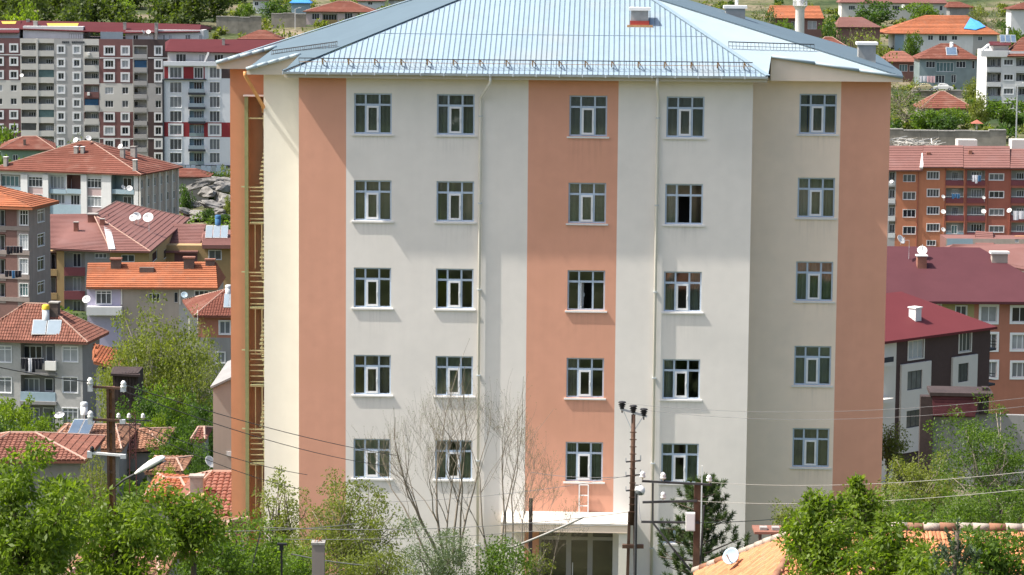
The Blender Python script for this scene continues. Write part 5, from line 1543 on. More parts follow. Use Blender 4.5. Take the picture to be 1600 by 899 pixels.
def hill_house(name, label, px0, px1, pye, pyr, pyb, Y, roof, wall, rx=(.25, .75), a=0.0, depth=8, wins=(), over=1.0, course=.6, wpx=None, cap=None, balcs=(), zones=(), dy=0.0, cat='house'):
    b = Bld(name, label, cat, (px0 + px1) / 2, pyb, Y, a, sink=2)
    f = b.f; Q = R3f(f)
    x0, x1 = wpx or (px0 + 3, px1 - 3)
    ze = Q((px0 + px1) / 2, pye, -.5).z
    f.mi(wall)
    for z in zones: f.zone(*z)
    for q in wins: f.win(*q)
    for q in balcs: f.balc(*q)
    u0, u1 = f.L(x0, pye + 5)[0], f.L(x1, pye + 5)[0]
    f.wall(u0, u1, 0, ze, wall); b.shell(u0, u1, depth, ze, wall)
    c0, c1 = Q(px0, pye - dy, -.6), Q(px1, pye + dy, -.6); c0.z = c1.z = ze + .05
    c2, c3 = c1 + Vector((0, depth + 1.2, 0)), c0 + Vector((0, depth + 1.2, 0))
    zr = Q((px0 + px1) / 2, pyr, depth * .5).z
    r0, r1 = c0.lerp(c1, rx[0]), c0.lerp(c1, rx[1]); r0.y = r1.y = depth * .5; r0.z = r1.z = zr
    b.roof([c0, c1, c2, c3], [r0, r1], roof, course=course, cap=cap)
    return b
def white_flats():
    b = Bld('white_balcony_flats', 'white hillside flats with stacked balconies at the right edge', 'building', 1565, 178, 575, 0, sink=2)
    f = b.f; Q = R3f(f); U = lambda px: f.L(px, 130)[0]
    f.mi('white_wall')
    for i, y in enumerate((90, 113.5, 135.5, 158)):
        f.balc(1542, y, 1564, y + 22, y + 15, 'white_wall' if i != 2 else 'teal_wall', [(1548, y + 2, 1556, y + 14, 3), (1558, y + 2, 1562.5, y + 14, 1)], 1.4)
        f.win(1568.5, y + 3, 1583, y + 12, 3, .15); f.balc(1587.5, y + 1, 1640, y + 22, y + 14, 'white_wall' if i != 2 else 'teal_wall', [(1592, y + 3, 1606, y + 13, 3)], 1.4)
    zt = f.L(1560, 80)[1]
    f.wall(U(1541), U(1640), 0, zt, 'white_wall'); b.shell(U(1541), U(1640), 12, zt, 'white_wall')
    f.box(1533, 79.5, 1575, 89, -.5, -.01, 'white_wall', 'terrace_parapet')
    f.box(1552, 69, 1576, 80, 3, 8, 'tower_grey', 'attic_wall'); 
    b.roof([Q(1545, 70.5, 2), Q(1580, 70.5, 2), Q(1580, 66, 9), Q(1545, 66, 9)], [Q(1546, 65, 6), Q(1580, 65, 6)], 'roof_maroon')
    b.roof([Q(1574, 88, -.8), Q(1650, 88, -.8), Q(1650, 78, 12), Q(1574, 78, 12)], [Q(1598, 58, 6), Q(1602, 58, 6)], 'tile_salmon', course=.6)
    mb = MB(); mb.bar(Q(1534, 79, 0), Q(1545, 70, 2), .5, .35); mb.obj('stair_wall', M['white_wall'], b.root)
    return b
WF = white_flats()
GH = hill_house('glazed_house', 'grey house with glazed teal balcony front and salmon roof carrying a solar panel', 1434, 1532, 92.5, 68, 143, 632, 'tile_salmon', 'teal_wall', (.42, .62), wins=((1447, 96, 1461, 106, 3), (1463, 98, 1490, 112, 5, 0, 'glass_teal'), (1494, 96, 1509, 106, 3), (1519, 95, 1523, 108, 1), (1486, 117, 1494, 130, 2), (1462, 118, 1476, 130, 3)), depth=9)
LO = hill_house('long_orange_house', 'long hillside house with bright orange roof patched by a blue tarpaulin', 1377, 1563, 53.5, 24, 80, 720, 'tile_orange', 'white_wall', (.4, .75), wins=((1450, 55.5, 1458, 63, 2, 0, 'glass_dark'), (1467, 55.5, 1480, 64, 3, 0, 'glass_dark'), (1487, 56, 1496, 63, 2, 0, 'glass_dark'), (1528, 57, 1535, 64, 2)), depth=12, wpx=(1398, 1558), zones=((1398, 50, 1412, 100, 'blue_parapet'), (1520, 50, 1560, 100, 'tower_grey')))
pts = [LO.hit(x, y) for x, y in ((1506, 46), (1524, 48), (1540, 43), (1530, 35.5), (1516, 29))]
if all(pts):
    o = empty('blue_tarpaulin', pts[0]); tag(o, 'bright blue tarpaulin spread over the right end of orange roof', 'tarpaulin')
    mb = MB(); base = pts[0]; up = Vector((0, -.15, .22)); c = sum(pts, Vector()) / 5
    ring = [p - base + up for p in pts]; cc = c - base + up * 1.8
    low = [p - base + up * .1 for p in pts]
    for i in range(5):
        j = (i + 1) % 5; m_ = (ring[i] + ring[j]) / 2 + Vector((0, 0, rng.uniform(-.1, .12)))
        mb.poly([ring[i], m_, cc]); mb.poly([m_, ring[j], cc]); mb.poly([low[i], low[j], ring[j], m_, ring[i]])
    mb.obj('sheet', M['tarp'], o)
hill_house('small_red_house', 'small red roofed house squeezed beside the grey teal glazed house', 1376, 1440, 97, 80, 150, 655, 'tile_red', 'brick_brown', (.3, .6), wins=((1405, 101, 1418, 112, 3, 0, 'glass_teal'), (1421, 102, 1428, 112, 1)), depth=7)
hill_house('orange_hip_house', 'house with orange hip roof standing behind the stone retaining wall', 1438, 1524, 170, 143, 180, 548, 'tile_salmon', 'grey_plain', (.42, .5), depth=9, cap='ridge_pale', wins=((1466, 173, 1474, 178, 2),))
hill_house('top_long_house', 'long pale house with pink roof at the top edge right of centre', 1312, 1482, 5, -6, 26, 810, 'tile_pink', 'tower_cream', (.05, .95), wins=((1326, 9, 1336, 16, 3, 0, 'glass_mid'), (1394, 9, 1406, 17, 3, 0, 'glass_dark'), (1468, 9, 1473, 17, 1)), depth=8)
hill_house('gabled_shed', 'grey shed with sloping orange roof at the top, left of white house', 1481, 1524, 12, 3, 26, 790, 'tile_salmon', 'grey_plain', (.1, .5), depth=6)
hill_house('white_corner_house', 'white house with orange roof in the upper right corner', 1577, 1680, 15, 3, 48, 770, 'tile_salmon', 'white_wall', (.3, .6), depth=8)
hill_house('orange_shed_house', 'low house with plain orange roof behind the minaret', 1200, 1288, 29, 9, 52, 745, 'tile_orange', 'brick_brown', (.06, .94), depth=8, wins=((1236, 34, 1246, 46, 2, 0, 'glass_mid'), (1262, 33, 1276, 46, 2, 0, 'glass_pale')), dy=-1)
hill_house('pinkish_house', 'low house with dusty pink roof right of the minaret', 1308, 1378, 43, 27, 56, 715, 'tile_pink', 'brick_brown', (.1, .6), depth=8)
hill_house('hidden_orange_house', 'orange hip roof rising just behind the right slope of the metal roof', 1268, 1338, 82, 58, 105, 600, 'tile_salmon', 'grey_plain', (.35, .5), depth=8, cap='ridge_pale')
# left of the metal roof
hill_house('pink_house', 'pale pink house with salmon hip roof above the left slope of the metal roof', 473, 590, 19, 2, 44, 700, 'tile_salmon', 'pink_wall', (.45, .62), wins=((487.5, 21, 499, 31, 3, 0, 'glass_dark'), (538.5, 20.5, 551, 31, 3, 0, 'glass_dark')), balcs=((504, 22, 527, 38, 31, 'ochre', [(505, 23, 526, 32, 5)], 1.0),), wpx=(478, 559), depth=9, cap='ridge_pale')
hill_house('white_hut', 'tiny white house among the trees at the top left', 215, 245, 1, -6, 16, 830, 'tile_pink', 'white_wall', (.3, .7), wins=((224, 3, 233, 11, 2, 0, 'glass_mid'),), depth=6)
hill_house('white_villa', 'white house fragment behind the pink house at the top', 556, 602, 2, -8, 24, 760, 'tile_pink', 'white_wall', (.3, .7), wins=((575, 3, 582, 8, 2, 0, 'glass_dark'),), depth=7)
hill_house('grey_top_house', 'grey walled house at the top edge just left of the metal roof crest', 604, 680, 0, -10, 30, 770, 'tile_pink', 'tower_grey', (.2, .8), wins=((640, 2, 652, 6, 3),), depth=7, zones=((615, 0, 632, 40, 'white_wall'),))
hill_house('ledge_house', 'small orange roof below the terrace wall, touching the dark red roof', 370, 440, 62, 47, 74, 610, 'tile_salmon', 'grey_plain', (.45, .6), depth=7)
hill_house('white_ledge_house', 'small white house above the terrace wall at the top left', 392, 420, 0, -6, 22, 735, 'tile_pink', 'white_wall', (.3, .7), wins=((398, 3, 404, 9, 2),), depth=6)
hill_house('rockside_house', 'low orange roof tucked beside the grey rocks under the white red block', 262, 328, 277, 263, 290, 492, 'tile_salmon', 'grey_plain', (.2, .6), depth=6)
hill_house('teal_kiosk', 'small pale blue roofed kiosk on the terrace, above the left hillside wall', 452, 486, 5, -2, 18, 722, 'tarp', 'blue_parapet', (.2, .8), depth=5)

# minaret
O = P(1248.5, 90, 640); O.z = T(O.x, O.y) - 1
mn = empty('minaret', O); tag(mn, 'slender white minaret with railed balcony rising behind the right roof slope', 'minaret')
r_ = 7.2 * 640 / FPX; zb = P(1248, 9, 640).z - O.z
mb = MB(); mb.lathe([(r_ * 1.08, 0), (r_ * 1.02, zb * .5), (r_ * .98, zb - .9), (r_ * 1.1, zb - .7), (r_ * 1.25, zb - .4), (r_ * 1.5, zb - .1), (r_ * 1.6, zb)], 20); mb.obj('shaft', M['white_paint'], mn, True)
mb = MB(); mb.lathe([(r_ * .8, zb), (r_ * .8, zb + 7)], 16); mb.lathe([(r_ * .95, zb + 7), (.02, zb + 12)], 16); mb.obj('upper_shaft', M['white_paint'], mn, True)
mb = MB()
for k in range(20):
    a = k / 20 * 6.283; mb.box(r_ * 1.5 * math.cos(a) - .05, r_ * 1.5 * math.cos(a) + .05, r_ * 1.5 * math.sin(a) - .05, r_ * 1.5 * math.sin(a) + .05, zb, zb + 1)
mb.lathe([(r_ * 1.45, zb + 1.0), (r_ * 1.6, zb + 1.0), (r_ * 1.6, zb + 1.12), (r_ * 1.45, zb + 1.12)], 20); mb.obj('balcony_railing', M['pvc'], mn)

# rock outcrop: angular blocks on the slope
rk = empty('rock_outcrop', P(318, 340, 475)); tag(rk, 'bare grey rock outcrop with jagged boulders between the salmon roof and main building', 'rocks')
rr = random.Random(11)
def boulder(rx, ry, rz, seed):
    import bmesh
    bm = bmesh.new(); bmesh.ops.create_icosphere(bm, subdivisions=3, radius=1)
    r = random.Random(seed)
    pl = [(Vector((r.uniform(-1, 1), r.uniform(-1, 1), r.uniform(-.6, 1))).normalized(), r.uniform(.45, .8)) for _ in range(9)]
    from mathutils import noise
    for v in bm.verts:
        for n_, d_ in pl:
            k = v.co.dot(n_)
            if k > d_: v.co -= n_ * (k - d_)
        v.co += v.co.normalized() * .30 * noise.noise(v.co * 1.9 + Vector((seed, 0, 0))) + v.co.normalized() * .16 * noise.noise(v.co * 7 + Vector((seed, 3, 0)))
        v.co = Vector((v.co.x * rx, v.co.y * ry, v.co.z * rz))
    me = bpy.data.meshes.new('boulder'); bm.to_mesh(me); bm.free(); me.materials.append(M['stone']); return me
for i, (x, y, w, h, yy) in enumerate(((345, 292, 26, 14, 488), (322, 300, 22, 12, 484), (300, 318, 24, 9, 480), (330, 318, 26, 10, 480), (352, 312, 18, 16, 482), (288, 330, 22, 8, 476), (312, 334, 26, 8, 474),
        (340, 332, 22, 11, 474), (300, 342, 18, 7, 470), (325, 345, 24, 7, 470), (352, 340, 18, 10, 472), (334, 283, 16, 9, 490), (310, 288, 14, 8, 489), (356, 284, 16, 9, 492), (283, 342, 12, 7, 470), (362, 325, 20, 14, 478))):
    p = P(x, y, yy); k = yy / FPX
    o = link('boulder', boulder(w * k * .62, 3.2, h * k * .75, i * 3 + 1), rk, p - rk.location)
    o.rotation_euler = (rr.uniform(-.3, .3), rr.uniform(-.35, .35), rr.uniform(0, 6))

# big near roof at lower right: every tile its own piece where it can be told apart
def near_house():
    Y = 74.0
    b = Bld('near_tiled_house', 'near house with weathered orange tile roof under the walnut leaves at lower right', 'house', 1420, 880, Y, 0, sink=.5)
    f = b.f; Q = R3f(f)
    zr = Q(1420, 826, 0).z; run = 5.2; pit = .46
    xr0 = Q(1262, 826, 0).x; u1 = Q(1700, 826, 0).x
    ze = zr - run * pit; xl = xr0 - 2.6
    mb = MB(); mb.box(xl + .5, u1 - .3, -run + .5, run - .5, 0, ze - .05); mb.obj('wall', M['grey_plain'], b.root)
    A = Vector((xl, -run, ze)); Bp = Vector((u1, -run, ze)); C = Vector((u1, run, ze)); D = Vector((xl, run, ze)); r0 = Vector((xr0, 0, zr)); r1 = Vector((u1, 0, zr))
    mb = MB(); mb.poly([A, Bp, r1, r0]); mb.poly([D, A, r0]); mb.poly([Bp, C, r1]); mb.poly([C, D, r0, r1]); mb.poly([A, D, C, Bp])
    ro = mb.obj('roof', M['tile_old'], b.root); b.roofs.append(mb)
    tw, tl = .215, .345
    tm = MB()
    # marseille tile: two rolls, a raised lower lip
    prof = [(0, .0), (.03, .035), (.075, .04), (.10, .012), (.115, .012), (.14, .04), (.185, .035), (.212, .0)]
    for (x, z) in prof: tm.v += [(x, 0, z + .022), (x, tl * 1.08, z * .9 - .004)]
    for i in range(len(prof) - 1): tm.f.append((2 * i, 2 * i + 2, 2 * i + 3, 2 * i + 1)); tm.m.append(0)
    o = len(tm.v); tm.v += [(x, 0, -.012) for x, z in (prof[0], prof[3], prof[-1])]
    tm.f.append((0, o, o + 1, 6)); tm.f.append((6, o + 1, o + 2, 14)); tm.m += [0, 0]
    me = tm.mesh('roof_tile', mat('near_clay_tile', (0.44, 0.18, 0.085), 0.85, 0.22, 9, obj_rand=.4, island=.3, dirt=((0.30, 0.24, 0.17), 5, .55)))
    singles = 0; rest = MB(); rr2 = random.Random(9)
    def lay(a, e, up, nrm, length, inside, want):
        nonlocal singles
        rot = Matrix((e, up, nrm)).transposed()
        for j in range(int(length / tl)):
            u = -6.0
            while u < 14:
                if inside(u + tw / 2, (j + .5) * tl):
                    p = a + e * (u + rr2.uniform(-.006, .006)) + up * (j * tl) + nrm * (.02 + rr2.uniform(0, .012))
                    rz = Matrix.Rotation(rr2.uniform(-.03, .03), 3, nrm) @ rot
                    if want(p) and singles < 300:
                        o_ = link('roof_tile', me, ro, p); o_.rotation_euler = rz.to_euler(); singles += 1
                    else: rest.add([p + rz @ Vector(v) for v in tm.v], tm.f)
                u += tw
    e = Vector((1, 0, 0)); up = Vector((0, run, zr - ze)).normalized(); n_ = Vector((0, -(zr - ze), run)).normalized(); ln = math.hypot(run, zr - ze)
    lay(A, e, up, n_, ln, lambda u, v: u > (xr0 - xl) * v / ln and u < (u1 - xl), lambda p: p.z > zr - 1.15 and p.x < xr0 + 6.4)
    e2 = Vector((0, -1, 0)); up2 = Vector((xr0 - xl, 0, zr - ze)).normalized(); n2 = Vector((-(zr - ze), 0, xr0 - xl)).normalized(); ln2 = math.hypot(xr0 - xl, zr - ze)
    lay(D, e2, up2, n2, ln2, lambda u, v: 2 * run * .5 * v / ln2 < u < 2 * run - run * v / ln2, lambda p: False)
    t = rest.obj('roof_tiles', M['tile_orange'] if False else me.materials[0], ro); t['kind'] = 'stuff'
    mort = mat('crumbling_mortar', (.40, .34, .28), .95, .25, 6, .5, 12)
    for p, q in ((r0, r1), (A, r0), (D, r0)):
        n = int((q - p).length / .42)
        for i in range(n):
            g = MB(); a_ = p.lerp(q, i / n); b_ = p.lerp(q, (i + 1.05) / n); l_ = Vector((0, 0, .05 + rr2.uniform(-.01, .015)))
            g.tube([a_ + l_, b_ + l_], [.12, .10], 7); g.obj('ridge_tile', mort if (rr2.random() < .6) else M['tile_old'], ro, True)
    return b, r0, A
NH, nr0, nA = near_house()
b = NH; f = b.f; Q = R3f(f)
mb = MB()
for x0, x1 in ((1186, 1190), (1206, 1210)): mb.box(Q(x0, 840, 3).x, Q(x1, 840, 3).x, 3, 3.3, Q(1200, 862, 3).z - 1.0, Q(1200, 834, 3).z)
c_ = mb.obj('chimney', M['soot'], b.root); c_['kind'] = 'stuff'
mb = MB(); u0, u1_ = Q(1178, 832, 2.9).x, Q(1224, 832, 2.9).x; z_ = Q(1200, 833, 2.9).z; mb.box(u0, u1_, 2.7, 3.6, z_, z_ + .07); mb.obj('chimney_cap', M['brick'], c_)
for x0 in (1187, 1206):
    mb = MB(); x_ = Q(x0, 830, 3).x; mb.box(x_, x_ + .2, 2.9, 3.15, z_ + .072, z_ + .15); mb.obj('brick', M['concrete'], c_)
# ------------------------------------------------------------------ vegetation
NR = np.random.default_rng(12)
L_ = {}
L_['bright'] = leaf_mat('bright_spring_leaves', (0.052, 0.10, 0.009), (0.22, 0.30, 0.035))
L_['mid'] = leaf_mat('mid_green_leaves', (0.04, 0.084, 0.012), (0.15, 0.23, 0.035))
L_['deep'] = leaf_mat('deep_green_leaves', (0.028, 0.062, 0.016), (0.095, 0.165, 0.04))
L_['olive'] = leaf_mat('olive_spring_leaves', (0.09, 0.115, 0.026), (0.22, 0.25, 0.065))
L_['pale'] = leaf_mat('pale_sparse_leaves', (0.10, 0.115, 0.06), (0.20, 0.215, 0.11))
L_['grey'] = leaf_mat('grey_green_leaves', (0.07, 0.105, 0.05), (0.16, 0.21, 0.11), .3)
L_['pine'] = leaf_mat('pine_needles', (0.028, 0.06, 0.024), (0.12, 0.17, 0.065), .3)
L_['spruce'] = leaf_mat('spruce_needles', (0.04, 0.07, 0.045), (0.10, 0.14, 0.085), .25)
BARK = mat('tree_bark', (0.115, 0.09, 0.07), 0.95, 0.25, 9)
BARK_P = mat('pale_tree_bark', (0.26, 0.225, 0.18), 0.95, 0.25, 6)
BARK_W = mat('white_birch_bark', (0.55, 0.53, 0.48), 0.9, 0.2, 5, dirt=((.08, .07, .06), 3, .8))

def unit(v): return v / np.maximum(1e-9, np.linalg.norm(v, axis=-1, keepdims=True))
def leaf_quads(p, d, L, Wd, r):
    n = len(p)
    L = L * r.uniform(.6, 1.25, (n, 1)); Wd = Wd * r.uniform(.7, 1.2, (n, 1))
    s = unit(np.cross(d, unit(r.normal(size=(n, 3)))))
    nn = np.cross(s, d)
    V = np.stack([p, p + d * L * .42 + s * Wd * .5 + nn * L * .06, p + d * L, p + d * L * .48 - s * Wd * .5 + nn * L * .06], 1)
    return V
def clump_leaves(cs, rad, n, L, Wd, r, outward=.5, droop=.25, shell=.5):
    """cs (k,3) clump centres, rad (k,), n leaves each"""
    k = len(cs)
    dr = unit(r.normal(size=(k, n, 3)))
    rr = rad[:, None, None] * (shell + (1 - shell) * r.random((k, n, 1)) ** .5)
    p = cs[:, None, :] + dr * rr * np.array([1, 1, .85])
    d = unit(dr * outward + r.normal(size=(k, n, 3)) * .6 + np.array([0, 0, -droop]))
    return leaf_quads(p.reshape(-1, 3), d.reshape(-1, 3), L, Wd, r)
def crown_centres(k, r, shape=(1, 1, 1), inner=.25, lump=.25):
    d = unit(r.normal(size=(k, 3)))
    q = inner + (1 - inner) * r.random((k, 1)) ** .6
    f = 1 + lump * np.sin(d[:, :1] * 5 + r.random() * 6) * np.cos(d[:, 1:2] * 4 + d[:, 2:3] * 5 + r.random() * 6)
    return d * q * f * np.array(shape)
def limb(mb, a, b, r0, r1, seg=4, wob=.12, rr=rng, n=6):
    a = Vector(a); b = Vector(b); l = (b - a).length
    pts = [a.lerp(b, i / seg) + (Vector((rr.uniform(-1, 1), rr.uniform(-1, 1), rr.uniform(-.4, .4))) * wob * l * (0 if i in (0, seg) else 1) * .5) for i in range(seg + 1)]
    mb.tube(pts, [r0 + (r1 - r0) * i / seg for i in range(seg + 1)], n)
    return pts

# unit prototypes: height 1, crown about 1 wide, base at 0
PROTO = {}
def proto(key, leaf, k, n, L, Wd, cz=.6, shp=(.5, .5, .38), trunk=.022, bark=None, rad=(.09, .17), droop=.25, limbs=14, seed=0, inner=.25, lump=.3, low=.12):
    r = np.random.default_rng(seed + 5)
    cs = crown_centres(k, r, shp, inner, lump) + np.array([0, 0, cz]); cs[:, 2] = np.maximum(cs[:, 2], low)
    ra = r.uniform(rad[0], rad[1], k)
    V = clump_leaves(cs, ra, n, L, Wd, r, droop=droop)
    zmax = V[:, :, 2].max(); V[:, :, 2] *= 1.0 / zmax; cs[:, 2] /= zmax
    cm = quads_mesh('crown', V, L_[leaf])
    mb = MB(); rr = random.Random(seed)
    limb(mb, (0, 0, -.06), (rr.uniform(-.03, .03), rr.uniform(-.03, .03), cz * .95), trunk, trunk * .35, 5, .05, rr, 7)
    for i in range(limbs):
        c = cs[rr.randrange(k)]; z0 = rr.uniform(.25, .75) * cz
        limb(mb, (0, 0, z0), c, trunk * .42, trunk * .1, 3, .15, rr, 4)
    PROTO[key] = (cm, mb.mesh('trunk', bark or BARK, True))
proto('round', 'mid', 55, 34, .075, .05, seed=1)
proto('round_b', 'bright', 60, 32, .075, .05, cz=.56, shp=(.46, .46, .42), seed=2)
proto('dark', 'deep', 60, 34, .075, .055, cz=.52, shp=(.48, .48, .46), seed=3)
proto('tall', 'deep', 60, 30, .06, .045, cz=.55, shp=(.26, .26, .45), rad=(.07, .13), seed=4)
proto('olive', 'olive', 60, 22, .06, .04, cz=.56, shp=(.5, .5, .42), seed=5, limbs=24)
proto('sparse', 'pale', 70, 10, .045, .03, cz=.56, shp=(.5, .5, .42), seed=6, limbs=50, bark=BARK_P, trunk=.016)
proto('bush', 'mid', 60, 40, .10, .06, cz=.45, shp=(.55, .55, .5), trunk=.02, seed=7, low=.1, limbs=6)
proto('bush_dark', 'deep', 60, 40, .10, .06, cz=.45, shp=(.55, .55, .5), trunk=.02, seed=8, low=.1, limbs=6)
proto('bush_olive', 'olive', 60, 30, .09, .055, cz=.45, shp=(.55, .55, .5), trunk=.02, seed=9, low=.1, limbs=10)
# finer ones for trees that show large
proto('mid_fine', 'mid', 150, 60, .042, .026, seed=11, rad=(.06, .12), limbs=30)
proto('bush_fine', 'bright', 150, 62, .042, .028, cz=.48, shp=(.52, .52, .5), seed=12, rad=(.06, .12), low=.08, limbs=14)
proto('dark_fine', 'deep', 150, 62, .042, .028, cz=.48, shp=(.52, .52, .5), seed=13, rad=(.06, .12), low=.08, limbs=14)
proto('olive_fine', 'olive', 170, 34, .030, .018, cz=.56, shp=(.5, .5, .42), seed=14, rad=(.05, .11), limbs=60, bark=BARK_P)
proto('pale_fine', 'olive', 320, 64, .024, .014, cz=.53, shp=(.5, .5, .48), seed=15, rad=(.05, .11), limbs=90, bark=BARK_P, trunk=.014)

def tree(key, label, px, pyt, hw, Y, name='tree', cat='tree', group=None, base=None, yd=1.0, z_off=0.0):
    """px column, pyt picture row of the top, hw half width in picture pixels, at distance Y"""
    top = P(px, pyt, Y); gz = T(top.x, Y) if base is None else P(px, base, Y).z
    H = max(.8, top.z - gz); w = 2 * hw / FPX * Y
    o = empty(name, (top.x, Y, gz), rng.uniform(0, 6.28)); tag(o, label, cat, group)
    cm, tm = PROTO[key]
    o.scale = (w, w, H)
    link('crown', cm, o); link('trunk', tm, o)
    return o

# --- far wood on the upper left slope: one mass
def wood():
    r = np.random.default_rng(3); Vs = []
    for i in range(95):
        Y = r.uniform(655, 860); px = r.uniform(-40, 372)
        if 338 < px and Y < 690: continue
        x = (px - 800) / FPX * Y; z = T(x, Y); h = r.uniform(6, 11); w = r.uniform(5, 9)
        cs = crown_centres(26, r, (w * .5, w * .5, h * .42), .3, .3) + np.array([x, Y, z + h * .55])
        Vs.append(clump_leaves(cs, r.uniform(.9, 1.7, 26), 26, 1.0, .7, r))
    o = link('hillside_wood', quads_mesh('hillside_wood', np.concatenate(Vs), leaf_mat('wood_leaves', (0.022, 0.045, 0.012), (0.095, 0.125, 0.03))))
    tag(o, 'dense green wood covering the slope above the maroon tower', 'wood', kind='stuff')
wood()

HT = 'trees among the hillside houses'
for a in (
    ('round_b', 'light green tree in the wood at the top left corner', 30, -6, 34, 645),
    ('dark', 'dark tree right of the tiny white hut', 262, -6, 22, 700), ('round_b', 'yellow green tree above the attic of the maroon tower', 185, -4, 28, 700),
    ('olive', 'broad olive tree just above the left slope of the metal roof', 450, 28, 42, 625), ('round', 'green tree beside the white van on the terrace', 384, 2, 17, 690),
    ('dark', 'dark round tree between the terrace house and pink house', 433, -4, 26, 705), ('round', 'small tree at the top, left of the pale blue kiosk', 466, -10, 14, 740),
    ('olive', 'olive bush below the pink house touching the metal roof', 492, 40, 22, 660), ('bush', 'bush right of the pink house', 575, 20, 14, 690),
    ('olive', 'olive shrubby tree left of the tall chimney with mast', 1105, -8, 30, 760), ('sparse', 'leafless grey tree right of the chimney with mast', 1190, 2, 26, 720),
    ('dark', 'dark tree left of the plain orange roof at the top', 1203, 8, 12, 735), ('dark', 'dark green round tree right of the minaret', 1300, 22, 19, 690),
    ('round', 'green tree partly behind the minaret', 1228, 26, 18, 690), ('dark', 'large dark tree in front of the top long pale house', 1366, -6, 30, 785),
    ('round', 'green tree in front of the right part of the top long house', 1442, 2, 26, 790), ('olive', 'pale olive tree rising beside the second roof chimney', 1362, 42, 32, 640),
    ('sparse', 'bare twiggy tree left of the long orange house', 1342, 40, 24, 665), ('round', 'green tree in front of the long orange house', 1425, 46, 14, 680),
    ('sparse', 'grey leafless tree right of the blue tarpaulin', 1545, 4, 26, 745), ('olive', 'olive tree at the top, right of the gabled shed', 1525, 2, 14, 770),
    ('dark', 'dark slim tree left of the white corner house', 1572, 30, 9, 700), ('bush', 'hedge below the white corner house', 1592, 42, 18, 690),
    ('sparse', 'brown leafless tree against the right edge of the main building', 1408, 118, 34, 560), ('sparse', 'brown thicket on the slope above the retaining wall', 1420, 150, 38, 540),
    ('bush', 'rounded green bush on the left end of the retaining wall', 1452, 168, 24, 532), ('round', 'green bush in front of the orange hip house', 1492, 166, 26, 534),
    ('bush_olive', 'yellow green bush right of the orange hip house', 1530, 140, 16, 538), ('bush_dark', 'dark bush low on the retaining wall', 1476, 178, 22, 528),
    ('round', 'large green tree in front of the white balcony flats', 1566, 152, 36, 540), ('bush_dark', 'dark bush under the street lamp beside the flats', 1592, 176, 22, 545),
    ('bush_olive', 'bush at the foot of the glazed grey house', 1520, 120, 12, 600), ('bush', 'small bush behind the parked pale car', 1440, 118, 10, 640),
    ('round', 'dark green tree at the left edge, beside the maroon tower', 6, 188, 30, 500), ('olive', 'yellow green tree before the grey bay of the maroon tower', 122, 206, 18, 500),
    ('bush', 'green bush left of the salmon roofed apartment house', 4, 236, 26, 480), ('bush', 'bush in front of the green walled house', 58, 236, 40, 470),
    ('dark', 'dark bush beside the grey rocks', 289, 284, 13, 478), ('bush_dark', 'dark shrub at the top of the rocks', 332, 266, 20, 495), ('bush_olive', 'grey green shrub on top of the rocks next to main building', 352, 256, 14, 496),
    ('bush_dark', 'dark shrub growing in a crack of the grey rocks', 326, 324, 8, 468), ('bush_dark', 'low dark shrub at the foot of the grey rocks', 350, 334, 9, 466), ('bush_olive', 'grey green shrub between boulders next to the main building', 356, 304, 7, 474),
): tree(*a, group=HT)

# fill between the upper houses: low scrub, uncountable
def scrub(name, label, n, fx, fy, leaf, size, seed, zmax=2.2):
    r = np.random.default_rng(seed); Vs = []
    for i in range(n):
        Y = r.uniform(*fy); px = r.uniform(*fx); x = (px - 800) / FPX * Y; z = T(x, Y)
        h = r.uniform(.7, zmax)
        cs = crown_centres(7, r, (h * .9, h * .9, h * .5), .2, .3) + np.array([x, Y, z + h * .45])
        Vs.append(clump_leaves(cs, r.uniform(.35, .7, 7) * h * .7, 16, size, size * .65, r))
    o = link(name, quads_mesh(name, np.concatenate(Vs), L_[leaf])); tag(o, label, 'scrub', kind='stuff')
scrub('hillside_scrub', 'low olive scrub scattered over the right hillside', 300, (1040, 1640), (522, 860), 'olive', .8, 4)
scrub('dark_scrub', 'low dark green bushes scattered over the right hillside', 260, (1040, 1640), (522, 860), 'deep', .8, 5)
scrub('valley_scrub', 'green bushes filling the gaps between the valley houses', 240, (-60, 420), (140, 480), 'mid', .5, 6, 2.6)
scrub('terrace_scrub', 'mixed scrub on the terraces above the left roof slope', 120, (330, 700), (600, 800), 'olive', .8, 8)

# --- mid distance, left of the building
VG = 'trees and bushes between the left houses'
for a in (
    ('pale_fine', 'large pale spring tree in front of the orange roofed long house', 238, 452, 88, 214),
    ('olive_fine', 'thin leafed tree half covering the terracotta walled house', 312, 500, 50, 224),
    ('olive_fine', 'olive bush left of the large pale tree', 188, 530, 34, 208),
    ('bush_fine', 'bright green bush at the left edge below the pale brick house', 14, 612, 46, 196), ('bush_fine', 'round bright bush next to the left edge bush', 62, 646, 40, 186),
    ('dark_fine', 'dark bush at the left edge above the red tiled roof', 2, 640, 40, 178),
    ('dark_fine', 'dark green bush below the large pale tree', 222, 600, 48, 196), ('mid_fine', 'mid green bush in the middle of the thicket', 262, 588, 46, 200),
    ('dark_fine', 'dark bush against the plain grey annexe', 316, 606, 38, 186), ('mid_fine', 'round bush above the buried tiled roof', 278, 660, 44, 166),
    ('dark_fine', 'dark bush beside the white dish', 318, 688, 28, 158), ('bush_fine', 'bush right of the pale tiled house', 246, 640, 34, 182),
    ('mid_fine', 'bush behind the old tiled house', 200, 640, 28, 186), ('bush_fine', 'small bush in front of the buried tiled roof', 262, 724, 30, 140),
    ('olive_fine', 'olive bush between the two lower left roofs', 150, 700, 34, 138), ('mid_fine', 'bush under the red tiled roof', 108, 735, 46, 120),
): tree(*a, group=VG)
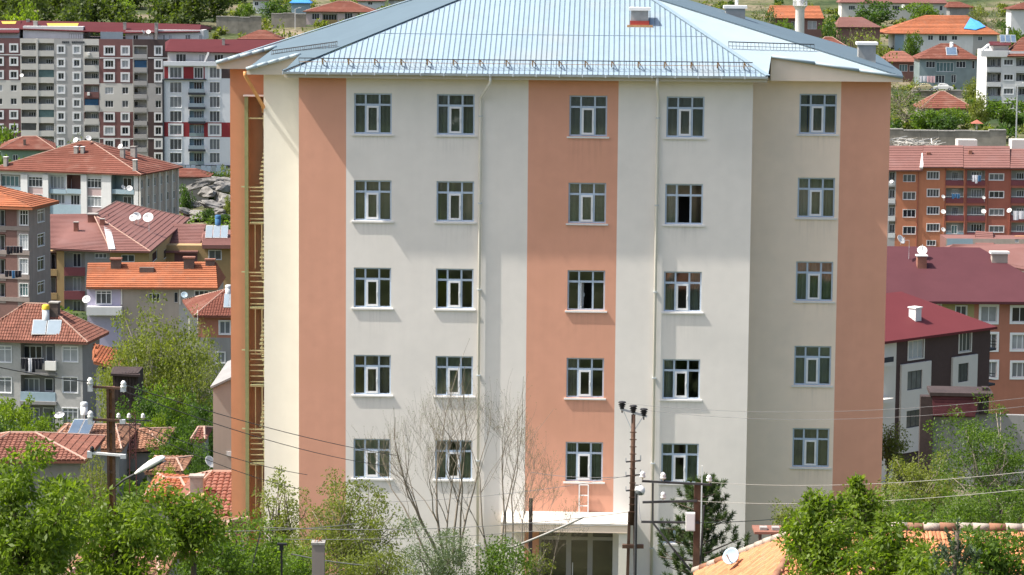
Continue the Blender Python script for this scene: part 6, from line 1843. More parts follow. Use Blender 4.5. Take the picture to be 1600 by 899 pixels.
# pale birch stems in the big tree
o = empty('birch_tree', G(291, 216)); tag(o, 'birch with white stems standing in the big pale tree', 'tree', VG)
mb = MB(); rr = random.Random(4); Hh = P(291, 470, 216).z - o.location.z
for i in range(4):
    x = rr.uniform(-.7, .7); limb(mb, (x, rr.uniform(-.3, .3), -.3), (x + rr.uniform(-.6, .6), rr.uniform(-.4, .4), Hh * rr.uniform(.6, .98)), .10, .025, 8, .04, rr)
mb.obj('trunk', BARK_W, o, True)
r = np.random.default_rng(8); cs = crown_centres(60, r, (1.6, 1.6, Hh * .42), .2, .2) + np.array([0, 0, Hh * .55])
link('crown', quads_mesh('crown', clump_leaves(cs, r.uniform(.3, .6, 60), 14, .16, .1, r), L_['pale']), o)

# --- near trees with single leaves
def near_tree(label, px, pyt, hw, Y, leaf, k, n, L, Wd, seed, depth=None, rad=(.22, .42), vert=1.0, droop=.35, name='leafy_tree', bark=BARK, shoots=0, limbs=22, group='near trees along the bottom of the view', inner=.2, cat='tree', crown_h=None):
    top = P(px, pyt, Y); gz = T(top.x, Y); H = top.z - gz; w = hw / FPX * Y
    r = np.random.default_rng(seed); rr = random.Random(seed)
    ch = crown_h or min(H * .8, w * 2.2 * vert)
    o = empty(name, (top.x, Y, gz)); tag(o, label, cat, group)
    sx, sz = w, ch / 2
    cs = crown_centres(k, r, (sx * .9, (depth or sx) * .9, sz * .9), inner, .28) + np.array([0, 0, H - sz])
    ra = r.uniform(rad[0], rad[1], k)
    V = [clump_leaves(cs, ra, n, L, Wd, r, droop=droop, shell=.25)]
    mb = MB(); tr = max(.06, H * .016)
    limb(mb, (0, 0, -.3), (rr.uniform(-.2, .2), rr.uniform(-.2, .2), H - sz), tr, tr * .5, 6, .05, rr, 8)
    for i in range(limbs):
        c = cs[rr.randrange(k)]; limb(mb, (0, 0, (H - sz * 1.9) + rr.uniform(0, sz * .9)), c, tr * .4, tr * .08, 4, .14, rr, 5)
    for i in range(shoots):
        a = rr.uniform(0, 6.28); q = rr.uniform(.1, .75) * w
        b0 = Vector((q * math.cos(a), q * math.sin(a) * .6, H - sz * rr.uniform(.25, .7))); b1 = b0 + Vector((rr.uniform(-.15, .15), rr.uniform(-.1, .1), rr.uniform(.5, 1.0) * sz))
        if b1.z > H: b1.z = H
        limb(mb, b0, b1, .02, .006, 3, .05, rr, 4)
        m = 120; t = r.random(m)[:, None]; p = np.array(b0) * (1 - t) + np.array(b1) * t + r.normal(size=(m, 3)) * .03
        d = unit(r.normal(size=(m, 3)) * .8 + np.array([0, 0, -.1])); V.append(leaf_quads(p, d, L, Wd, r))
    V = np.concatenate(V); V[:, :, 2] -= max(0, V[:, :, 2].max() - H - .05) * (V[:, :, 2] / V[:, :, 2].max()) ** 3
    link('crown', quads_mesh('crown', V, L_[leaf]), o); mb.obj('trunk', bark, o, True)
    return o
near_tree('leafy walnut tree filling the lower left corner', 42, 690, 125, 55, 'bright', 95, 110, .15, .062, 21, droop=.5)
near_tree('leafy tree around the foot of the left lamp pole', 180, 752, 95, 58, 'bright', 70, 105, .14, .06, 22, droop=.5)
near_tree('leafy tree right of the lamp pole, under the lamp head', 286, 742, 68, 61, 'bright', 52, 100, .13, .056, 23, droop=.55)
near_tree('dense bright green bush at the left foot of the cream wall', 385, 800, 78, 72, 'mid', 80, 110, .11, .065, 24, droop=.2)
near_tree('dark leafy tree low between the lower left roofs', 330, 822, 60, 66, 'mid', 50, 90, .11, .06, 25)
near_tree('sparse leafed tree before the bright cream wall', 438, 712, 60, 93, 'olive', 120, 40, .10, .05, 26, limbs=80, rad=(.16, .32), bark=BARK, vert=2.6, inner=.05)
near_tree('wide olive green tree below the first window column', 545, 722, 94, 91, 'olive', 210, 60, .10, .05, 27, vert=1.3, limbs=80, rad=(.2, .4), bark=BARK_P)
near_tree('leafy bush hiding the foot of the olive tree', 470, 815, 70, 82, 'olive', 70, 60, .10, .05, 28, limbs=30, bark=BARK_P)
near_tree('fresh green bush between the black post and concrete post', 462, 850, 46, 79, 'mid', 60, 70, .10, .05, 46, name='bush', cat='bush')
near_tree('soft grey green juniper bush in front of the bare tree', 676, 806, 78, 84, 'grey', 120, 110, .075, .03, 29, droop=-.2, limbs=14, name='juniper_bush', cat='bush')
near_tree('green bush right of the juniper', 775, 838, 70, 84, 'mid', 90, 80, .09, .05, 30, limbs=18, name='bush', cat='bush')
near_tree('yellow green bush beside the concrete post', 590, 838, 58, 80, 'olive', 70, 60, .09, .045, 31, limbs=30, name='bush', cat='bush')
near_tree('small twiggy bush left of the entrance doors', 835, 848, 36, 98, 'olive', 46, 26, .09, .045, 32, limbs=46, bark=BARK_P, name='bush', cat='bush')
near_tree('bright walnut tree with upright shoots in front of near tiled roof', 1285, 768, 76, 60, 'bright', 60, 88, .14, .06, 33, shoots=7, droop=.2)
near_tree('bright leafy tree across the middle of the near tiled roof', 1385, 800, 74, 58, 'bright', 46, 88, .15, .062, 34, shoots=3, droop=.3)
near_tree('tree with hanging leaves at the lower right corner', 1560, 812, 78, 60, 'mid', 60, 84, .14, .06, 35, droop=.5)
near_tree('bright tree low at the bottom right, below the roof ridge', 1462, 838, 78, 57, 'bright', 56, 90, .14, .06, 36, droop=.4)
near_tree('leafy tree with upright tip at the corner of main building', 1345, 742, 30, 63, 'bright', 30, 70, .13, .055, 37, shoots=4, vert=1.6)
near_tree('wide green tree behind the near roof ridge', 1410, 752, 88, 86, 'mid', 130, 90, .10, .05, 38)
near_tree('dense green tree behind the ridge at the right edge', 1545, 742, 100, 87, 'mid', 150, 92, .10, .05, 39)
near_tree('green hedge tree directly over the ridge', 1470, 786, 90, 83, 'mid', 120, 90, .10, .055, 40)
near_tree('tall olive tree in front of the timber house at the right edge', 1562, 616, 118, 102, 'mid', 190, 74, .12, .055, 41, limbs=60, bark=BARK_P, rad=(.25, .5))
near_tree('olive tree between main building and timber house', 1440, 694, 72, 106, 'olive', 130, 70, .11, .055, 42, limbs=50, bark=BARK_P)
near_tree('thin tree at the right foot of the main building', 1392, 660, 34, 122, 'olive', 60, 36, .13, .06, 43, limbs=40, bark=BARK_P)
near_tree('small light tree before the beige right wing', 1240, 778, 34, 96, 'olive', 44, 42, .10, .05, 44, limbs=24)
near_tree('low bush under the right wing windows', 1205, 838, 40, 98, 'mid', 44, 60, .10, .055, 45, name='bush', cat='bush')

# --- the leafless tree in front of the facade
def bare_tree(label, px, pyb, pyt, hw, Y, seed, stems, group=None):
    base = G(px, Y); top = P(px, pyt, Y).z; o = empty('bare_tree', base); tag(o, label, 'tree', group)
    zb = P(px, pyb, Y).z - base.z
    rr = random.Random(seed); mb = MB(); tw = []; buds = []
    w = hw / FPX * Y; Ht = top - base.z
    def grow(p, d, ln, r0, lev):
        seg = 4 if lev < 3 else 3; pts = [p.copy()]; dd = d.copy()
        for i in range(seg):
            dd = (dd + Vector((rr.gauss(0, .13), rr.gauss(0, .13), rr.gauss(.05, .07)))).normalized(); p = p + dd * ln / seg
            pts.append(p.copy())
        r1 = r0 * (.42 if lev else .38)
        mb.tube(pts, [r0 + (r1 - r0) * i / seg for i in range(seg + 1)], 6 if lev < 2 else (4 if lev < 4 else 3), cap=False)
        if lev >= 5 or r0 < .0035 or p.z > Ht * (1 - .16 * rr.random() ** 2 - .22 * min(1, abs(p.x) / w) ** 2):
            buds.append(pts[-1]); buds.append(pts[1]); return
        nb = rr.choice((3, 4, 5)) if lev < 3 else rr.choice((2, 2, 3))
        for i in range(nb):
            t = rr.uniform(.3, 1.0) if i else 1.0; k = min(seg - 1, int(t * seg)); q = pts[k].lerp(pts[k + 1], t * seg - k)
            sd = Vector((rr.gauss(0, 1), rr.gauss(0, 1), rr.gauss(0, .35))); sd = (sd - dd * sd.dot(dd)).normalized()
            nd = (dd * rr.uniform(.75, 1.1) + sd * (rr.uniform(.35, .8) if i else .12) + Vector((0, 0, .25))).normalized()
            grow(q, nd, ln * rr.uniform(.5, .72), max(.0036, (r0 + (r1 - r0) * t) * (rr.uniform(.4, .6) if i else .95)), lev + 1)
    for (dx, lean, h, r0) in stems:
        x = dx / FPX * Y
        grow(Vector((x, rr.uniform(-.5, .5), zb - .4)), Vector((lean, rr.uniform(-.1, .1), 1)).normalized(), h * (Ht - zb), r0, 0)
    mb.obj('trunk', mat('grey_twig_bark', (.235, .20, .155), .95, .2, 8), o, True)['kind'] = 'stuff'
    b = np.array([tuple(v) for v in buds]); r = np.random.default_rng(seed)
    b = b + r.normal(size=b.shape) * .03
    link('bud', quads_mesh('bud', leaf_quads(b, unit(r.normal(size=b.shape)), .05, .02, r), L_['pale']), o)['kind'] = 'stuff'
bare_tree('bare grey tree with many rising stems in front of the facade', 705, 868, 600, 108, 96, 5, ((-14, -.42, .60, .055), (-4, -.22, .66, .06), (4, .0, .72, .055), (12, .16, .62, .05), (-26, -.62, .52, .045), (-9, -.33, .64, .045), (18, .05, .68, .05), (0, -.1, .58, .045)))
bare_tree('second bare tree with thin stems beside the entrance canopy', 782, 880, 606, 62, 97, 9, ((0, -.06, .66, .05), (10, .12, .6, .045), (-12, -.2, .55, .045), (22, .28, .42, .035), (5, .02, .7, .04)))
bare_tree('thin bare shrub beside the entrance canopy', 850, 890, 690, 34, 99, 12, ((0, .15, .42, .02), (-12, .0, .40, .02), (12, .3, .34, .018)))

# --- pine
def pine(label, px, pyt, hw, Y, seed, leaf='pine', name='pine_tree', n_tuft=22, L=.17, bl=1.0):
    top = P(px, pyt, Y); gz = T(top.x, Y); H = top.z - gz; w = hw / FPX * Y
    o = empty(name, (top.x, Y, gz)); tag(o, label, 'tree')
    rr = random.Random(seed); r = np.random.default_rng(seed); mb = MB(); tip = []; tdir = []
    limb(mb, (0, 0, -.2), (0, 0, H * .97), .13, .03, 8, .015, rr, 8)
    z = H * .25
    while z < H * .97:
        f = (H - z) / H; reach = w * min(1.05, .28 + f * 1.35) * bl
        for k in range(rr.choice((4, 5, 5))):
            a = rr.uniform(0, 6.28); l = reach * rr.uniform(.55, 1.1); e = Vector((math.cos(a) * l, math.sin(a) * l, l * rr.uniform(.15, .5)))
            pts = limb(mb, (0, 0, z), Vector((0, 0, z)) + e, .035, .01, 4, .1, rr, 4)
            for q in range(5):
                t = .35 + .65 * q / 4; c = Vector((0, 0, z)) + e * t + Vector((rr.gauss(0, .12), rr.gauss(0, .12), rr.gauss(.05, .08)))
                tip.append(tuple(c)); tdir.append(tuple((e.normalized() * .6 + Vector((0, 0, .8))).normalized()))
        z += H * .052
    tip.append((0, 0, H * .97)); tdir.append((0, 0, 1))
    tip = np.array(tip); tdir = np.array(tdir); m = n_tuft * 3
    p = np.repeat(tip, m, 0) + np.repeat(tdir, m, 0) * r.uniform(-.12, .16, (len(tip) * m, 1)); d = unit(np.repeat(tdir, m, 0) * .75 + r.normal(size=p.shape) * .62)
    link('needles', quads_mesh('needles', leaf_quads(p, d, L, .022, r), L_[leaf]), o); mb.obj('trunk', BARK, o, True)
pine('pine tree with clumped needles behind the right hand pole', 1098, 746, 74, 96, 3, n_tuft=32)
pine('grey green spruce tip rising close at the bottom right', 1497, 800, 55, 42, 5, 'spruce', 'spruce_tree', 26, .07, .8)
# ------------------------------------------------------------------ poles, lamps and cables
def insulator(parent, p, m='white_paint', s=1.0, pin=.1):
    mb = MB(); mb.lathe([(.012 * s, -pin), (.012 * s, 0), (.05 * s, .0), (.06 * s, .03 * s), (.04 * s, .055 * s), (.055 * s, .075 * s), (.035 * s, .11 * s), (.015 * s, .13 * s)], 10)
    return mb.obj('insulator', M[m], parent, True, loc=p)
# left pole with street lamp
YP = 58.4
def q3(px, py, Y, O): return P(px, py, Y) - O
O = P(173, 612, YP); O.z = T(O.x, YP); lp = empty('lamp_pole', O); tag(lp, 'rusty brown steel pole with three crossarms and a street lamp, at the left', 'pole')
zt = P(173, 604, YP).z - O.z
mb = MB()
for x in (-.056, .056):
    mb.box(x - .026, x + .026, -.06, .06, -.5, zt); mb.box(x - (.03 if x > 0 else -.02), x + (.02 if x < 0 else -.03) + .01, -.061, -.05, -.5, zt) if False else None
mb.obj('pole_leg', M['brown_steel'], lp)['kind'] = 'stuff'
mb = MB(); z = .2
while z < zt: mb.box(-.03, .03, -.045, -.03, z, z + .06); z += .42
mb.obj('batten', M['brown_steel'], lp)['kind'] = 'stuff'
mb = MB(); mb.box(-.03, .03, .0, .02, -.4, zt - .02); mb.obj('web_plate', M['rust'], lp)
for (x0, y0, x1, y1, m, ins) in ((139, 604, 196, 607.5, 'brown_steel', ((141, 601), (193, 606))), (139, 655.5, 195, 657.5, 'brown_steel', ((141.5, 653),)), (138, 707.5, 196, 712, 'white_paint', ())):
    a, b_ = q3(x0, y0, YP - .12, O), q3(x1, y1, YP - .12, O)
    mb = MB(); mb.bar(a, b_, .07, .045)
    arm = mb.obj('crossarm', M[m], lp)
    mb = MB(); mb.box(a.x - .02, a.x + .08, a.y - .05, a.y + .05, a.z - .1, a.z + .03); mb.obj('bracket', M['zinc'], arm); mb = MB(); mb.box(b_.x - .1, b_.x + .01, b_.y - .051, b_.y + .051, b_.z - .06, b_.z + .024); mb.obj('bracket', M['zinc'], arm)
    for (ix, iy) in ins: insulator(lp, q3(ix, iy, YP - .12, O) , 'white_paint', 1.15)
insulator(lp, q3(144, 706, YP - .12, O), 'black', .9)
a, b_ = q3(179, 762, YP - .05, O), q3(211, 741, YP - .5, O)
mb = MB(); mb.tube([a, a.lerp(b_, .5) + Vector((0, 0, .03)), b_], .025, 8); mb.obj('lamp_arm', M['dark_steel'], lp, True)
c = q3(258, 715, YP - .62, O); dv = (c - b_); e = dv.normalized(); sd = Vector((0, 1, 0)); up_ = e.cross(-sd).normalized()
if up_.z < 0: up_ = -up_
mb = MB(); n = 8
prof = [(0, .03, .03), (.12, .07, .055), (.3, .105, .08), (.55, .135, .105), (.8, .13, .10), (.95, .10, .07), (1.0, .05, .03)]
ring = []
for t, wv, hv in prof:
    cc = b_ + dv * t
    for k in range(10):
        an = 2 * math.pi * k / 10; zz = math.sin(an); mb.v.append(tuple(cc + sd * (math.cos(an) * wv) + up_ * (zz * (hv if zz > 0 else hv * .45))))
for i in range(len(prof) - 1):
    for k in range(10): mb.f.append((i * 10 + k, i * 10 + (k + 1) % 10, (i + 1) * 10 + (k + 1) % 10, (i + 1) * 10 + k)); mb.m.append(0)
mb.f.append(tuple(range(9, -1, -1))); mb.f.append(tuple((len(prof) - 1) * 10 + k for k in range(10))); mb.m += [0, 0]
lh = mb.obj('lamp_head', M['white_paint'], lp, True)
mb = MB(); mb.bar(b_ + dv * .4 - up_ * .06, b_ + dv * .92 - up_ * .06, .18, .03); mb.obj('lamp_glass', M['glass_mid'], lh)

# middle pole with three black insulators
YM = 85.0
O = P(989, 700, YM); O.z = T(O.x, YM); mp = empty('power_pole', O); tag(mp, 'rusty power pole with three black insulators in front of the facade', 'pole')
zt = P(989, 648, YM).z - O.z; zs = P(989, 800, YM).z - O.z
mb = MB(); mb.tube([(0, 0, zs - .4), (0, 0, zt)], [.085, .06], 8); mb.obj('pole', M['brown_steel'], mp, True)
for s_ in (-1, 1):
    mb = MB(); mb.bar((s_ * .17, 0, -.4), (s_ * .075, 0, zs), .075, .09); mb.obj('leg', M['brown_steel'], mp)
mb = MB(); z = zs
while z < zt - .5: mb.box(-.1, .1, -.09, -.07, z, z + .03); z += .22
mb.obj('rung', M['brown_steel'], mp)['kind'] = 'stuff'
mb = MB(); z_ = P(989, 854, YM).z - O.z; mb.box(-.28, .36, -.08, .08, z_ - .05, z_ + .06); mb.obj('clamp', M['brown_steel'], mp)
a, b_ = q3(969, 639, YM, O), q3(1011, 651, YM, O)
mb = MB(); mb.bar(a, b_, .06, .06); mb.obj('crossarm', M['zinc'], mp)
for x, y in ((972, 639), (989.5, 645), (1006, 650)):
    p = q3(x, y, YM, O); mb = MB(); mb.lathe([(.02, -.12), (.02, .0), (.06, .0), (.075, .03), (.05, .05), (.10, .075), (.06, .10), (.12, .12), (.07, .16), (.125, .19), (.10, .22), (.02, .23)], 12); mb.obj('insulator', M['black'], mp, True, loc=p)
for x, y in ((974, 642), (1005, 651)):
    mb = MB(); mb.bar(q3(x, y, YM, O), q3(989, 676, YM, O), .022); mb.obj('brace', M['zinc'], mp)
for y in (721, 743, 766):
    a, b_ = q3(978, y + 1, YM, O), q3(1001, y - 1, YM, O); mb = MB(); mb.bar(a, b_, .045, .04); arm = mb.obj('crossarm', M['dark_steel'], mp)
    mb = MB(); mb.bar(a, a + Vector((0, 0, .13)), .03); mb.bar(b_, b_ + Vector((0, 0, .16)), .03); mb.obj('insulator_pin', M['zinc'], arm)['kind'] = 'stuff'
p = q3(1000, 767, YM - .3, O); mb = MB(); mb.lathe([(.02, .16), (.09, .13), (.15, .05), (.16, -.03), (.13, -.08)], 14); lampo = mb.obj('lamp_head', M['white_paint'], mp, True, loc=p); lampo.rotation_euler = (R(-35), R(35), 0)
mb = MB(); mb.lathe([(.125, -.075), (.08, -.12), (.01, -.14)], 12); mb.obj('lamp_glass', M['glass_mid'], lampo, True)
mb = MB(); mb.tube([(0.06, -.02, p.z + .12), p + Vector((0, .05, .15))], .02, 6); mb.obj('lamp_arm', M['dark_steel'], mp)
mb = MB(); mb.tube([(.11, -.06, zs - 2.5), (.11, -.06, p.z)], .05, 8); mb.obj('cable_duct', M['dark_steel'], mp)

# right hand pole with three long arms
YR = 80.0
O = P(1089, 800, YR); O.z = T(O.x, YR); rp = empty('power_pole', O); tag(rp, 'brown steel pole with three long dark arms reaching left and a white box', 'pole')
zt = P(1089, 755, YR).z - O.z
mb = MB(); mb.box(-.09, .09, -.08, .08, -.5, zt); mb.obj('pole', M['brown_steel'], rp)
mb = MB(); mb.tube([q3(1100, 790, YR + .2, O), q3(1092, 905, YR + .2, O)], .03, 6); mb.obj('conduit', M['dark_steel'], rp)
for (x0, y0, x1, y1, ins) in ((1003, 752, 1112, 757.5, ((1004, 751), (1036, 753), (1108, 757))), (1004, 785, 1089, 783, ((1036, 783.5),)), (1002, 815.5, 1093, 817, ())):
    mb = MB(); mb.bar(q3(x0, y0, YR - .1, O), q3(x1, y1, YR - .1, O), .06, .06); mb.obj('crossarm', M['dark_steel'], rp)
    for ix, iy in ins: insulator(rp, q3(ix, iy, YR - .1, O) + Vector((0, 0, .08)), 'white_paint', 1.5)
mb = MB(); mb.bar(q3(1020, 754, YR - .14, O), q3(1020, 817, YR - .14, O), .05); mb.obj('tie_bar', M['dark_steel'], rp)
mb = MB(); mb.bar(q3(1020, 817, YR - .14, O), q3(1052, 858, YR - .2, O), .05); mb.obj('stay', M['dark_steel'], rp)
mb = MB(); mb.bar(q3(1052, 858, YR - .2, O), q3(1086, 900, YR - .1, O), .06); mb.obj('stay', M['dark_steel'], rp)
a, b_ = q3(1071, 829, YR - .15, O), q3(1086, 801, YR - .15, O)
mb = MB(); mb.box(a.x, b_.x, -.24, -.085, a.z, b_.z); bxo = mb.obj('meter_box', M['white_paint'], rp)
mb = MB(); mb.box(a.x + .02, b_.x - .02, -.252, -.243, a.z + .03, b_.z - .03); mb.obj('door', M['pvc'], bxo)

# small posts
def post(name, label, cat, px, pyt, pyb, Y, w, m, build=None, lean=0.0):
    t = P(px, pyt, Y); O = Vector((t.x, Y, T(t.x, Y))); o = empty(name, O); tag(o, label, cat)
    h = t.z - O.z
    mb = MB(); mb.bar((-lean, 0, -.3), (0, 0, h), w, w, upd=(0, 1, 0)); mb.obj('shaft', M[m], o)
    if build: build(o, h, w)
    return o
def _cap(o, h, w):
    mb = MB(); mb.box(-w * .56, w * .56, -w * .56, w * .56, h + .002, h + .06); mb.obj('cap', M['concrete'], o)
    r = random.Random(2)
    for i in range(6):
        mb = MB(); mb.bar((r.uniform(-.1, .1), r.uniform(-.1, .1), h + .05), (r.uniform(-.2, .2), r.uniform(-.1, .1), h + .18), .012); mb.obj('rebar', M['rust'], o)
post('concrete_post', 'square grey concrete post with crumbled top among the olive trees', 'post', 497.5, 850, 899, 70, .30, 'grey_brown', _cap)
def _t(o, h, w):
    mb = MB(); mb.box(-.11, .13, -.05, .05, h, h + .05); mb.box(-.05, .05, -.04, .04, h - .12, h - .003); mb.obj('head', M['black'], o)
post('black_post', 'slim black post with T shaped head at the bottom, left of concrete post', 'post', 440, 852, 899, 70, .05, 'black', _t)
post('thin_rod', 'thin dark leaning rod in the bright green bush', 'post', 407, 832, 899, 70, .03, 'dark_steel', None, 1.2)
post('wooden_post', 'weathered wooden post standing at the left end of the canopy', 'post', 829.5, 779, 860, 104, .14, 'dark_wood')
post('white_mast', 'thin white mast above the right hand pole', 'post', 1097, 728, 760, 90, .04, 'white_paint')
# street lamp on the right hillside
def _sl(o, h, w):
    mb = MB(); mb.bar((0, 0, h - .05), (.9, -.3, h + .25), .07); mb.obj('lamp_arm', M['zinc'], o)
    mb = MB(); mb.box(.8, 1.5, -.45, -.15, h + .22, h + .34); mb.obj('lamp_head', M['white_paint'], o)
post('street_lamp', 'tall grey street lamp post at the right edge before the white flats', 'street lamp', 1590, 132, 222, 512, .2, 'zinc', _sl)
post('street_lamp', 'small white street lamp beside the pink house', 'street lamp', 461, 14, 26, 686, .15, 'white_paint', _sl)
# lattice mast among the low roofs
O = G(201, 162); lm = empty('lattice_mast', O); tag(lm, 'short dark red lattice mast beside the pale tiled house', 'mast')
h = P(201, 648, 162).z - O.z; mb = MB()
for x in (-.16, .16): mb.bar((x * 1.3, 0, -.3), (x, 0, h), .05)
z = h - 2.6; k = 0
while z < h: mb.bar((-.17, 0, z), (.17, 0, z + .25), .03); mb.bar((.17, 0, z), (-.17, 0, z + .25), .03); z += .25
mb.obj('lattice', mat('red_oxide_steel', (.13, .05, .05), .8, .2), lm)['kind'] = 'stuff'
mb = MB(); mb.bar((-.9, 0, h - .3), (1.1, 0, h - .35), .06); mb.obj('crossarm', M['dark_steel'], lm)
for x in (-.8, -.2, .6): insulator(lm, Vector((x, 0, h - .2)), 'white_paint', 2.2)

# cables
def cable(label, a, b, r=.011, sag=.4, m='dark_steel', n=14):
    a = P(*a); b = P(*b); o = empty('overhead_cable', a); tag(o, label, 'cable', 'overhead cables')
    pts = []
    for i in range(n + 1):
        t = i / n; pts.append((b - a) * t - Vector((0, 0, sag * 4 * t * (1 - t))))
    mb = MB(); mb.tube(pts, r, 5, cap=False); mb.obj('wire', M[m], o, True)
M['wire_pale'] = mat('pale_cable_sheath', (.34, .33, .30), .6, .1); M['wire_grey'] = mat('grey_wire', (.16, .16, .165), .6, .1)
cable('dark wire from the lamp pole top crossing the left stripes', (193, 601, 58.4), (620, 712, 92), .010, .15)
cable('dark wire just under the first across the cream wall', (195, 612, 58.4), (600, 728, 92), .010, .2)
cable('dark wire from second crossarm to the cream wall', (195, 655, 58.4), (480, 742, 92), .010, .15)
cable('lowest dark wire before the cream wall', (195, 662, 58.4), (470, 765, 92), .010, .15)
cable('dark wire from lamp pole top to left picture edge', (141, 597, 58.4), (-60, 560, 52), .010, .05)
cable('pale cable low across the left bushes', (205, 828, 58), (560, 818, 88), .012, .12, 'wire_pale')
cable('pale cable over the olive trees', (410, 824, 78), (985, 800, 85), .011, .25, 'wire_pale')
cable('second pale cable over the olive trees', (400, 842, 78), (985, 815, 85), .009, .2, 'wire_pale')
cable('faint cable from facade to middle pole', (560, 785, 95), (985, 743, 85), .007, .2, 'wire_grey')
cable('thick pale cable slanting up to the entrance canopy', (770, 866, 92), (912, 808, 92), .038, .05, 'wire_pale')
cable('pale cable behind the concrete post', (455, 866, 76), (640, 886, 82), .018, .1, 'wire_pale')
cable('grey wire from left black insulator toward the right edge', (972, 630, 85), (1660, 615, 66), .005, .35, 'wire_grey')
cable('grey wire from middle black insulator toward the right edge', (1006, 641, 85), (1660, 628, 66), .005, .35, 'wire_grey')
cable('pale wire from top arm toward the right edge', (1108, 754, 80), (1660, 731, 56), .006, .2, 'wire_pale')
cable('pale wire from middle arm toward the right edge', (1089, 783, 80), (1660, 758, 56), .006, .2, 'wire_pale')
cable('dark wire from lowest arm to the beige wing', (1093, 817, 80), (1300, 799, 110), .012, .1)
cable('grey wire between middle pole and facade orange stripe', (980, 745, 85), (830, 738, 111), .010, .1, 'wire_grey')
cable('short wire between middle pole and right hand pole', (997, 766, 85), (1004, 815, 80), .010, .3, 'wire_grey')

# ------------------------------------------------------------------ things on the roofs and balconies
def foot(b, px, py): 
    h = b.hit(px, py)
    return h if h is not None else P(px, py, b.O.y)
dish(208, 340.5, 7, foot(RR, 210, 350), 'left dish of the pair on the ridge of the faded red roof')
dish(214, 338, 8, foot(RR, 216, 351), 'right dish of the pair on the ridge of the faded red roof', az=30)
dish(231.5, 340, 9.5, foot(RR, 233, 362), 'large white dish right of the pair on the faded red roof', az=-5)
dish(118, 219, 5, foot(SH, 120, 228), 'left dish on the peak of the salmon roof', az=-30)
dish(138.5, 216, 5, foot(SH, 141, 224), 'dish standing exactly on the peak of the salmon roof', az=20)
dish(193, 293, 4.5, P(196, 301, 427), 'narrow white dish on the blue balcony corner of the salmon roofed house', az=60)
dish(202.5, 294.5, 5.5, P(204, 302, 427), 'round white dish on the blue balcony corner of the salmon roofed house', az=10)
dish(188, 229, 5, foot(SH, 190, 240), 'white dish beside the chimneys on the right salmon slope')
dish(224, 50, 4, P(224, 58, 560), 'thin edge on dish on the maroon tower roof', az=80)
dish(232, 50, 4.2, P(232, 58, 560), 'round dish on the maroon tower roof', az=0)
dish(34, 118, 3.5, P(34, 124, 559), 'small dish on a tower balcony corner')
dish(135, 468, 7.5, P(136, 480, 297), 'white dish left of the lilac wall', az=-10)
dish(288, 461, 6, P(289, 468, 299), 'pale dish under the eave of the orange tiled long house', az=10, m='dish_blue')
dish(329, 722, 12, P(334, 740, 150), 'large dish edge on against the plain grey annexe', az=55)
dish(93, 649, 9, P(93, 664, 254), 'white dish low on the wall of the pale brick house', az=-20, tilt=60)
dish(1408, 374.5, 9, foot(MBk, 1420, 405), 'tall narrow dish at the left of the maroon roof', az=48)
dish(1441, 391.5, 9, foot(MBk, 1441, 402) + Vector((0, 0, 1.2)), 'round dish on the brick chimney of the maroon roof', az=-5)
for (x, y, r_, t) in ((1474, 307.5, 3.6, 'upper dish by the first balcony of the rust orange row'), (1474, 331, 4.5, 'middle dish by the first balcony of the rust orange row'), (1474, 359, 4.2, 'lower dish by the first balcony of the rust orange row'),
                 (1537, 309, 3.4, 'small dish between second balcony and brick red windows'), (1537, 330.5, 4.4, 'dish under the small one, beside the second balcony'), (1577, 329, 4.6, 'white dish right of the brick red windows'), (1393, 284, 3.5, 'dish on the leftmost grey balconies of the rust orange row')):
    dish(x, y, r_, P(x + 1, y + 5, 459.4), t, group='dishes on the rust orange row')
dish(1142, 869, 16, foot(NH, 1150, 884), 'pale blue dish at the left edge of near tiled roof', m='dish_blue', az=-35, tilt=30)
dish(1411, 10, 3.4, P(1411, 15, 808), 'dish on the wall of the top long pale house')
for (y, t) in ((97, 'upper'), (122, 'middle')): dish(1534, y, 4.5, P(1538, y + 5, 573), t + ' dish on the balcony corner of the white flats', az=-40)

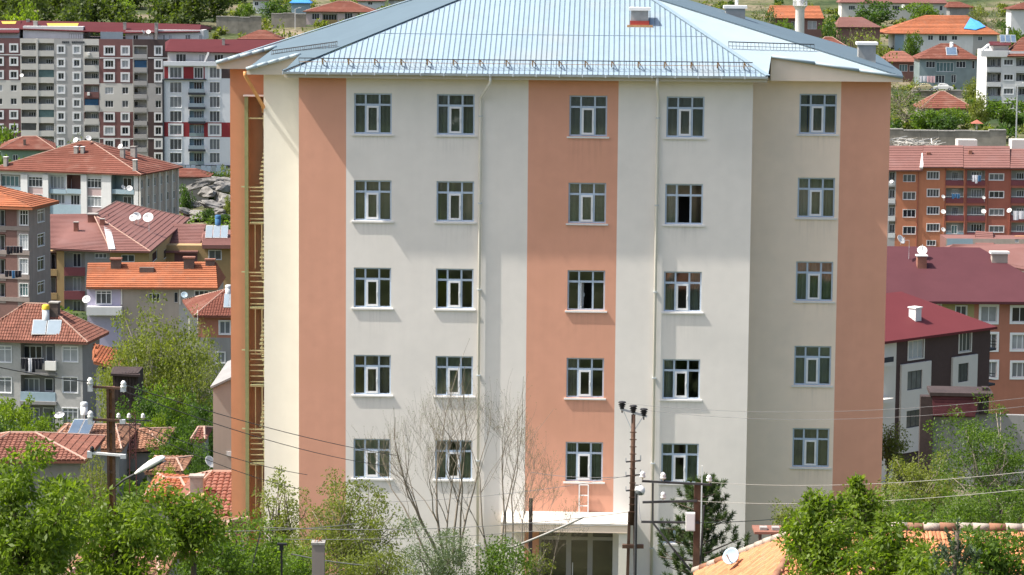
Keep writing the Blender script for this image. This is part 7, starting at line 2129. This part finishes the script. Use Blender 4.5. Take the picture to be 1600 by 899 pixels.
def solar(b, label, x0, y0, x1, y1, n=2, tank=None, tank_m='white_paint', cap=None, m='collector', skew=0):
    h = foot(b, (x0 + x1) / 2, y1)
    o = empty('solar_water_heater', h); tag(o, label, 'solar heater', 'solar water heaters')
    k = h.y / FPX; w = (x1 - x0) * k; ht = (y1 - y0) * k
    tilt = Vector((skew * k, ht * .75, ht * .85))
    for i in range(n):
        u0, u1 = -w / 2 + w * i / n + w * .015, -w / 2 + w * (i + 1) / n - w * .015
        e = Vector((u1 - u0, 0, 0)); a = Vector((u0, -.1, .12)); nrm = e.cross(tilt).normalized()
        mb = MB(); p = [a, a + e, a + e + tilt, a + tilt]; mb.add(p + [q - nrm * .1 for q in p], [(0, 1, 2, 3), (7, 6, 5, 4), (0, 4, 5, 1), (1, 5, 6, 2), (2, 6, 7, 3), (3, 7, 4, 0)])
        c = mb.obj('collector', M['zinc'], o)
        q = MB(); g = .04; qq = [a + e * g + tilt * g, a + e * (1 - g) + tilt * g, a + e * (1 - g) + tilt * (1 - g), a + e * g + tilt * (1 - g)]
        q.add([v + nrm * .012 for v in qq] + [v for v in qq], [(0, 1, 2, 3), (0, 4, 5, 1), (1, 5, 6, 2), (2, 6, 7, 3), (3, 7, 4, 0)]); q.obj('glazing', M[m], c)
    mb = MB()
    for u in (-w / 2 + .05, w / 2 - .05):
        mb.bar((u, ht * .6, -.3), Vector((u, -.1, .1)) + tilt, .05); mb.bar((u, -.1, .02), (u, ht * .8, .02), .05)
    mb.obj('stand', M['zinc'], o)
    if tank:
        p0 = P(tank[0], tank[3], h.y + ht * .85) - h; p1 = P(tank[2], tank[1], h.y + ht * .85) - h
        r_ = (p1.x - p0.x) / 2; cx = (p0.x + p1.x) / 2; z1 = p1.z; zc = z1 - (z1 - p0.z) * .32
        mb = MB(); mb.lathe([(r_, p0.z), (r_, zc), (r_ * .98, zc)], 16, (cx, ht * .85, 0)); mb.lathe([(.03, p0.z - .6), (.05, p0.z), (r_, p0.z)], 12, (cx, ht * .85, 0)); t = mb.obj('tank', M[tank_m], o, True)
        mb = MB(); mb.lathe([(r_ * 1.05, zc), (r_ * 1.05, z1 - r_ * .3), (r_ * .7, z1 - .01), (.01, z1)], 16, (cx, ht * .85, 0)); mb.obj('tank_cap', M[cap or tank_m], t, True)
    return o
solar(SO, 'two panel solar heater with yellow capped tank on the pale brick house', 48.5, 500, 95, 524.5, 2, (66, 476, 77, 500), 'white_wall', 'yellow_paint')
solar(LH2, 'tilted dark blue solar panel on the old tiled house', 103, 656, 138, 684, 2, (126, 628, 137, 648), 'white_paint', 'zinc', 'collector_dk', 10)
solar(OH2, 'pale solar panels with blue tank on the ochre house', 320, 352, 356, 373, 3, (336, 336, 345, 352), 'cloth_blue', None)
solar(TH, 'solar heater cut off by the main building, on terracotta walled house', 349, 459, 366, 482, 2, (352, 445, 362, 459), 'zinc')
solar(GH, 'solar panel on the roof of the glazed grey house', 1478.5, 73, 1496, 87, 1, (1484, 66, 1490, 74), 'white_paint', None, 'collector_dk')
solar(WF, 'dark solar panel on top of the white balcony flats', 1563, 54, 1588, 67, 3, (1572, 44, 1576, 54), 'white_paint', None, 'collector_dk')
# flue with ochre cap on the dusty red roof
h = foot(LH7, 315, 812); o = empty('flue_pipe', h); tag(o, 'white metal flue pipe with ochre cap on the dusty red roof', 'flue')
k = h.y / FPX; zt = (812 - 770) * k
mb = MB(); mb.tube([(0, 0, -.3), (0, 0, zt * .7)], 6 * k, 12); mb.obj('pipe', M['zinc'], o, True)
mb = MB(); mb.lathe([(8.5 * k, zt * .68), (8.5 * k, zt * .98), (6 * k, zt), (.01, zt)], 14); mb.obj('cap', M['ochre'], o, True)
mb = MB(); mb.bar((-.6, .1, 0), (-.6, .1, .5), .03); mb.bar((.6, .1, 0), (.6, .1, .5), .03); mb.bar((-.6, .1, .5), (.6, .1, .5), .03); mb.obj('guard_rail', M['dark_steel'], o)
LH7.chimney(297, 746, 317, 778, 'concrete', True, 'concrete', .9)
LH8.chimney(236, 800, 262, 842, 'brick', True, 'brick') if False else None

# laundry
def laundry(label, x0, y0, x1, y1, Y, n, mats, seed=0):
    O = P((x0 + x1) / 2, y0, Y); o = empty('laundry', O); tag(o, label, 'laundry'); k = Y / FPX; w = (x1 - x0) * k; h = (y1 - y0) * k
    mb = MB(); mb.tube([(-w / 2 - .1, 0, 0), (w / 2 + .1, 0, 0)], .01, 4); mb.obj('line', M['zinc'], o)
    r = random.Random(seed)
    for i in range(n):
        a = -w / 2 + w * i / n; bb = -w / 2 + w * (i + .94) / n; hh = h * r.uniform(.7, 1.0); mb = MB()
        for j in range(5):
            x = a + (bb - a) * j / 4; y = .05 * math.sin(j * 1.9 + i)
            mb.v += [(x, -.03, 0), (x, y - .06, -hh * .5), (x + r.uniform(-.04, .04), y * 1.6 - .06, -hh)]
        for j in range(4):
            for q in range(2): mb.f.append((j * 3 + q, j * 3 + 3 + q, j * 3 + 4 + q, j * 3 + 1 + q)); mb.m.append(0)
        mb.obj('cloth', M[mats[i % len(mats)]], o, True)
laundry('bundle of dark laundry with a pale piece on the pale brick house balcony', 33, 560, 67, 583, 253.6, 6, ('cloth_dark', 'cloth_dark', 'cloth_white', 'cloth_dark'), 1)
laundry('black laundry on the third floor balcony of the brown brick house', 10, 385, 36, 398, 317, 5, ('cloth_dark',), 2)
laundry('dark laundry on the lower balcony of the brown brick house', 8, 423, 34, 436, 317, 5, ('cloth_dark', 'cloth_dark', 'cloth_blue'), 3)
laundry('pale laundry hanging from the top balcony of the rust orange row', 1519, 274, 1533, 287, 458, 3, ('cloth_white', 'cloth_white', 'cloth_blue'), 4)
laundry('blue laundry on the second balcony down of the rust orange row', 1487, 303, 1500, 312, 458, 3, ('cloth_blue',), 5)
laundry('white sheet over the balcony at the right edge of the rust orange row', 1583, 330, 1601, 345, 458, 2, ('cloth_white',), 6)
laundry('white and pink laundry in front of the glazed grey house', 1436, 119, 1461, 131, 628, 4, ('cloth_white', 'cloth_white', 'cloth_pink', 'cloth_pink'), 7)

# parked cars
def car(label, px, pyb, Y, paint, yaw=0.0, L=4.3, group='cars parked on the hillside road', name='parked_car'):
    p = ground_hit(px, pyb) if Y is None else P(px, pyb, Y); o = empty(name, (p.x, p.y, p.z), yaw); tag(o, label, 'car', group)
    prof = [(-.5, .28), (-.5, .62), (-.47, .80), (-.30, .86), (-.20, 1.32), (-.10, 1.42), (.12, 1.42), (.20, 1.34), (.30, .92), (.46, .80), (.5, .60), (.5, .28)]
    mb = MB(); W_ = .82
    for s_ in (-1, 1): mb.v += [(x * L, s_ * W_ * (1 if z < 1 else .86), z) for x, z in prof]
    n = len(prof)
    for i in range(n): j = (i + 1) % n; mb.f.append((i, j, n + j, n + i)); mb.m.append(0)
    mb.f.append(tuple(range(n - 1, -1, -1))); mb.f.append(tuple(range(n, 2 * n))); mb.m += [0, 0]
    mb.obj('body', paint, o)
    for s_ in (-1, 1):
        for (a, c) in ((-.185, -.01), (.0, .185)):
            g = MB(); y = s_ * W_ * .93
            g.poly([(a * L - .12, y * 1.035, .93), (c * L + .1, y * 1.035, .93), (c * L, y * .965, 1.3), (a * L, y * .965, 1.3)]); g.obj('side_window', M['glass_dark'], o)
        for x in (-.31, .31):
            w = MB(); w.tube([(x * L, s_ * W_ * .72, .3), (x * L, s_ * (W_ + .015), .3)], .31, 14); t = w.obj('wheel', M['black'], o)
            w = MB(); w.tube([(x * L, s_ * (W_ + .016), .3), (x * L, s_ * (W_ + .03), .3)], .18, 10); w.obj('hubcap', M['zinc'], t)
    for (a, za, c, zc) in ((-.29, .90, -.205, 1.30), (.29, .95, .205, 1.31)):
        g = MB(); q = .015 if a > 0 else -.015
        g.poly([(a * L + q, -.62, za), (a * L + q, .62, za), (c * L + q, .58, zc), (c * L + q, -.58, zc)]); g.obj('windscreen', M['glass_dark'], o)
    for s_ in (-1, 1):
        g = MB(); g.box(.492 * L, .503 * L, s_ * .62 - .14, s_ * .62 + .14, .58, .72); g.obj('headlight', M['pvc'], o)
    g = MB(); g.box(-.51 * L, -.495 * L, -.75, .75, .34, .48); g.box(.496 * L, .51 * L, -.75, .75, .34, .48); g.obj('bumper', M['dark_steel'], o)['kind'] = 'stuff'
    return o
PT_ = {k: mat('car_paint_' + k, c, .3, .03, spec=.6) for k, c in (('cream', (.55, .47, .28)), ('white', (.75, .75, .73)), ('blue', (.42, .50, .56)))}
car('pale yellow car parked left of the white car below the glazed house', 1445, 141.2, 612.5, PT_['cream'], R(3))
car('white car parked right of the pale yellow car', 1473, 141.4, 612.5, PT_['white'], R(-2))
car('small white car parked among trees above the terrace wall', 371, 34.5, None, PT_['white'], R(20), group='cars on the left slope')
car('light blue car half hidden by bushes right of the dark shed', 224, 621, None, PT_['blue'], R(-35), group='cars on the left slope')
# small red canopy stand and rubble by the retaining wall
O = P(1526, 206, 530); o = empty('garden_canopy', O); tag(o, 'small red canopy on a white post behind the retaining wall', 'canopy'); k = 530 / FPX
mb = MB(); mb.tube([(0, 0, -1), (0, 0, 13 * k)], .12, 8); mb.obj('post', M['white_paint'], o)
mb = MB(); mb.add([(-9 * k, -1, 13 * k), (9 * k, -1, 13 * k), (9 * k, 1, 13 * k), (-9 * k, 1, 13 * k), (0, 0, 19 * k)], [(0, 1, 4), (1, 2, 4), (2, 3, 4), (3, 0, 4), (3, 2, 1, 0)]); mb.obj('canopy', M['brick_red'], o)
r = random.Random(6); mb = MB()
for i in range(130):
    x = r.uniform(1384, 1466); y = r.uniform(217, 231); p = P(x, y, r.uniform(505, 514)); d = Vector((r.uniform(-1, 1), r.uniform(-.5, .5), r.uniform(-.25, .25))) * r.uniform(.4, 2.6)
    mb.bar(p - d, p + d, r.uniform(.06, .2), r.uniform(.05, .14), r.choice((0, 0, 1, 2)))
o = mb.obj('timber_rubble', [M['tower_cream'], M['concrete'], M['stone_wall']]); tag(o, 'heap of pale broken timber and rubble below the retaining wall', 'rubble', kind='stuff')
